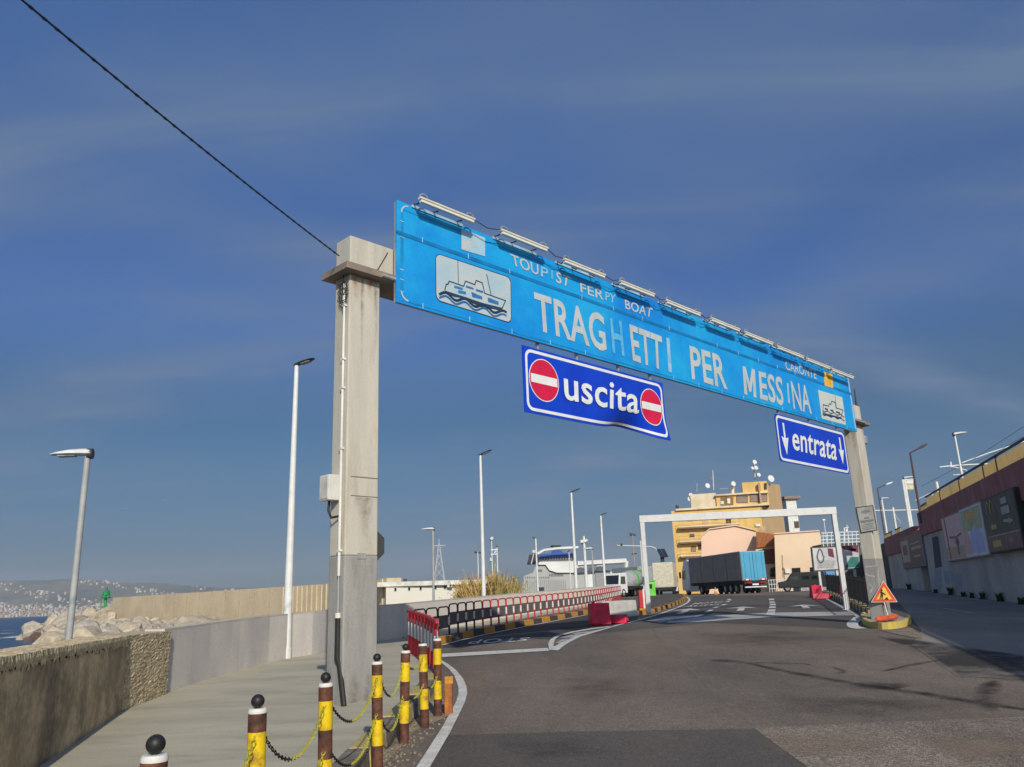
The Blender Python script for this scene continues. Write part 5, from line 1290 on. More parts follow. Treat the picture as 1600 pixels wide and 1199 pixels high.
# twin headed far lamp and a floodlight mast over the reeds
def simple_mast(label, px, py0, py1, Y, parts, r=0.08, name='mast', cat='mast', zb=1.0, m=None):
    t = at(px, py1, Y); rt = T(name, label, cat, (t.x, t.y, zb)); m = m or lampwhite
    b = MB(); b.tube([(t.x, t.y, zb), t], [r, r * 0.7], 8); b.build('pole', m, rt, smooth=True)
    for nm, p0, p1, rr_, mm in parts:
        b = MB(); b.tube([at(*p0, Y), at(*p1, Y)], rr_, 6); b.build(nm, mm, rt)
    return rt
simple_mast('far lamp with two dark heads just left of the reeds', 746.5, 885, 862, 110, [('lamp_head', (741, 863), (746, 863.5), .12, headdark), ('lamp_head', (747, 863.5), (752, 864), .12, headdark)])
simple_mast('thin white mast with floodlight high above the reeds', 768, 885, 842, 120, [('floodlight', (766.5, 841), (769.5, 843.5), .3, headwhite), ('platform', (767, 860), (777, 859), .12, lampwhite), ('floodlight', (772.5, 863), (774, 864), .3, headwhite), ('rail', (767, 867), (777, 866), .1, lampwhite), ('lower_lamp', (766, 875), (768, 875), .35, headwhite)], 0.09)
simple_mast('white mast with dark cap right of the reeds', 776.5, 885, 856, 120, [('cap', (776, 855), (777, 853), .12, headdark)], 0.11)

# ------------------------------------------------------------------ retaining wall on the right with posters
A0, B0 = gp(1600, 944), gp(1466, 926.5)
wd = Vector((B0.x - A0.x, B0.y - A0.y, 0)).normalized(); wn = Vector((-wd.y, wd.x, 0))      # wn faces the road
if wn.x > 0: wn = -wn
def col_on_line(px, off=0.0):
    d = ray(px, 900); p0 = Vector((A0.x, A0.y, 0)) + wn * off
    # p0 + wd*t = (d.x*Y, Y)
    t = (d[0] * p0.y - p0.x) / (wd.x - d[0] * wd.y); return t
ZW = float(at(1600, 737, A0.y).z)
rwall = mat('retaining_wall', (0.66, 0.58, 0.49), 0.95, scale=0.5, col2=(0.50, 0.44, 0.37), fine=0.08, bump=0.2, bscale=12, dirt=(0.32, 0.30, 0.27), dirt_amt=0.5, dscale=0.4, stretch=(1, 1, 0.4))
maroon = mat('maroon_band', (0.42, 0.15, 0.13), 0.85, scale=0.8, col2=(0.32, 0.12, 0.11), fine=0.05, dirt=(0.42, 0.36, 0.32), dirt_amt=0.5, dscale=1.2, dstretch=(1, 1, .4))
wax = (wd, wn, UP)
def wbox(b, t0, t1, z0, z1, o0, o1):
    b.box(Vector((A0.x, A0.y, 0)) + wd * (t0 + t1) / 2 + wn * (o0 + o1) / 2 + UP * (z0 + z1) / 2, (abs(t1 - t0), abs(o1 - o0), z1 - z0), wax)
tN, tG = -45.0, col_on_line(1452); tF0, tF1 = col_on_line(1441), col_on_line(1392)
rw = T('retaining_wall', 'long grey retaining wall with a maroon top band along the right road', 'wall', (A0.x, A0.y, g(A0.y)))
b = MB(); wbox(b, tN, tG, -1, ZW - 1.55, -0.6, 0.0); b.build('wall_face', rwall, rw)
b = MB(); wbox(b, tN, tG, ZW - 1.55, ZW, -0.6, 0.14); b.build('top_band', maroon, rw, bevel=0.03)
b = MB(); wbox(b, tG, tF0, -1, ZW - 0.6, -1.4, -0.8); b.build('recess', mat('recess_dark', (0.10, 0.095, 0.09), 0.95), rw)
b = MB(); wbox(b, tF0, tF1, -1, ZW - 2.2, -0.6, 0.0); b.build('far_wall_face', rwall, rw)
b = MB(); wbox(b, tF0, tF1, ZW - 2.2, ZW - 0.7, -0.6, 0.14); b.build('far_top_band', maroon, rw, bevel=0.03)
# yellow railing panels on top
ypan = mat('railing_panel', (0.92, 0.80, 0.50), 0.7, scale=1.5, col2=(0.84, 0.70, 0.40), fine=0.06, stretch=(3, 3, 1))
_t = ypan.node_tree; _p = _t.nodes['Principled BSDF']; _tr = _t.nodes.new('ShaderNodeBsdfTranslucent'); _mx = _t.nodes.new('ShaderNodeMixShader'); _mx.inputs[0].default_value = 0.6
_t.links.new(_p.inputs['Base Color'].links[0].from_socket, _tr.inputs[0]); _t.links.new(_p.outputs[0], _mx.inputs[1]); _t.links.new(_tr.outputs[0], _mx.inputs[2]); _t.links.new(_mx.outputs[0], _t.nodes['Material Output'].inputs[0]); raild = mat('railing_dark', (0.045, 0.035, 0.03), 0.6)
rl = T('wall_railing', 'dark railing with tan yellow panels on top of the retaining wall', 'railing', (A0.x, A0.y, ZW))
tcols = [tN, -30, -22, -14, -7, 0.0] + [col_on_line(x) for x in (1568, 1525, 1491, 1467)]
tcols = sorted(tcols)
for i in range(len(tcols) - 1):
    t0, t1 = tcols[i], tcols[i + 1]
    b = MB(); wbox(b, t0 + 0.08, t1 - 0.08, ZW + 0.06, ZW + 0.60, -0.02, 0.02); b.build('panel', ypan, rl)
    b = MB(); wbox(b, t0 - 0.05, t0 + 0.05, ZW, ZW + 0.76, -0.06, 0.04); b.build('post', raild, rl)
b = MB(); wbox(b, tcols[0], tcols[-1] + 0.06, ZW + 0.70, ZW + 0.78, -0.05, 0.05); b.build('top_rail', raild, rl)
b = MB(); wbox(b, tcols[0], tcols[-1], ZW + 0.0, ZW + 0.05, -0.03, 0.05); b.build('bottom_rail', raild, rl)
for k, (x0, x1) in enumerate(((1457, 1442), (1419, 1410), (1404, 1392))):
    t0, t1 = col_on_line(x0), col_on_line(x1); zt_ = ZW - (0.0 if k == 0 else 0.7)
    lo_ = [('tan railing panel above the wall recess', 1.0), ('small tan panel on the far wall top', .55), ('tan railing panel at the far end of the wall', .55)][k]
    r_ = T('railing_panel', lo_[0], 'railing', Vector((A0.x, A0.y, 0)) + wd * t0 + UP * zt_)
    b = MB(); wbox(b, t0, t1, zt_ - (0.6 if k == 0 else 0), zt_ + lo_[1] * .55, -0.5 if k == 0 else -0.02, -0.45 if k == 0 else 0.03); b.build('panel', ypan, r_)
    b = MB(); wbox(b, t0, t1, zt_ + lo_[1] * .55, zt_ + lo_[1] * .55 + 0.08, -0.55 if k == 0 else -0.05, -0.4 if k == 0 else 0.05); b.build('rail', raild, r_)
def onw(px, py, o): return on_face(px, py, Vector((A0.x, A0.y, 0)) + wn * o, wn)
def poster(name, label, quad, depth, m_frame, m_face, prints):
    c = [onw(*p, depth) for p in quad]; r = T(name, label, 'billboard', (c[2] + c[3]) / 2)
    # true rectangle on the wall: average the edges
    tt = [((p - A0).dot(wd), p.z) for p in c]
    tl_, tr_ = (tt[0][0] + tt[3][0]) / 2, (tt[1][0] + tt[2][0]) / 2; z1_, z0_ = (tt[0][1] + tt[1][1]) / 2, (tt[2][1] + tt[3][1]) / 2
    b = MB(); wbox(b, tl_, tr_, z0_, z1_, 0.02, depth); b.build('frame', m_frame, r, bevel=0.02)
    PT = lambda x, y, o: Vector((A0.x, A0.y, 0)) + wd * (tl_ + (tr_ - tl_) * x) + wn * (depth + o) + UP * (z0_ + (z1_ - z0_) * y)
    b = MB(); b.add([PT(.03, .03, .006), PT(.97, .03, .006), PT(.97, .97, .006), PT(.03, .97, .006)], [(0, 1, 2, 3)]); fc = b.build('sheet', m_face, r)
    for i, (nm, poly, m) in enumerate(prints):
        b = MB(); b.add([PT(x, y, .010 + .002 * i) for x, y in poly], [tuple(range(len(poly)))]); b.build(nm, m, fc)
    return PT, fc
R4 = lambda x0, y0, x1, y1: [(x0, y0), (x1, y0), (x1, y1), (x0, y1)]
frm = mat('poster_frame', (0.256, 0.256, 0.304), 0.6); pk = mat('poster_pink', (0.800, 0.432, 0.432), 0.6, scale=1.2, col2=(0.800, 0.576, 0.528)); pgr = mat('poster_green', (0.352, 0.416, 0.160), 0.6, scale=1.0, col2=(0.512, 0.544, 0.320))
plil = mat('poster_lilac', (0.576, 0.576, 0.800), 0.6, scale=2, col2=(0.448, 0.480, 0.800)); psal = mat('poster_salmon', (0.800, 0.400, 0.288), 0.6, col2=(0.800, 0.528, 0.432), scale=2); pwh = mat('poster_white', (0.800, 0.800, 0.800), 0.6, scale=2, var=.1); por = mat('poster_orange', (0.800, 0.432, 0.128), 0.6)
pdg = mat('poster_dark_green', (0.088, 0.096, 0.067), 0.6, scale=2, var=.15); pgold = mat('poster_gold', (0.560, 0.432, 0.144), 0.6); pgrey = mat('poster_grey', (0.480, 0.464, 0.432), 0.6); pbrown = mat('poster_brown', (0.240, 0.120, 0.104), 0.6); ptan = mat('poster_tan', (0.576, 0.432, 0.288), 0.6, scale=3, var=.12)
poster('wall_poster', 'pink and peach poster with a dark dancing figure on the right wall', [(1470, 811), (1500, 797), (1512, 872), (1481, 880)], 0.16, frm, pk,
       [('poster_lower', R4(.04, .05, .96, .30), ptan), ('poster_stripe', [(.18, .04), (.24, .04), (.22, .96), (.16, .96)], pbrown), ('dancer_body', [(.62, .12), (.68, .12), (.70, .30), (.76, .38), (.70, .46), (.66, .52), (.60, .46), (.56, .40), (.62, .30)], ballm), ('dancer_arms', [(.30, .50), (.60, .47), (.90, .52), (.92, .56), (.88, .56), (.64, .51), (.34, .54)], ballm)])
poster('wall_poster', 'green, salmon and lilac poster beside the pink one on the right wall', [(1497, 799), (1530, 782), (1548, 866), (1512, 874)], 0.22, mat('poster_pale_frame', (0.42, 0.44, 0.50), 0.6), pwh,
       [('poster_top', R4(.06, .52, .92, .95), pgr), ('poster_badge', R4(.32, .74, .66, .87), por), ('poster_left', [(.06, .08), (.30, .05), (.34, .30), (.20, .60), (.06, .56)], psal), ('poster_centre', [(.30, .10), (.88, .06), (.86, .40), (.62, .62), (.36, .48)], plil)])
PT, fc = poster('wall_poster', 'large dark green poster with pale lettering blocks and gold arches on the right wall', [(1531, 784), (1584, 759), (1600, 855), (1549, 868)], 0.34, mat('poster_black_frame', (0.03, 0.03, 0.03), 0.6), pdg,
       [('poster_lower', R4(.03, .03, .97, .30), pbrown), ('poster_rule', R4(.03, .295, .97, .31), pgrey), ('lettering_block', R4(.60, .80, .76, .90), pgrey), ('lettering_block', R4(.58, .62, .80, .75), pgrey), ('arrow_mark', [(.58, .50), (.74, .47), (.74, .44), (.86, .49), (.74, .55), (.74, .52), (.60, .54)], pgrey), ('lettering_block', R4(.20, .42, .36, .50), pgold), ('lettering_block', R4(.16, .10, .42, .22), pgold)])
def stroke3(b, P3, w, n):
    for i in range(len(P3) - 1):
        d = (P3[i + 1] - P3[i]).normalized(); s = d.cross(n) * w / 2; b.add([P3[i] + s, P3[i + 1] + s, P3[i + 1] - s, P3[i] - s], [(0, 1, 2, 3)])
b = MB()
for cx in (.20, .32): stroke3(b, [PT(cx + .055 * math.cos(t), .70 + .22 * math.sin(t), .03) for t in [math.pi * k / 10 for k in range(11)]], 0.07, wn)
b.build('arches_mark', pgold, fc)
b = MB()
for a_ in range(6):
    t = a_ * math.pi / 6 + .2; stroke3(b, [PT(.72 - .09 * math.cos(t), .17 - .10 * math.sin(t), .03), PT(.72 + .09 * math.cos(t), .17 + .10 * math.sin(t), .03)], 0.04, wn)
b.build('scribble_mark', mat('poster_rose', (0.5, 0.36, 0.37), 0.6), fc)
poster('wall_poster', 'brown poster with tan panels on the far part of the right wall', [(1402, 842), (1436, 826), (1447, 882), (1414, 891)], 0.14, frm, pbrown,
       [('tan_panel', R4(.06, .18, .42, .84), ptan), ('text_row', R4(.52, .50, .94, .58), ptan), ('text_row', R4(.52, .66, .90, .70), ptan), ('text_row', R4(.60, .28, .86, .34), ptan), ('portrait', R4(.14, .40, .34, .70), pbrown)])
# whitewashed patches and a dark door on the wall
wp = mat('whitewash', (0.46, 0.46, 0.47), 0.9, scale=3, col2=(0.34, 0.34, 0.35))
def rag(x0, y0, x1, y1, seed):
    rd = random.Random(seed); top_ = [(x0 + (x1 - x0) * k / 6, y0 + rd.uniform(-1.2, 1.2)) for k in range(7)]; bot = [(x0 + (x1 - x0) * k / 6 + 1.5, y1 + rd.uniform(-5, 4)) for k in range(6, -1, -1)]; return top_ + bot
for k, (x0, y0, x1, y1) in enumerate(((1459, 888, 1471, 920), (1474, 892, 1489, 912), (1491, 896, 1503, 917))):
    b = MB(); b.add([onw(*p, 0.006) for p in rag(x0, y0, x1, y1, k)], [tuple(range(14))]); b.build('whitewash_patch', wp, rw)
b = MB(); b.add([onw(*p, 0.005) for p in ((1456, 840), (1466, 838), (1472, 886), (1461, 888))], [(0, 1, 2, 3)]); b.build('stained_patch', mat('stain_dark', (0.13, 0.125, 0.12), 0.95), rw)
weed_m = mat('dry_weed', (0.05, 0.055, 0.025), 0.9)
for k, px in enumerate((1417, 1458, 1481, 1500, 1514, 1529, 1555, 1588)):
    t = col_on_line(px, 0.2); p = Vector((A0.x, A0.y, 0)) + wd * t + wn * 0.2; p.z = g(p.y)
    w_ = T('weed_tuft', 'dark weed tuft at the foot of the right wall, %s from the far pillar' % ORD[k], 'weed', p, 'weeds along the right wall'); rd = random.Random(k)
    h = rd.uniform(0.25, 0.55); b = MB()
    for _ in range(40):
        a = rd.uniform(0, 6.28); l = h * rd.uniform(.5, 1); e = p + Vector((math.cos(a) * l * .5, math.sin(a) * l * .5, l)); s0 = Vector((-math.sin(a), math.cos(a), 0)) * 0.03; q_ = p + Vector((rd.uniform(-.12, .12), rd.uniform(-.12, .12), 0))
        b.add([q_ - s0, q_ + s0, (q_ + e) / 2 + s0 * 1.4 + UP * .05, e], [(0, 1, 2, 3)])
    b.build('leaves', weed_m, w_, kind='stuff')
    b = MB(); b.tube([p - UP * .02, p + UP * h * .7], .012, 4); b.build('stem', weed_m, w_)
# raised railway ground behind the wall
b = MB(); c0 = Vector((A0.x, A0.y, 0)) + wd * tN - wn * 0.6; c1 = Vector((A0.x, A0.y, 0)) + wd * (tF1 + 40) - wn * 0.6
b.prism([(c0.x, c0.y, -1), (c1.x, c1.y, -1), (c1.x + 60, c1.y, -1), (c0.x + 60, c0.y, -1)], (0, 0, ZW - 0.8 + 1)); b.build('embankment', earth, kind='structure')

# lamps and railway masts above the wall
def hi_lamp(label, tx, ty, Y, hv, hl, pm, hm, style='cobra', r0=.07, r1=.05):
    top = at(tx, ty, Y); return lamp(label, Vector((top.x, top.y, ZW - 0.8)), top, hv, hl, r0, r1, pm, hm, style, name='street_lamp')
hi_lamp('white lamp with broad white head above the yellow wall railing', 1491.5, 680, 44, (0.95, -0.1, 0.12), 0.75, lampwhite, headwhite)
hi_lamp('white lamp with flat head beside a small sign panel above the wall', 1413, 748, 66, (0.95, -0.1, 0.10), 0.85, lampwhite, headwhite, r0=.1, r1=.08)
hi_lamp('short white lamp just right of the far pillar', 1377.5, 780, 80, (0.95, -0.1, 0.05), 0.8, lampwhite, headwhite, r0=.1, r1=.08)
def armed(label, base_px, top_px, arm_px, Y, m, hm, r):
    t = at(*top_px, Y); rt = T('street_lamp', label, 'street lamp', (t.x, t.y, ZW - 0.8))
    b = MB(); b.tube([(t.x, t.y, ZW - 0.8), t], [r, r * .7], 8); b.build('pole', m, rt, smooth=True)
    e = at(*arm_px, Y); b = MB(); b.tube([t, t.lerp(e, .6), e], r * .6, 6); b.build('arm', m, rt)
    d = (e - t).normalized(); b = MB(); b.tube([e - d * .1, e + d * .25, e + d * .6], [.05, .10, .04], 8); b.build('lamp_head', hm, rt, smooth=True)
armed('tall rusty lamp post with a thin arm above the wall recess', (1437, 800), (1422, 708), (1437, 700), 54, rusty, rusty, .085)
armed('dark slender lamp with a white head close to the far pillar', (1378, 830), (1371, 763), (1386, 757), 75, rusty, headwhite, .07)
t = at(1410, 750, 66)
ps = T('panel_post', 'white post carrying a pale yellow square panel above the wall', 'sign', (t.x, t.y, ZW - .8))
b = MB(); b.tube([(t.x, t.y, ZW - .8), t], .1, 8); b.build('post', lampwhite, ps)
b = MB(); b.prism([at(1416, 757, 66), at(1427, 757, 66), at(1428, 765, 66), at(1417, 765, 66)], (0, .05, 0)); b.build('panel', mat('panel_cream', (0.55, 0.54, 0.35), .6), ps)
b = MB(); b.prism([at(1416, 750, 66), at(1427, 750, 66), at(1427, 756, 66), at(1416, 756, 66)], (0, .05, 0)); b.build('upper_panel', steel, ps)
b = MB(); b.tube([t, at(1427, 749, 66)], .05, 6); b.build('bracket', lampwhite, ps)
def rail_mast(label, px, top, Y, extra, r=.11):
    t = at(px, top, Y); rt = T('railway_mast', label, 'mast', (t.x, t.y, ZW - .8))
    b = MB(); b.tube([(t.x, t.y, ZW - .8), t], r, 8); b.build('pole', lampwhite, rt)
    for nm, pts, rr_ in extra:
        b = MB(); b.tube([at(*p, Y) for p in pts], rr_, 6); b.build(nm, lampwhite, rt)
rail_mast('white railway mast with guy wires behind the yellow railing end', 1463, 753, 60, [('stay_wire', [(1464, 768), (1478, 780)], .02), ('stay_wire', [(1464, 766), (1430, 782)], .02), ('stay_wire', [(1463, 765), (1445, 790)], .02)])
rail_mast('short white railway mast between the far lamps', 1395, 793, 85, [('crossbar', [(1367, 798), (1436, 797)], .06), ('stay_wire', [(1396, 800), (1408, 818)], .025)])
t = at(1506, 728, 52)
cat_ = T('catenary_arm', 'white overhead line bracket with registration arms above the right wall', 'catenary', (t.x, t.y, ZW - .8))
for nm, pts, r_ in (('boom', [(1468, 730), (1500, 727), (1578, 723.5)], .045), ('upper_stay', [(1503, 723.5), (1545, 708), (1600, 690), (1660, 668)], .035), ('steady_arm', [(1484, 729), (1500, 732), (1510, 735), (1512, 738)], .035), ('lower_arm', [(1489, 742.5), (1505, 741)], .03), ('insulator', [(1485.5, 722), (1486, 730)], .05), ('insulator', [(1577, 716), (1577, 724)], .05), ('drop', [(1500, 727), (1505, 741)], .03)):
    b = MB(); b.tube([at(*p, 52) for p in pts], r_, 6); b.build(nm, lampwhite, cat_)
mt = at(1640, 690, 52); b = MB(); b.tube([(mt.x, mt.y, ZW - .8), mt], .12, 8); b.build('pole', lampwhite, cat_)
for k, pts in enumerate(([(1500, 735), (1560, 705), (1660, 648)], [(1440, 760), (1520, 718), (1660, 628)])):
    b = MB(); b.tube([at(pts[0][0], pts[0][1], 60), at(pts[1][0], pts[1][1], 50), at(pts[2][0], pts[2][1], 40)], .012, 4); o = b.build('overhead_line', wire_dark)
    tag(o, ['lower thin overhead wire crossing the sky at far right', 'upper thin overhead wire crossing the sky at far right'][k], 'wire')
# far gallery of railings and pipes beyond the tan building
fr2 = T('far_walkway', 'white railed walkway in the distance behind the standing billboard', 'walkway', at(1318, 845, 95))
for y_ in (833, 838, 844, 849): b = MB(); b.tube([at(1283, y_, 95), at(1350, y_ - 2.5, 95)], .06, 5); b.build('rail', lampwhite, fr2)
for k in range(10): b = MB(); b.tube([at(1286 + k * 6.5, 832, 95), at(1286.5 + k * 6.5, 856, 95)], .05, 5); b.build('upright', lampwhite, fr2)
b = MB(); b.prism([at(1283, 851, 95.2), at(1350, 848, 95.2), at(1352, 915, 95.2), at(1285, 918, 95.2)], (0, 3, 0)); b.build('base_wall', mat('shade_wall', (0.14, 0.14, 0.135), 0.9), fr2)
simple_mast('thin white lamp mast left of the portal right post', 1287, 860, 812, 98, [('lamp_head', (1285, 813), (1289, 812.5), .12, lampwhite)], .07, name='lamp_mast')
simple_mast('white twin post with small panel right of the portal post', 1323, 860, 820, 98, [('second_post', (1319, 826), (1320, 850), .07, lampwhite), ('panel', (1321, 828), (1323, 830), .25, lampwhite), ('crossbar', (1318, 826), (1326, 824), .06, lampwhite)], .07, name='lamp_mast')
# standing billboard
Yb = 75.0
q = [at(*p, Yb) for p in ((1267.5, 855), (1343, 852), (1344.5, 889), (1271.5, 893.5))]
sbd = T('standing_billboard', 'wide white billboard with maroon and teal corners standing beyond the portal', 'billboard', ((q[2] + q[3]) / 2).to_tuple()[:2] + (g(Yb),))
b = MB(); b.prism(q, (0, .25, 0)); b.build('frame', mat('board_dark', (0.05, 0.055, 0.06), .6), sbd)
QM = quadmap(*[p + Vector((0, -.012, 0)) for p in q]); QM2 = quadmap(*[p + Vector((0, -.03, 0)) for p in q])
b = MB(); b.add([QM(.02, .05), QM(.98, .05), QM(.98, .95), QM(.02, .95)], [(0, 1, 2, 3)]); sh_ = b.build('sheet', mat('board_white', (0.62, 0.62, 0.62), .6, scale=.6, col2=(0.4, .4, .42)), sbd)
for nm, poly, m in (('maroon_mark', [(.34, .60), (.46, .52), (.44, .90), (.33, .92)], mat('board_maroon', (.16, .02, .06), .6)), ('maroon_corner', [(.66, .85), (.97, .68), (.97, .95), (.62, .95)], MATS['board_maroon']), ('teal_corner', [(.66, .08), (.97, .08), (.97, .50), (.80, .52)], mat('board_teal', (.02, .16, .15), .6)), ('grey_shape', [(.08, .12), (.42, .10), (.48, .40), (.10, .46)], mat('board_grey', (.38, .38, .39), .6)), ('text_block', [(.80, .78), (.92, .76), (.92, .86), (.80, .88)], bwht)):
    b = MB(); b.add([QM2(*p) for p in poly], [tuple(range(len(poly)))]); b.build(nm, m, sh_)
b = MB(); stroke3(b, [quadmap(*[p + Vector((0, -.05, 0)) for p in q])(.17 + .05 * math.cos(t) * (1 if t < 3.1 else 1.4), .62 + .28 * math.sin(t)) for t in [k * .45 for k in range(15)]], .12, Vector((0, -1, 0))); b.build('scroll_mark', mat('board_ink', (.12, .12, .13), .6), sh_)
for x in (.12, .5, .88):
    f0 = QM(x, 0); b = MB(); b.box((f0.x, f0.y + .15, (f0.z + g(Yb)) / 2), (.2, .2, f0.z - g(Yb))); b.build('leg', steel, sbd)

# ------------------------------------------------------------------ buildings beyond the road
def plane_fn(p0, d, n):
    return lambda px, py, o=0.0: on_face(px, py, p0 + n * o, n)
yb = mat('yellow_render', (0.76, 0.51, 0.17), 0.85, scale=0.3, col2=(0.68, 0.44, 0.14), fine=0.02, dirt=(.48, .31, .13), dirt_amt=.5, dscale=.5, dstretch=(1, 1, .3)); ytan = mat('tan_render', (0.56, 0.38, 0.20), 0.9, scale=0.2, col2=(0.5, 0.34, 0.18)); ycream = mat('cream_render', (0.74, 0.62, 0.44), 0.85, scale=0.3)
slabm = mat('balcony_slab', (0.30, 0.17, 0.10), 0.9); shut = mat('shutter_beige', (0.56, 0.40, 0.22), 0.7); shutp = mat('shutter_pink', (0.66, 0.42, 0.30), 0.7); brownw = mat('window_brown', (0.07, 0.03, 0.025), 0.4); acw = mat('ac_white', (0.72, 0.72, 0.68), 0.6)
YC = 150.0; G0 = g(200)
cN = at(1204, 930, YC); cN.z = G0; cL = at(1060, 930, 154.0); cL.z = G0; cR = at(1238, 930, 162.0); cR.z = G0
fd = (cL - cN); fd.z = 0; fd.normalize(); fn_ = Vector((fd.y, -fd.x, 0));
if fn_.y > 0: fn_ = -fn_
sd_ = (cR - cN); sd_.z = 0; sdn = sd_.normalized()
yo = T('apartment_building', 'tall yellow apartment building with balconies and roof aerials beyond the portal', 'building', cN)
def zp(px, py, Y): return float(at(px, py, Y).z)
ZM = zp(1204, 790, YC)                                  # terrace level
ZP = zp(1204, 770, YC); ZS = zp(1204, 751, YC)
cB = cL + sd_
b = MB(); b.prism([cN, cR, cB, cL], (0, 0, ZM - G0)); b.build('wall', yb, yo)
FP = lambda px, py, o=0.0: on_face(px, py, cN + fn_ * o, fn_)
SPn = Vector((sdn.y, -sdn.x, 0));
if SPn.y > 0: SPn = -SPn
def side(px, py, o=0.0): return on_face(px, py, cN + SPn * o, SPn)
b = MB(); b.prism([Vector((cN.x, cN.y, G0)) + SPn * .03, Vector((cR.x, cR.y, G0)) + SPn * .03, Vector((cR.x, cR.y, zp(1238, 757, 162.0))) + SPn * .03, Vector((cN.x, cN.y, ZS - .3)) + SPn * .03], SPn * .15); b.build('gable', ytan, yo)
def fblock(px0, px1, z0, z1, back, depth, m, nm, parent=None, out=0.0):
    a = FP(px0, 800, -back); c = FP(px1, 800, -back); a.z = c.z = z0
    bb = MB(); bb.prism([a, c, c - fn_ * depth, a - fn_ * depth], (0, 0, z1 - z0)); return bb.build(nm, m, parent or yo)
pen = fblock(1121, 1203.5, ZM, ZP, 0.8, 8, yb, 'penthouse')
fblock(1081, 1121, ZM, zp(1100, 768, YC), 1.2, 6, ycream, 'stair_block')
fblock(1164, 1203.5, ZP, ZS, 1.0, 6, yb, 'roof_tower')
fblock(1056, 1203.8, ZM, ZM + .35, -.5, 12, ycream, 'cornice'); fblock(1120, 1204, ZP, ZP + .3, .3, 8.5, ycream, 'penthouse_cornice')
def frect(zx0, zy0, zx1, zy1, m, nm, o=0.05, parent=None, sc=7.27, ox=1040, oy=700, inner=None):
    c = [FP(ox + zx / sc, oy + zy / sc, o) for zx, zy in ((zx0, zy0), (zx1, zy0), (zx1, zy1), (zx0, zy1))]
    bb = MB(); bb.prism(c, -fn_ * .12); w = bb.build(nm, m, parent or yo)
    if inner:
        cc = [FP(ox + zx / sc, oy + zy / sc, o + .03) for zx, zy in ((zx0 + 4, zy0 + (zy1 - zy0) * inner[1]), (zx1 - 4, zy0 + (zy1 - zy0) * inner[1]), (zx1 - 4, zy1 - 3), (zx0 + 4, zy1 - 3))]
        bb = MB(); bb.add(cc, [(3, 2, 1, 0)]); bb.build('pane', inner[0], w)
    return w
gl = glass('window_glass', (0.03, 0.025, 0.025)); curt = mat('curtain', (0.28, 0.22, 0.18), .8)
for r_, m, nm, inn in (((805, 545, 935, 625), brownw, 'window', (curt, .1)), ((958, 528, 1155, 615), brownw, 'window', (curt, .1))):
    frect(*r_, m, nm, -0.7, inner=inn)
for r_, m, inn in (((250, 785, 312, 842), shut, None), ((415, 770, 480, 868), shutp, None), ((550, 768, 590, 822), shut, (gl, .4)), ((685, 758, 745, 857), brownw, None), ((860, 748, 930, 803), shutp, (gl, .8)), ((1050, 738, 1118, 792), shutp, (gl, .45)),
                   ((270, 945, 332, 1016), shutp, (gl, .5)), ((430, 920, 495, 988), shut, None), ((1060, 893, 1137, 953), shut, None), ((287, 1118, 345, 1180), brownw, (curt, .2)), ((370, 1100, 408, 1164), brownw, None), ((560, 930, 620, 990), shut, None)):
    frect(*r_, m, 'window', inner=inn)
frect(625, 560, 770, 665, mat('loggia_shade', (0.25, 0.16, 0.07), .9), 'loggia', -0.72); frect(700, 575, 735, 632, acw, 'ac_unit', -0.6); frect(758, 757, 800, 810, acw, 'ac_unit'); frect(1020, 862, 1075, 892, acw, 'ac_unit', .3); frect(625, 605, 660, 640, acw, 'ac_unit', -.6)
for (x0, x1, y0, y1) in ((150, 832, 868, 912), (162, 560, 1046, 1086), (175, 450, 1212, 1250)):
    c = [FP(1040 + x0 / 7.27, 700 + y1 / 7.27, 0), FP(1040 + x1 / 7.27, 700 + y1 / 7.27 - 5.2, 0)]; zz_ = (c[0].z + c[1].z) / 2; c[0].z = c[1].z = zz_
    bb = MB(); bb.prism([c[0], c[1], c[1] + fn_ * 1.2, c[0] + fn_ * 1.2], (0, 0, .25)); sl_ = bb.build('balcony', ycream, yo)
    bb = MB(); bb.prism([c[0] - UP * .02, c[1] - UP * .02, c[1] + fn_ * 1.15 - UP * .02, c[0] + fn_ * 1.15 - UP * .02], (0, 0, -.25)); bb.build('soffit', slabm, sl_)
    for h_ in (.55, 1.1):
        bb = MB(); bb.tube([c[0] + fn_ * 1.15 + UP * h_, c[1] + fn_ * 1.15 + UP * h_], .03, 4); bb.build('rail', shut, sl_)
    nb = int((c[1] - c[0]).length / .9)
    for k in range(nb + 1):
        p = c[0].lerp(c[1], k / max(1, nb)) + fn_ * 1.15; bb = MB(); bb.tube([p + UP * .2, p + UP * 1.1], .025, 4); bb.build('baluster', shut, sl_)
# roof aerials
aer = mat('aerial_metal', (0.5, 0.5, 0.5), .5)
def ant(nm, pts, r, m=aer, Y=156.0):
    bb = MB(); bb.tube([at(*p, Y) for p in pts], r, 6); return bb.build(nm, m, yo)
ant('aerial_mast', [(1115, 766), (1113.5, 735)], .12); ant('aerial_mast', [(1180, 752), (1178, 722)], .18)
for (px, py, r_) in ((1177.5, 723, .45), (1180, 732, .4), (1184, 743, .4), (1104, 760, .5), (1203, 749, .7), (1144.5, 757, .5), (1078, 775, .45), (1076, 781, .45), (1174, 732.5, .3)):
    c = at(px, py, 155.0); bb = MB(); bb.tube([c, c + Vector((.1, -.15, .05)), c + Vector((.15, -.3, .08))], [r_ * .3, r_ * .8, r_], 10); bb.build('dish', acw, yo, smooth=True)
ant('aerial_rod', [(1089, 768), (1089, 755)], .05); ant('chimney', [(1145, 772), (1144.5, 756)], .35, ycream); ant('aerial_rod', [(1125, 764), (1139, 763)], .04); ant('aerial_rod', [(1111, 748), (1116, 747)], .05)
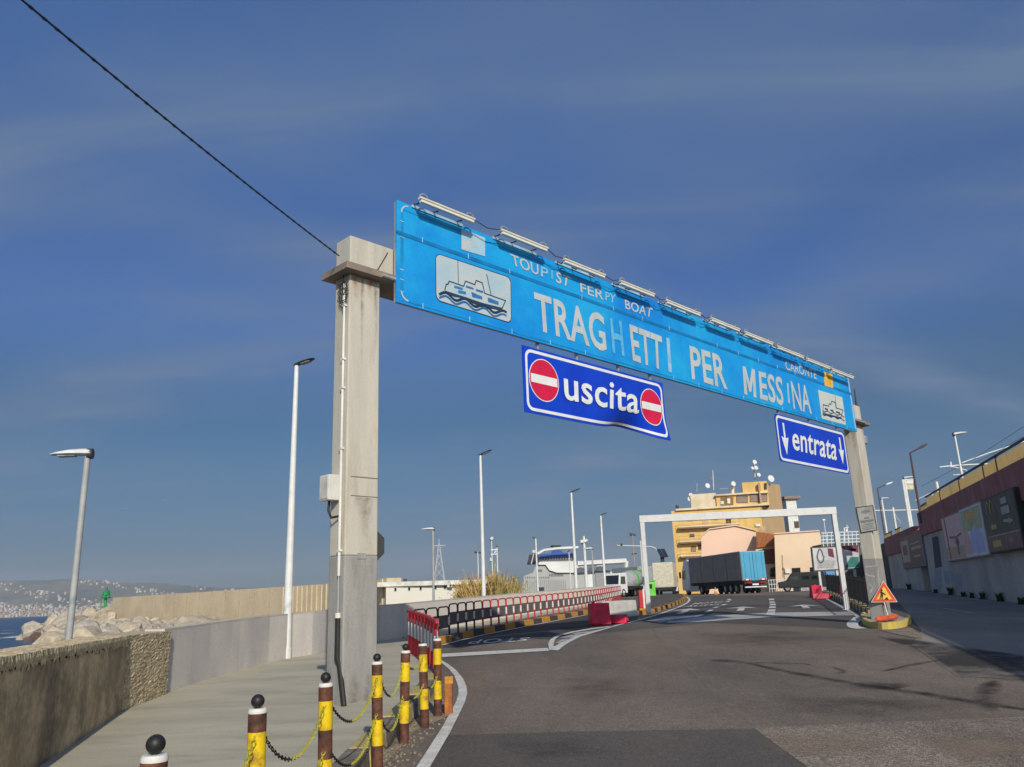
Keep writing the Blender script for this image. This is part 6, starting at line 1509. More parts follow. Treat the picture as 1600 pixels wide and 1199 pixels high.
frect(1120, 400, 1150, 470, raild, 'roof_ladder', -.8)
ant('roof_edge', [(1058, 797), (1058, 790)], .3, raild)

# white stair tower behind
q0 = at(1233, 930, 175); wtw = T('stair_tower', 'narrow white stair tower with a small flat roof right of the yellow building', 'building', (q0.x, q0.y, G0))
zt_ = zp(1240, 780, 175); x0, x1 = at(1230, 800, 175).x, at(1246, 800, 175).x
b = MB(); b.bx((x0, 175, G0), (x1, 179, zt_)); b.build('wall', acw, wtw)
b = MB(); b.bx((x0 - .5, 174.2, zt_), (x1 + .8, 180, zt_ + .6)); b.build('roof', mat('tower_roof', (0.28, 0.2, 0.17), .9), wtw)
b = MB(); b.bx((x0 + 1.2, 174.8, zp(1240, 825, 175)), (x1 - .1, 175.2, zp(1240, 815, 175))); b.build('opening', brownw, wtw)

# pink building, terracotta annex, tan building
pinkm = mat('pink_render', (0.76, 0.53, 0.40), .9, scale=.2, col2=(.72, .50, .38), fine=.02); tanb = mat('peach_render', (0.74, 0.57, 0.40), .9, scale=.2, col2=(.66, .5, .35), fine=.02); terr = mat('terracotta', (0.52, 0.19, 0.055), .85, scale=2, col2=(.42, .15, .05))
def pxblock(Y, depth, pts, m, nm, parent):
    P = [at(*p, Y) for p in pts]; k_ = P[0].x / Y + .01; bb = MB(); bb.prism(P, (k_ * depth, depth, 0)); return bb.build(nm, m, parent)
def tx(x, y): return (1000 + x / 4.61, 700 + y / 4.61)
YPk = 118.0
q0 = at(1140, 930, YPk); pk_ = T('pink_building', 'windowless pink rendered building with a low pitched top behind the lorry', 'building', (q0.x, q0.y, G0))
gy = lambda px, Y: 936 - .0366 * (px - 800) + (1.6 - g(Y)) * F / Y * 1.03
pxblock(YPk, 12, [(1096, gy(1096, YPk)), (1096, 839), tx(500, 592), tx(690, 566), tx(835, 602), (1187, gy(1187, YPk))], pinkm, 'wall', pk_)
b = MB(); P = [at(*tx(x, y), YPk - .3) for x, y in ((440, 640), (500, 588), (690, 562), (838, 598))]
for i in range(3): b.prism([P[i], P[i + 1], P[i + 1] + UP * .15, P[i] + UP * .15], (3, 12.5, 0))
b.build('roof_edge', tanb, pk_)
q0 = at(1196, 930, 112); an_ = T('roofed_annex', 'small annex with a bright terracotta roof and dark brown shutter', 'building', (q0.x, q0.y, G0))
pxblock(112.5, 6, [(1178, gy(1178, 112)), tx(835, 700), tx(985, 690), (1216, gy(1216, 112))], tanb, 'wall', an_)
b = MB(); P = [at(*tx(x, y), 112) for x, y in ((842, 705), (975, 692))]; Q = [at(*tx(x, y), 117) for x, y in ((835, 607), (968, 628))]
b.prism([P[0], P[1], Q[1], Q[0]], (0, .1, -.25)); rf = b.build('roof', terr, an_)
for k in range(1, 14):
    a, c = P[0].lerp(P[1], k / 14), Q[0].lerp(Q[1], k / 14); bb = MB(); bb.tube([a + UP * .05, c + UP * .05], .09, 5); bb.build('tile_row', terr, rf)
b = MB(); b.prism([at(*tx(x, y), 112.3) for x, y in ((862, 735), (985, 725), (992, 832), (880, 838))], (0, .2, 0)); b.build('shutter', mat('brown_shutter', (.20, .06, .035), .7, scale=3, col2=(.14, .045, .03)), an_)
for r_ in ((860, 735, 895, 760), (940, 865, 958, 930), (962, 858, 992, 928)):
    b = MB(); b.prism([at(*tx(x, y), 112.2) for x, y in ((r_[0], r_[1]), (r_[2], r_[1]), (r_[2], r_[3]), (r_[0], r_[3]))], (0, .2, 0)); b.build('window', gl, an_)
YT = 108.0; q0 = at(1245, 930, YT); tb_ = T('peach_building', 'plain peach rendered building with two small windows right of the lorry', 'building', (q0.x, q0.y, G0))
pxblock(YT, 14, [(1213, gy(1213, YT)), tx(968, 622), tx(1290, 600), tx(1303, 640), (1286, gy(1286, YT))], tanb, 'wall', tb_)
b = MB(); b.prism([at(*tx(966, 622), YT - .2), at(*tx(1292, 600), YT - .2), at(*tx(1292, 592), YT - .2), at(*tx(966, 614), YT - .2)], (4.6, 14.4, 0)); b.build('parapet', pinkm, tb_)
for r_ in ((1092, 866, 1155, 906), (1222, 862, 1250, 905)):
    b = MB(); b.prism([at(*tx(x, y), YT - .02) for x, y in ((r_[0], r_[1]), (r_[2], r_[1] - 3), (r_[2] + 3, r_[3] - 3), (r_[0] + 3, r_[3]))], (0, .2, 0)); b.build('window', gl, tb_)
b = MB(); b.tube([at(*tx(1025, 770), YT - .1), at(*tx(1032, 930), YT - .1)], .05, 5); b.build('drainpipe', shut, tb_)
b = MB(); b.box(at(*tx(1060, 890), YT - .15), (.7, .25, .5)); b.build('meter_box', acw, tb_)

# low white building behind the harbour wall
YW = 60.0
wb_m = mat('white_render', (0.66, 0.64, 0.56), .85, scale=.3, col2=(.62, .60, .5), fine=.02)
wbl = at(600, 930, YW); wb_ = T('white_building', 'long low white building with small windows and flat roof behind the harbour wall', 'building', (wbl.x, wbl.y, 0.4))
L0, L1 = at(603, 930, YW), at(760, 930, YW + 3); zr0 = at(603, 917, YW).z; d_w = (L1 - L0); d_w.z = 0
b = MB(); b.prism([(L0.x, L0.y, 0), (L1.x, L1.y, 0), (L1.x, L1.y + 7, 0), (L0.x, L0.y + 7, 0)], (0, 0, zr0)); b.build('wall', wb_m, wb_)
b = MB(); e = d_w.normalized() * .6; b.prism([(L0.x - 1.1, L0.y - .5, zr0), (L1.x + .5, L1.y - .5, zr0), (L1.x + .5, L1.y + 7.5, zr0), (L0.x - 1.1, L0.y + 7.5, zr0)], (0, 0, .32)); b.build('roof', mat('roof_white', (.66, .65, .58), .8), wb_)
nwb = Vector((d_w.y, -d_w.x, 0)).normalized()
for px in (617.5, 639, 657, 680, 695):
    c = [on_face(x, y, L0 + nwb * .03, nwb) for x, y in ((px - 2, 918 - (px - 617) * .045), (px + 2.4, 917.6 - (px - 617) * .045), (px + 2.4, 924.5 - (px - 617) * .045), (px - 2, 924.8 - (px - 617) * .045))]
    b = MB(); b.prism(c, -nwb * .1); w_ = b.build('window', steel, wb_); b = MB(); m_ = sum(c, Vector()) / 4; b.add([m_ + (p - m_) * .7 + nwb * .03 for p in c], [(3, 2, 1, 0)]); b.build('pane', gl, w_)
c = on_face(703, 915, L0 + nwb * .3, nwb); b = MB(); b.box(c, (.38, .3, .26)); ac_ = b.build('ac_unit', acw, wb_, bevel=.02); b = MB(); b.tube([c + nwb * .16, c + nwb * .19], .09, 10); b.build('fan_grille', headdark, ac_)
c = at(633, 907, YW + 2); b = MB(); b.box(c, (.25, .25, .2)); b.build('roof_vent', headdark, wb_)
simple_mast('small white beacon rod above the tan sea wall', 588, 905, 892, 68, [('beacon', (587.5, 895), (588.5, 893), .1, headwhite)], .04, zb=2.8)

# tan breakwater wall and its rocks
tanw = mat('tan_breakwater', (0.60, 0.50, 0.34), .9, scale=.4, col2=(.50, .41, .28), fine=.05, bump=.15, bscale=6, stretch=(1, 1, .3), dirt=(.36, .27, .17), dirt_amt=.4, dscale=.3)
bw = T('breakwater_wall', 'long tan concrete breakwater wall behind the grey harbour wall', 'wall', at(300, 950, 85))
kp = [(at(175, 950, 100), .0), (at(500, 930, 72), 0), (at(604, 930, 61), 0)]
pts2 = [(p.x, p.y) for p, _ in kp]; ZBW = 3.4
b = MB(); wall_strip(b, [pts2[0], pts2[1]], lambda p: SEA - 1, lambda p: ZBW, 1.2); b.build('wall_body', tanw, bw)
b = MB(); wall_strip(b, [pts2[1], pts2[2]], lambda p: SEA - 1, lambda p: ZBW, 1.2); b.build('wall_body', tanw, bw)
seg_d = Vector((pts2[1][0] - pts2[0][0], pts2[1][1] - pts2[0][1])); ns = 16
fmk = mat('formwork_seam', (.36, .29, .19), .95)
for k in range(1, ns):
    p = Vector(pts2[0]) + seg_d * (k / ns); nr = Vector((seg_d.y, -seg_d.x)).normalized()
    b = MB(); b.box((p.x + nr.x * .02, p.y + nr.y * .02, (SEA + ZBW) / 2), (.07, .05, ZBW - SEA - .02)); b.build('joint', fmk, bw)
for (a, c, n_) in ((pts2[1], pts2[2], 12), (tuple(Vector(pts2[0]) + seg_d * .86), pts2[1], 8)):
    for k in range(n_):
        p = Vector(a).lerp(Vector(c), (k + .5) / n_); nr = (Vector(c) - Vector(a)); nr = Vector((nr.y, -nr.x)).normalized()
        b = MB(); b.box((p.x + nr.x * .06, p.y + nr.y * .06, 1.7), (.12, .12, 3.3)); b.build('rib', tanw, bw)
shore = [tuple(at(250, 950, 24)[:2]), tuple(at(60, 950, 58)[:2]), tuple(at(95, 950, 100)[:2]), tuple(at(175, 950, 104)[:2]), tuple(pts2[1]), (-9, 60), (-6, 34), (-7.2, 24)]
rockm = [mat('pale_rock', (.56, .48, .36), .95, scale=1.2, col2=(.40, .33, .24), rnd=True, dirt=(.20, .16, .11), dirt_amt=.6, dscale=.8, bump=.4, bscale=5, fine=.1), mat('grey_rock', (.48, .43, .36), .95, scale=1.5, col2=(.34, .29, .23), rnd=True, dirt=(.20, .16, .11), dirt_amt=.6, dscale=.8, bump=.4, bscale=5, fine=.1), mat('wet_rock', (.17, .10, .07), .7, scale=1.5, col2=(.10, .06, .05), bump=.3, bscale=5)]
rk_ = T('breakwater_rocks', 'x', 'x'); del rk_['label']; del rk_['category']; rk_['kind'] = 'structure'
def boulder(c, s, seed, m):
    rd = random.Random(seed); bm = bmesh.new(); bmesh.ops.create_icosphere(bm, subdivisions=2, radius=1.0)
    pl_ = [(Vector((rd.uniform(-1, 1), rd.uniform(-1, 1), rd.uniform(-.6, 1))).normalized(), rd.uniform(.42, .78)) for _ in range(13)]
    for v in bm.verts:
        for n_, d_ in pl_:
            k = v.co.dot(n_) - d_
            if k > 0: v.co -= n_ * k
        v.co *= 1 + rd.uniform(-.05, .05); v.co = Vector((v.co.x * s[0], v.co.y * s[1], v.co.z * s[2]))
    me = bpy.data.meshes.new('boulder'); bm.to_mesh(me); bm.free(); me.materials.append(m)
    o = link('boulder', me, rk_); o.location = c; o.rotation_euler = (rd.uniform(-.3, .3), rd.uniform(-.3, .3), rd.uniform(0, 6)); return o
def sea_pt(px, py, z_):
    d = ray(px, py); t = (z_ - CAM[2]) / d[2]; return Vector(CAM + d * t)
b = MB(); b.prism([(x, y, -2.5) for x, y in shore], (0, 0, 1.75)); b.build('shore_rubble', rockm[1], kind='structure')
rd = random.Random(11); k = 0
for (px, Yr, zc, s_) in [(48, 112, -.7, 1.6), (58, 110, .3, 2.1), (70, 112, -.2, 2.2), (78, 108, -.9, 1.8), (84, 112, .9, 2.2), (97, 110, .6, 2.3), (104, 112, 1.4, 2.2), (114, 108, .2, 2.1), (122, 111, 1.5, 2.2), (132, 107, .7, 2.2), (140, 110, 1.6, 2.2), (150, 106, .8, 2.1), (159, 104, 1.4, 2.0), (168, 102, .6, 1.8), (176, 99, 1.0, 1.8), (128, 104, -.5, 2.0), (146, 102, -.3, 2.0), (110, 106, -.9, 1.8), (164, 99, -.2, 1.8), (90, 106, -1.0, 1.7), (62, 107, -1.2, 1.6)]:
    p = at(px, 950, Yr); p.z = zc - .3; boulder(p, (s_ * rd.uniform(.9, 1.3), s_ * rd.uniform(.8, 1.2), s_ * rd.uniform(.6, .85)), k, rockm[2] if zc < -1.1 else rockm[k % 2]); k += 1
for i in range(70):
    t = i / 69; p = Vector(pts2[0]) + seg_d * (t * .97); nr = Vector((seg_d.y, -seg_d.x)).normalized(); o_ = rd.uniform(1.0, 4.5)
    s_ = rd.uniform(.7, 1.25); boulder(Vector((p.x + nr.x * o_, p.y + nr.y * o_, .95 - o_ * .35)), (s_ * 1.2, s_, s_ * .75), 100 + i, rockm[i % 2])
for i in range(150):
    px = rd.uniform(80, 330); Yr = rd.uniform(48, 98) - (px - 95) * .10; p = at(px, 950, Yr); p.z = rd.uniform(-.5, .35); s_ = rd.uniform(.8, 1.5)
    boulder(p, (s_ * 1.2, s_, s_ * .7), 300 + i, rockm[i % 2])
b = MB(); rdf = random.Random(2)
for (px, py, w, h) in ((25, 996, 5, .5), (35, 994.5, 7, .5), (48, 993, 6, .35), (10, 976, 6, .18), (5, 990, 5, .3), (44, 969, 3, .12), (14, 985, 4, .2)):
    c = sea_pt(px, py, SEA + .04); n_ = 14; ring = []
    for j in range(n_): a = 2 * math.pi * j / n_; r_ = rdf.uniform(.6, 1.2); ring.append((c.x + math.cos(a) * r_ * w * .45, c.y + math.sin(a) * r_ * h * 6, SEA + .04))
    b.add(ring, [tuple(range(n_))])
b.build('sea_foam', foam_m, kind='stuff')
# green harbour beacon
gb = at(164, 950, 104); gbm = mat('beacon_green', (.01, .28, .07), .5)
gz = lambda py: float(at(164, py, 104).z)
bc_ = T('harbour_beacon', 'small green lattice harbour beacon at the end of the breakwater', 'beacon', (gb.x, gb.y, 0.6))
b = MB(); b.tube([(gb.x, gb.y, .4), (gb.x, gb.y, gz(935))], .18, 8); b.build('column', gbm, bc_)
b = MB(); b.tube([(gb.x, gb.y, gz(935)), (gb.x, gb.y, gz(933.5))], [.55, .6], 10); b.build('gallery', gbm, bc_)
b = MB(); b.tube([(gb.x, gb.y, gz(931)), (gb.x, gb.y, gz(925)), (gb.x, gb.y, gz(922))], [.42, .4, .15], 10); b.build('lantern', gbm, bc_)
b = MB(); b.tube([(gb.x, gb.y, gz(922)), (gb.x, gb.y, gz(918.5))], [.15, .1], 8); b.build('cap', headdark, bc_)
for a in range(6):
    t = a * math.pi / 3; b = MB(); b.tube([(gb.x + .55 * math.cos(t), gb.y + .55 * math.sin(t), gz(934)), (gb.x + .5 * math.cos(t), gb.y + .5 * math.sin(t), gz(928.5))], .05, 5); b.build('stanchion', gbm, bc_)
b = MB(); b.tube([(gb.x - .6, gb.y, .4), (gb.x - .5, gb.y, gz(936))], .05, 4); b.build('ladder', gbm, bc_)

# reed clump
reed_t = mat('dry_reed', (.55, .37, .13), .85, scale=.8, col2=(.40, .26, .09)); reed_g = mat('green_reed', (.26, .26, .06), .8, scale=.8, col2=(.17, .19, .05))
rc_ = at(766, 940, 50); rc_.z = .9; reed = T('reed_clump', 'tall dry golden reed clump with a green right side behind the wall', 'reeds', rc_)
rd = random.Random(5); bt, bg_, bd_ = MB(), MB(), MB()
tufts = [(rd.uniform(-1.6, 1.25), rd.uniform(.75, 1.12), rd.gauss(0, .12)) for _ in range(16)]
for i in range(1900):
    tx_, th_, tl_ = rd.choice(tufts); x0 = tx_ + rd.gauss(0, .14); y0 = rd.uniform(-.8, 1.2); out_ = rd.random() < .05
    ph = rd.gauss(.30 * (x0 + .1) + tl_, .15 if not out_ else .32); l = rd.uniform(1.0, 2.5) * th_ * (1 - .14 * abs(x0 - .1)) * (1.25 if out_ else 1)
    base = rc_ + Vector((x0 * .8, y0, -.6)); e = base + Vector((math.sin(ph) * l * 1.1, rd.gauss(0, .25), math.cos(ph) * l + .45)); m_ = base.lerp(e, .55) + UP * .10 + Vector((rd.gauss(0, .05), 0, 0))
    tip_ = e + Vector((rd.uniform(-.4, .55), rd.uniform(-.2, .2), rd.uniform(-.55, .12))); w = rd.uniform(.008, .028); s0 = Vector((w, 0, 0))
    rv = rd.random(); tgt = bg_ if (x0 > .3 and rv < .45) or rv < .05 else (bd_ if rv > .72 else bt)
    tgt.add([base - s0, base + s0, m_ + s0, m_ - s0], [(0, 1, 2, 3)]); tgt.add([m_ - s0, m_ + s0, e + s0 * .8, e - s0 * .8], [(0, 1, 2, 3)]); tgt.add([e - s0 * .9, e + s0 * .9, tip_], [(0, 1, 2)])
bd_.build('withered_stems', mat('withered_reed', (.24, .14, .06), .9, scale=.8, col2=(.15, .09, .04)), reed, kind='stuff')
bt.build('dry_stems', reed_t, reed, kind='stuff'); bg_.build('green_stems', reed_g, reed, kind='stuff')

# ------------------------------------------------------------------ lorries and cars
tyre_m = mat('tyre_rubber', (.02, .02, .02), .8); rim_m = mat('wheel_rim', (.35, .35, .36), .4, metal=.4); tarp = mat('dark_tarpaulin', (.32, .275, .235), .7, scale=1.2, col2=(.26, .225, .195), fine=.04, bump=.1, bscale=6); cabw = mat('cab_silver', (.72, .73, .74), .35, spec=.6, var=.05)
blued = mat('trailer_blue', (.08, .36, .55), .5, scale=.8, col2=(.07, .32, .5)); chas = mat('chassis_black', (.022, .022, .022), .7); redl = mat('tail_light', (.5, .02, .02), .4); lgw = mat('silver_panel', (.42, .43, .44), .4)
cargl = glass('vehicle_glass', (.015, .018, .02))
def wheel(parent, x, y, r=.5, w=.3):
    b = MB(); prof = [(r * .62, -w / 2), (r * .92, -w / 2), (r, -w / 2 + .05), (r, w / 2 - .05), (r * .92, w / 2), (r * .62, w / 2)]; n = 18; vs = []
    for rr_, o in prof:
        for j in range(n): t = 2 * math.pi * j / n; vs.append((x + rr_ * math.cos(t), y + o, r + rr_ * math.sin(t)))
    fs = [(i * n + j, (i + 1) * n + j, (i + 1) * n + (j + 1) % n, i * n + (j + 1) % n) for i in range(len(prof) - 1) for j in range(n)]
    b.add(vs, fs); wh = b.build('wheel', tyre_m, parent, smooth=True)
    b = MB(); b.tube([(x, y - w * .38, r), (x, y - w * .1, r), (x, y + w * .1, r), (x, y + w * .38, r)], [r * .64, r * .3, r * .3, r * .64], 14); b.build('rim', rim_m, wh, smooth=True)
# articulated lorry, local x forward from the rear doors
YR = 80.0
rl_, rr2 = at(1162.5, 928, YR), at(1203, 926, YR); rl_.z = G0
k79 = ray(1080, 925)[0]; best_ = min(((abs((rl_.x + math.cos(a_) * 13.4) / (YR + math.sin(a_) * 13.4) - k79), a_) for a_ in [math.radians(90 + .2 * q_) for q_ in range(200)]))
fw_ = Vector((math.cos(best_[1]), math.sin(best_[1]), 0))
ang = math.atan2(fw_.y, fw_.x)
tr = T('articulated_lorry', 'articulated lorry with dark curtain sided trailer and sky blue rear doors', 'lorry', (rl_.x, rl_.y, G0), local=True); tr.rotation_euler = (0, 0, ang)
WY = -2.55                                                     # trailer spans y 0 (left side) .. WY
b = MB(); b.bx((.05, WY, 1.15), (13.4, 0, 3.95)); b.build('trailer_curtain', tarp, tr, bevel=.03)
for k_ in range(1, 12):
    b = MB(); b.bx((k_ * 1.1 + .1, 0, 1.1), (k_ * 1.1 + .16, .012, 3.9)); b.build('curtain_strap', chas if k_ % 3 == 0 else tarp, tr)
b = MB(); b.bx((.05, 0, 1.12), (13.4, .015, 1.26)); b.build('curtain_hem', chas, tr)
b = MB(); b.bx((0, WY - .02, 3.9), (13.45, .02, 4.0)); b.build('trailer_roof', lgw, tr)
for k in range(2):
    y0, y1 = (WY / 2 + .02, -.04) if k == 0 else (WY + .04, WY / 2 - .02)
    b = MB(); b.bx((-.04, y0, 1.2), (.05, y1, 3.93)); d_ = b.build('rear_door', blued, tr, bevel=.015)
    for yy in ((y0 + y1) / 2 - .3, (y0 + y1) / 2 + .3): b = MB(); b.tube([(-.07, yy, 1.2), (-.07, yy, 3.9)], .02, 5); b.build('lock_rod', blued, d_)
b = MB(); b.bx((.1, WY + .2, .85), (13.2, -.2, 1.15)); b.build('chassis', chas, tr)
for (y0, m, nm) in ((-.65, redl, 'tail_light'), (-1.9 - .65 + .55, redl, 'tail_light')):
    b = MB(); b.bx((-.08, y0 - .22, .95), (.0, y0 + .22, 1.07)); b.build(nm, m, tr)
for y0 in (-.45, -2.1): b = MB(); b.bx((-.09, y0 - .34, 1.22), (-.045, y0 + .34, 1.36)); b.build('reflective_board', MATS['works_orange_red'], tr); b = MB(); b.bx((-.10, y0 - .14, 1.23), (-.092, y0 + .14, 1.35)); b.build('board_stripe', swhite, tr)
b = MB(); b.bx((-.06, WY + .1, .5), (.1, -.1, .68)); b.build('bumper', mat('bumper_blue', (.04, .09, .25), .6), tr); b = MB(); b.bx((-.08, -1.6, .75), (-.03, -.95, .9)); b.build('number_plate', swhite, tr)
b = MB(); b.bx((-.065, -2.4, .54), (-.06, -.2, .64)); b.build('bumper_stripe', bwht, tr)
for x in (1.8, 3.1, 4.4):
    for y in (-.2, WY + .2): wheel(tr, x, y)
for x in (10.6, 14.6):
    for y in (-.2, WY + .2): wheel(tr, x, y)
b = MB(); b.bx((11.3, -.14, .35), (13.9, -.02, .95)); b.build('side_skirt', lgw, tr, bevel=.03)
b = MB(); b.bx((6.0, -.5, .55), (9.4, -.1, 1.0)); b.build('pallet_box', chas, tr)
cab_prof = [(13.75, .5), (16.0, .5), (16.05, 1.1), (15.95, 1.9), (15.65, 3.0), (15.1, 3.75), (14.0, 3.85), (13.75, 3.5)]
b = MB(); b.prism([(x, WY + .03, z_) for x, z_ in cab_prof], (0, -WY - .06, 0)); cb2 = b.build('cab', cabw, tr, bevel=.06)
b = MB(); b.prism([(14.75, -.02, 1.75), (15.85, -.02, 1.75), (15.62, -.02, 2.75), (14.75, -.02, 2.75)], (0, .02, 0)); b.build('side_window', cargl, cb2)
b = MB(); b.prism([(15.99, -.15, 1.75), (15.99, WY + .15, 1.75), (15.72, WY + .15, 2.85), (15.72, -.15, 2.85)], (.06, 0, .02)); b.build('windscreen', cargl, cb2)
b = MB(); b.bx((15.9, .05, 1.9), (16.1, .25, 2.6)); b.build('mirror', chas, cb2, bevel=.03); b = MB(); b.bx((14.0, -2.3, 3.84), (14.9, -.25, 4.05)); b.build('roof_deflector', cabw, cb2, bevel=.08)
b = MB(); b.bx((16.0, -.7, .7), (16.1, -.2, .95)); b.build('headlight', swhite, cb2); b = MB(); b.bx((16.0, -2.35, .7), (16.1, -1.85, .95)); b.build('headlight', swhite, cb2)
b = MB(); b.bx((13.6, -2.3, .6), (13.75, -.25, 1.0)); b.build('rear_guard', chas, cb2)

# cement mixer facing left and box lorries queueing behind it
def truck_box(name, label, base, ang, ln, w, h, z0, bodym, cabm, drum=False):
    r = T(name, label, 'lorry', base, local=True); r.rotation_euler = (0, 0, ang)
    if drum:
        b = MB(); pts = [(0.2, 0, 2.6), (1.0, 0, 2.3), (2.6, 0, 2.1), (4.4, 0, 1.9), (5.2, 0, 1.75)]; b.tube(pts, [.5, .95, 1.2, 1.1, .6], 20); d_ = b.build('drum', bodym, r, smooth=True)
        b = MB(); b.bx((-.2, -.7, 2.3), (.7, .7, 3.3)); b.build('hopper', drum, r, bevel=.08); b = MB(); b.prism([(-.3, -.3, 2.5), (-1.2, -.3, 1.2), (-1.1, -.3, 1.1), (-.1, -.3, 2.3)], (0, .6, 0)); b.build('chute', drum, r)
        b = MB(); b.bx((.3, -1.15, 1.05), (5.2, 1.15, 1.3)); b.build('frame', chas, r)
        b = MB(); b.tube([(2.6, 0, 2.1), (2.9, 0, 2.06)], 1.23, 20); b.build('drum_stripe', drum, d_, smooth=True)
    else:
        b = MB(); b.bx((0, -w / 2, z0), (ln, w / 2, h)); b.build('box_body', bodym, r, bevel=.04); b = MB(); b.bx((0, -w / 2 + .2, .7), (ln, w / 2 - .2, z0)); b.build('frame', chas, r)
        b = MB(); b.bx((-.03, -w / 2 + .1, z0 + .1), (0, w / 2 - .1, h - .1)); b.build('rear_door', bodym, r)
    c0 = ln + .25
    b = MB(); b.prism([(c0, -w / 2 + .05, .5), (c0 + 1.9, -w / 2 + .05, .5), (c0 + 1.9, -w / 2 + .05, 1.5), (c0 + 1.6, -w / 2 + .05, 2.85), (c0, -w / 2 + .05, 2.9)], (0, w - .1, 0)); cb3 = b.build('cab', cabm, r, bevel=.06)
    for s in (-1, 1): b = MB(); b.prism([(c0 + .5, s * (w / 2 - .05), 1.55), (c0 + 1.65, s * (w / 2 - .05), 1.55), (c0 + 1.45, s * (w / 2 - .05), 2.45), (c0 + .5, s * (w / 2 - .05), 2.45)], (0, s * .02, 0)); b.build('side_window', cargl, cb3)
    b = MB(); b.prism([(c0 + 1.86, -w / 2 + .2, 1.55), (c0 + 1.86, w / 2 - .2, 1.55), (c0 + 1.62, w / 2 - .2, 2.6), (c0 + 1.62, -w / 2 + .2, 2.6)], (.05, 0, .01)); b.build('windscreen', cargl, cb3)
    for x in (1.0, 2.3, c0 + 1.0):
        for s in (-1, 1): wheel(r, x, s * (w / 2 - .18))
    return r
grn = mat('mixer_green', (.10, .45, .05), .5); drumg = mat('drum_grey', (.36, .37, .37), .5); greybox = mat('grey_box', (.34, .35, .35), .6); creamb = mat('cream_box', (.62, .58, .45), .6)
mp_ = at(1008, 930, 104); truck_box('mixer_lorry', 'cement mixer with grey drum, green hopper and white cab facing left', (mp_.x, 106, G0), math.radians(232), 5.3, 2.4, 3, 1, drumg, swhite, grn)
mp_ = at(1004, 930, 118); truck_box('box_lorry', 'grey box lorry standing behind the cement mixer', (mp_.x, 114, G0), math.radians(120), 6.0, 2.5, 4.0, 1.1, greybox, swhite)
mp_ = at(1043, 930, 100); truck_box('box_lorry', 'cream box lorry between the mixer and the articulated lorry', (mp_.x, 102, G0), math.radians(75), 6.0, 2.5, 4.0, 1.0, creamb, swhite)
gv = at(1015, 925, 66); vst = T('green_cabinet', 'bright green cabinet seen behind the portal post', 'cabinet', (gv.x, gv.y, g(66)), local=True)
b = MB(); b.bx((-.45, -.3, 0), (.45, .3, 1.25)); b.build('body', mat('bright_green', (.14, .62, .06), .5), vst, bevel=.06); b = MB(); b.bx((-.2, -.33, .7), (.2, -.301, 1.05)); b.build('vent', chas, vst); b = MB(); b.bx((-.5, -.35, 1.25), (.5, .35, 1.33)); b.build('lid', grn, vst, bevel=.02)
# dark van and blue stall right of the lorry
mp_ = at(1255, 926, 84); van = T('dark_van', 'dark van parked behind the railings right of the lorry', 'van', (mp_.x, mp_.y, G0), local=True); van.rotation_euler = (0, 0, math.radians(165))
vp = [(-2.3, .35), (2.3, .35), (2.35, .95), (1.5, 1.1), (.9, 1.85), (-2.1, 1.9), (-2.35, 1.2)]
b = MB(); b.prism([(x, -.9, z_) for x, z_ in vp], (0, 1.8, 0)); b.build('body', mat('van_paint', (.02, .022, .025), .35, spec=.6), van, bevel=.08)
for x0, x1 in ((-1.9, -.9), (-.7, .2), (.35, 1.05)):
    for s in (-1, 1): b = MB(); b.prism([(x0, s * .905, 1.15), (x1, s * .905, 1.15), (x1 - .12, s * .88, 1.7), (x0 + .05, s * .88, 1.7)], (0, s * .01, 0)); b.build('side_window', cargl, van)
for x in (-1.5, 1.5):
    for s in (-1, 1): wheel(van, x, s * .8, .34, .22)
b = MB(); b.bx((2.3, -.8, .6), (2.38, -.45, .78)); b.build('headlight', swhite, van); b = MB(); b.bx((2.3, .45, .6), (2.38, .8, .78)); b.build('headlight', swhite, van)
mp_ = at(1273, 926, 92); stl = T('blue_stall', 'small blue roofed stall behind the dark van', 'stall', (mp_.x, mp_.y, G0), local=True)
b = MB(); b.prism([(-2, -1.2, 2.0), (2, -1.2, 2.0), (2, -1.4, 1.35), (-2, -1.4, 1.35)], (0, .06, 0)); b.build('awning', mat('awning_blue', (.06, .25, .55), .6), stl); b = MB(); b.bx((-2, -1.2, 0), (2, 1, 1.95)); b.build('body', greybox, stl)
for x in (-1.9, 1.9): b = MB(); b.tube([(x, -1.35, 0), (x, -1.35, 1.5)], .04, 6); b.build('post', steel, stl)
# low grey fence left of the van
fq = at(1210, 926, 86); gf = T('grey_fence', 'white tubular fence behind the lorry', 'fence', (fq.x, 88, G0))
for y_ in (.35, .8, 1.25): b = MB(); b.tube([(at(1203, 926, 88).x, 88, G0 + y_), (at(1232, 926, 88).x, 88, G0 + y_)], .035, 5); b.build('rail', lampwhite, gf)
for k in range(8): b = MB(); x = at(1203 + k * 4.1, 926, 88).x; b.tube([(x, 88, G0), (x, 88, G0 + 1.3)], .035, 5); b.build('post', lampwhite, gf)
cn = gp(1191, 929); cone = T('traffic_cone', 'orange and white traffic cone behind the lorry', 'cone', (cn.x, 79, G0), local=True)
b = MB(); b.lathe((0, 0, 0), [(.2, 0), (.2, .04), (.14, .05), (.03, .7)], 12); b.build('cone_body', kerb_orange, cone); b = MB(); b.lathe((0, 0, 0), [(.105, .3), (.08, .45)], 12); b.build('white_band', bwht, cone)

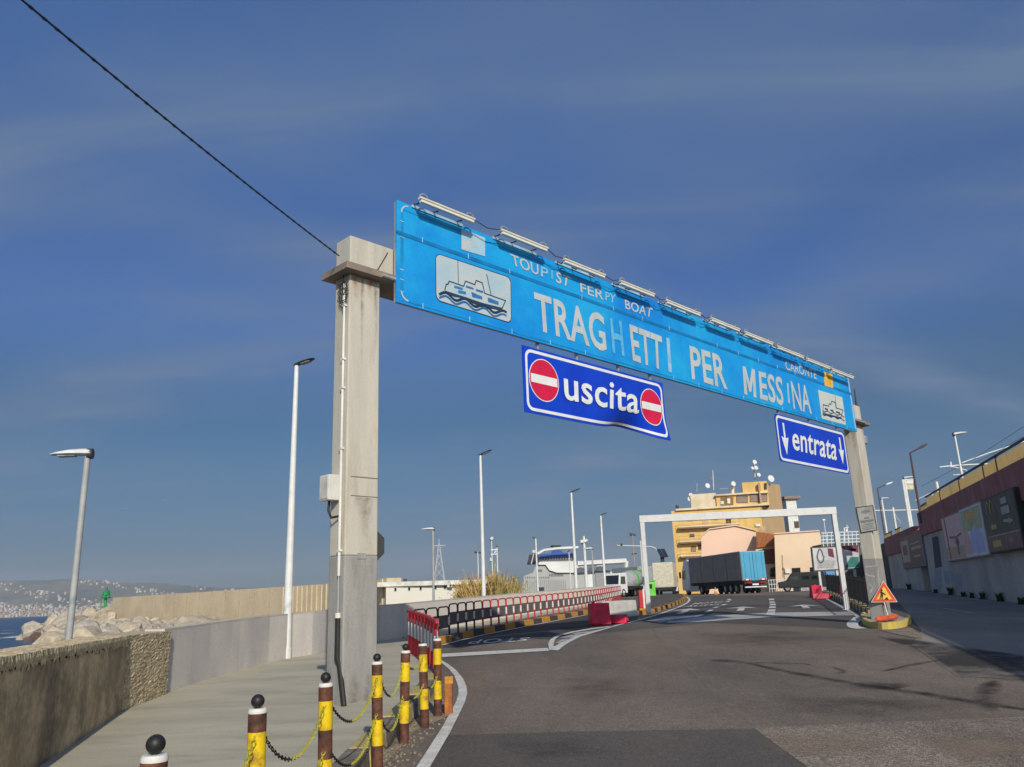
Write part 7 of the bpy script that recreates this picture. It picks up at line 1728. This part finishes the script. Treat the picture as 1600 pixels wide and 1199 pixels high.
# ------------------------------------------------------------------ ferry at its berth
YF = 170.0
fe = at(860, 925, YF); fer = T('ferry', 'grey and white car ferry with a blue bridge deck at the berth', 'ferry', (fe.x, YF, SEA))
hullg = mat('hull_grey', (.42, .43, .42), .6, scale=.3, col2=(.36, .37, .36)); shipw = mat('ship_white', (.72, .72, .70), .5, scale=.3, var=.05); shipb = mat('ship_blue', (.015, .09, .40), .5); fun = mat('funnel_dark', (.02, .025, .04), .5)
def fz(x, y): return (800 + x / 8.0, 820 + y / 8.0)
def fpoly(nm, pts, m, Y=YF, dep=10.0, parent=None, zoom=True):
    b = MB(); b.prism([at(*(fz(*p) if zoom else p), Y) for p in pts], (0, dep, 0)); return b.build(nm, m, parent or fer)
hull = fpoly('hull', [(100, 1010), (150, 640), (260, 600), (300, 500), (420, 480), (470, 560), (560, 580), (700, 540), (760, 560), (900, 580), (1225, 570), (1225, 1010)], hullg, YF, 14)
fpoly('white_superstructure', [(330, 440), (790, 430), (800, 500), (860, 520), (850, 600), (560, 600), (470, 570), (420, 500), (330, 500)], shipw, YF - .6, 14)
fpoly('bridge_deck', [(330, 372), (780, 352), (800, 432), (330, 442)], shipw, YF - 1.0, 12)
brd = fpoly('blue_roof', [(325, 372), (500, 355), (520, 305), (590, 300), (640, 352), (780, 350), (782, 405), (330, 412)], shipb, YF - 1.4, 10)
fpoly('funnel_cap', [(505, 300), (512, 272), (485, 266), (492, 255), (620, 255), (612, 268), (575, 272), (580, 300)], fun, YF - 1.2, 4, brd)
for k in range(13):
    x = 345 + k * 34; fpoly('bridge_window', [(x, 412 - k * .8), (x + 20, 411 - k * .8), (x + 20, 436 - k * .8), (x, 437 - k * .8)], fun, YF - 1.45, .3)
fpoly('dark_wing', [(190, 485), (215, 375), (320, 368), (325, 480), (260, 485)], fun, YF - 1.0, 6)
for k in range(9):
    x = 330 + k * 13 + (110 if k > 3 else 0) + (40 if k > 6 else 0); fpoly('hull_window', [(x, 560), (x + 6, 560), (x + 6, 590), (x, 590)], fun, YF - .15, .2)
for k in range(14):
    x = 170 + k * 22; fpoly('hull_window', [(x, 650), (x + 6, 650), (x + 6, 672), (x, 672)], fun, YF - .15, .2)
for k in range(10):
    x = 470 + k * 18; fpoly('hull_window', [(x, 615), (x + 7, 615), (x + 7, 645), (x, 645)], fun, YF - .15, .2)
for k in range(22):
    x = 120 + k * 26; fpoly('hull_rib', [(x, 690), (x + 4, 690), (x + 4, 820), (x, 822)], mat('rib_grey', (.28, .29, .29), .6), YF - .2, .15)
fpoly('ramp_opening', [(330, 785), (400, 780), (400, 830), (330, 835)], fun, YF - .25, .2); fpoly('white_hull_door', [(930, 630), (1015, 620), (1020, 780), (930, 790)], shipw, YF - .3, 1); fpoly('grey_hull_panel', [(1040, 580), (1225, 572), (1200, 780), (1100, 790), (1050, 785)], mat('panel_grey', (.3, .31, .31), .6), YF - .3, 1)
st_ = fpoly('stern_block', [(1230, 590), (1440, 570), (1440, 820), (1270, 830), (1230, 790)], shipw, YF - 1, 12)
b = MB(); b.tube([at(*fz(820, 490), YF - 3), at(*fz(1430, 455), YF - 3)], .55, 6); b.build('crane_beam', shipw, fer); b = MB(); b.tube([at(*fz(1432, 455), YF - 3), at(*fz(1425, 580), YF - 3)], .45, 6); b.build('crane_leg', shipw, fer)
b = MB(); b.tube([at(*fz(p[0], p[1]), YF - 4) for p in ((320, 365), (400, 320), (560, 300), (830, 285))], .3, 6); b.build('bridge_arch', shipw, fer)
for (x, y0, y1, r_) in ((1095, 580, 450, .8), (855, 600, 500, .8), (990, 590, 540, .6)): b = MB(); b.tube([at(*fz(x, y0), YF), at(*fz(x, y1), YF)], r_, 8); b.build('vent_pipe', shipw, fer)
simple_mast('tall white lighting mast with dark top in front of the ferry bow', 837, 925, 842, 100, [('cap', (834, 841.5), (834, 839.5), .14, headdark), ('lamp_ring', (832, 862), (836.5, 863), .22, headwhite), ('stay', (834, 865), (830, 882), .05, lampwhite)], .13, zb=1.2)
simple_mast('white radar mast with scanners above the ferry', 912, 890, 838, 150, [('scanner', (907, 847), (916, 846), .35, shipw), ('radar_dome', (913.5, 844), (915, 847), .5, shipw), ('platform', (908, 849), (915, 849), .2, headdark)], .3, zb=3)
simple_mast('thin lamp with dark round head before the ferry', 889, 915, 862, 110, [('globe', (888.3, 860.5), (889, 862), .18, headdark)], .08, zb=1.2)
simple_mast('twin headed lamp mast left of the portal', 988, 900, 836, 120, [('lamp_head', (984, 836), (988, 835), .2, headdark), ('lamp_head', (989, 835), (993, 836.5), .14, headdark), ('crossarm', (987, 866), (995, 865), .09, rusty)], .11, zb=1.3, m=mat('faded_pink_pole', (.42, .28, .25), .7))

# ------------------------------------------------------------------ far shore
hillm = mat('hill_scrub', (.15, .14, .085), .95, scale=.0022, col2=(.05, .065, .05), lo=.4, hi=.6, fine=.2, bscale=.02, detail=8, dirt=(.24, .20, .14), dirt_amt=.8, dscale=.0035)
def ridge(x):
    px = 812 + x / 5200 * F
    base = np.interp(px, [-900, -200, 0, 60, 130, 200, 300, 420, 520, 640, 760, 900, 1300], [330, 300, 258, 252, 230, 215, 180, 140, 115, 85, 60, 40, 20])
    return base * (1 + .05 * math.sin(x * .004) + .03 * math.sin(x * .011 + 1))
b = MB(); nx, ny = 110, 14; vs = []
rd = random.Random(9)
def hz_at(x, t):  # t 0 shore .. 1 ridge
    return ridge(x) * (t ** 1.15) * (1 + .10 * math.sin(x * .006 + t * 5) * t * (1 - t) * 4) - 3
for i in range(nx + 1):
    x = -7000 + 9500 * i / nx
    for j in range(ny + 1):
        t = j / ny; vs.append((x * (1 + .10 * t), 4700 + 1100 * t + 60 * math.sin(x * .003), hz_at(x, t) + rd.uniform(-4, 4) * min(1, t * 3)))
    vs.append((x * 1.25, 7000, -20))
m1 = ny + 2
b.add(vs, [(i * m1 + j, (i + 1) * m1 + j, (i + 1) * m1 + j + 1, i * m1 + j + 1) for i in range(nx) for j in range(ny + 1)])
b.build('hills', hillm, kind='structure', smooth=True)
town = [mat('town_white', (.58, .54, .48), .9, fine=0), mat('town_cream', (.42, .35, .27), .9, fine=0), mat('town_roof', (.34, .18, .12), .9, fine=0)]
b = MB(); rd = random.Random(4)
for i in range(3600):
    px = rd.uniform(-150, 560); x = (px - 812) / F * 5000
    t = abs(rd.gauss(0, .16)) if rd.random() < .72 else rd.uniform(.1, .98)
    if t > 1: continue
    if t > .35 and math.sin(x * .009 + t * 14) < .15: continue
    y = 4700 + 1100 * t + 60 * math.sin(x * .003); z_ = hz_at(x, t); w = rd.uniform(6, 16); h = rd.uniform(6, 16) * (1.2 if t < .1 else .8)
    b.bx((x * (1 + .1 * t) - w / 2, y - 8, z_ - 6), (x * (1 + .1 * t) + w / 2, y + 6, z_ + h), rd.choice((0, 0, 1, 1, 2)))
b.build('far_town', town, kind='stuff')
# lattice pylon across the strait
py_ = at(687, 945, 3100); pl_ = T('lattice_pylon', 'faint tall lattice pylon far across the water', 'pylon', (py_.x, 3100, -1))
pym = mat('pylon_steel', (.55, .56, .57), .6); H = 232; 
def pyw(z_): return 30 * (1 - z_ / 215) ** 1.25 + 2.5 if z_ < 215 else 2
for sx in (-1, 1):
    for sy in (-1, 1):
        b = MB(); b.tube([(py_.x + sx * pyw(z_), 3100 + sy * pyw(z_), z_ - 1) for z_ in (0, 40, 90, 140, 185, 214)], 1.5, 4); b.build('leg', pym, pl_)
zs = [0, 45, 85, 120, 150, 175, 195]
for a, c in zip(zs, zs[1:]):
    for sy in (-1, 1):
        b = MB(); b.tube([(py_.x - pyw(a), 3100 + sy * pyw(a), a), (py_.x + pyw(c), 3100 + sy * pyw(c), c)], .7, 4); b.build('brace', pym, pl_)
        b = MB(); b.tube([(py_.x + pyw(a), 3100 + sy * pyw(a), a), (py_.x - pyw(c), 3100 + sy * pyw(c), c)], .7, 4); b.build('brace', pym, pl_)
b = MB(); b.tube([(py_.x - 24, 3100, 205), (py_.x + 24, 3100, 205)], 2.2, 4); b.build('crossarm', pym, pl_); b = MB(); b.tube([(py_.x, 3100, 205), (py_.x, 3100, H)], 1.6, 4); b.build('tip', pym, pl_)
# two gulls far out
for k, (px, py0) in enumerate(((197, 795), (258.5, 781.5))):
    c = at(px, py0, 260); gu = T('gull', ['lower left white gull in the sky beside the grey lamp', 'right white gull in the sky between the two left lamps'][k], 'gull', c)
    b = MB(); b.tube([c - Vector((0, .2, 0)), c, c + Vector((0, .22, 0))], [.02, .055, .02], 8); b.build('body', swhite, gu, smooth=True)
    for s in (-1, 1): b = MB(); b.prism([c + Vector((0, -.06, .02)), c + Vector((s * .3, -.02, .12)), c + Vector((s * .55, .06, .05)), c + Vector((s * .28, .09, .10)), c + Vector((0, .1, .02))], (0, 0, .012)); b.build('wing', swhite, gu)

# ------------------------------------------------------------------ sea haze
hb = MB(); hb.bx((-9500, -350, SEA - 6), (6000, 7300, 345)); hazeo = hb.build('haze', [], kind='stuff')
hm_ = bpy.data.materials.new('haze'); hm_.use_nodes = True; t_ = hm_.node_tree; t_.nodes.clear()
pv_ = t_.nodes.new('ShaderNodeVolumePrincipled'); pv_.inputs['Color'].default_value = (.80, .87, .95, 1); pv_.inputs['Density'].default_value = 0.00011; pv_.inputs['Anisotropy'].default_value = 0.0
ov = t_.nodes.new('ShaderNodeOutputMaterial'); t_.links.new(pv_.outputs[0], ov.inputs['Volume']); hazeo.data.materials.clear(); hazeo.data.materials.append(hm_)
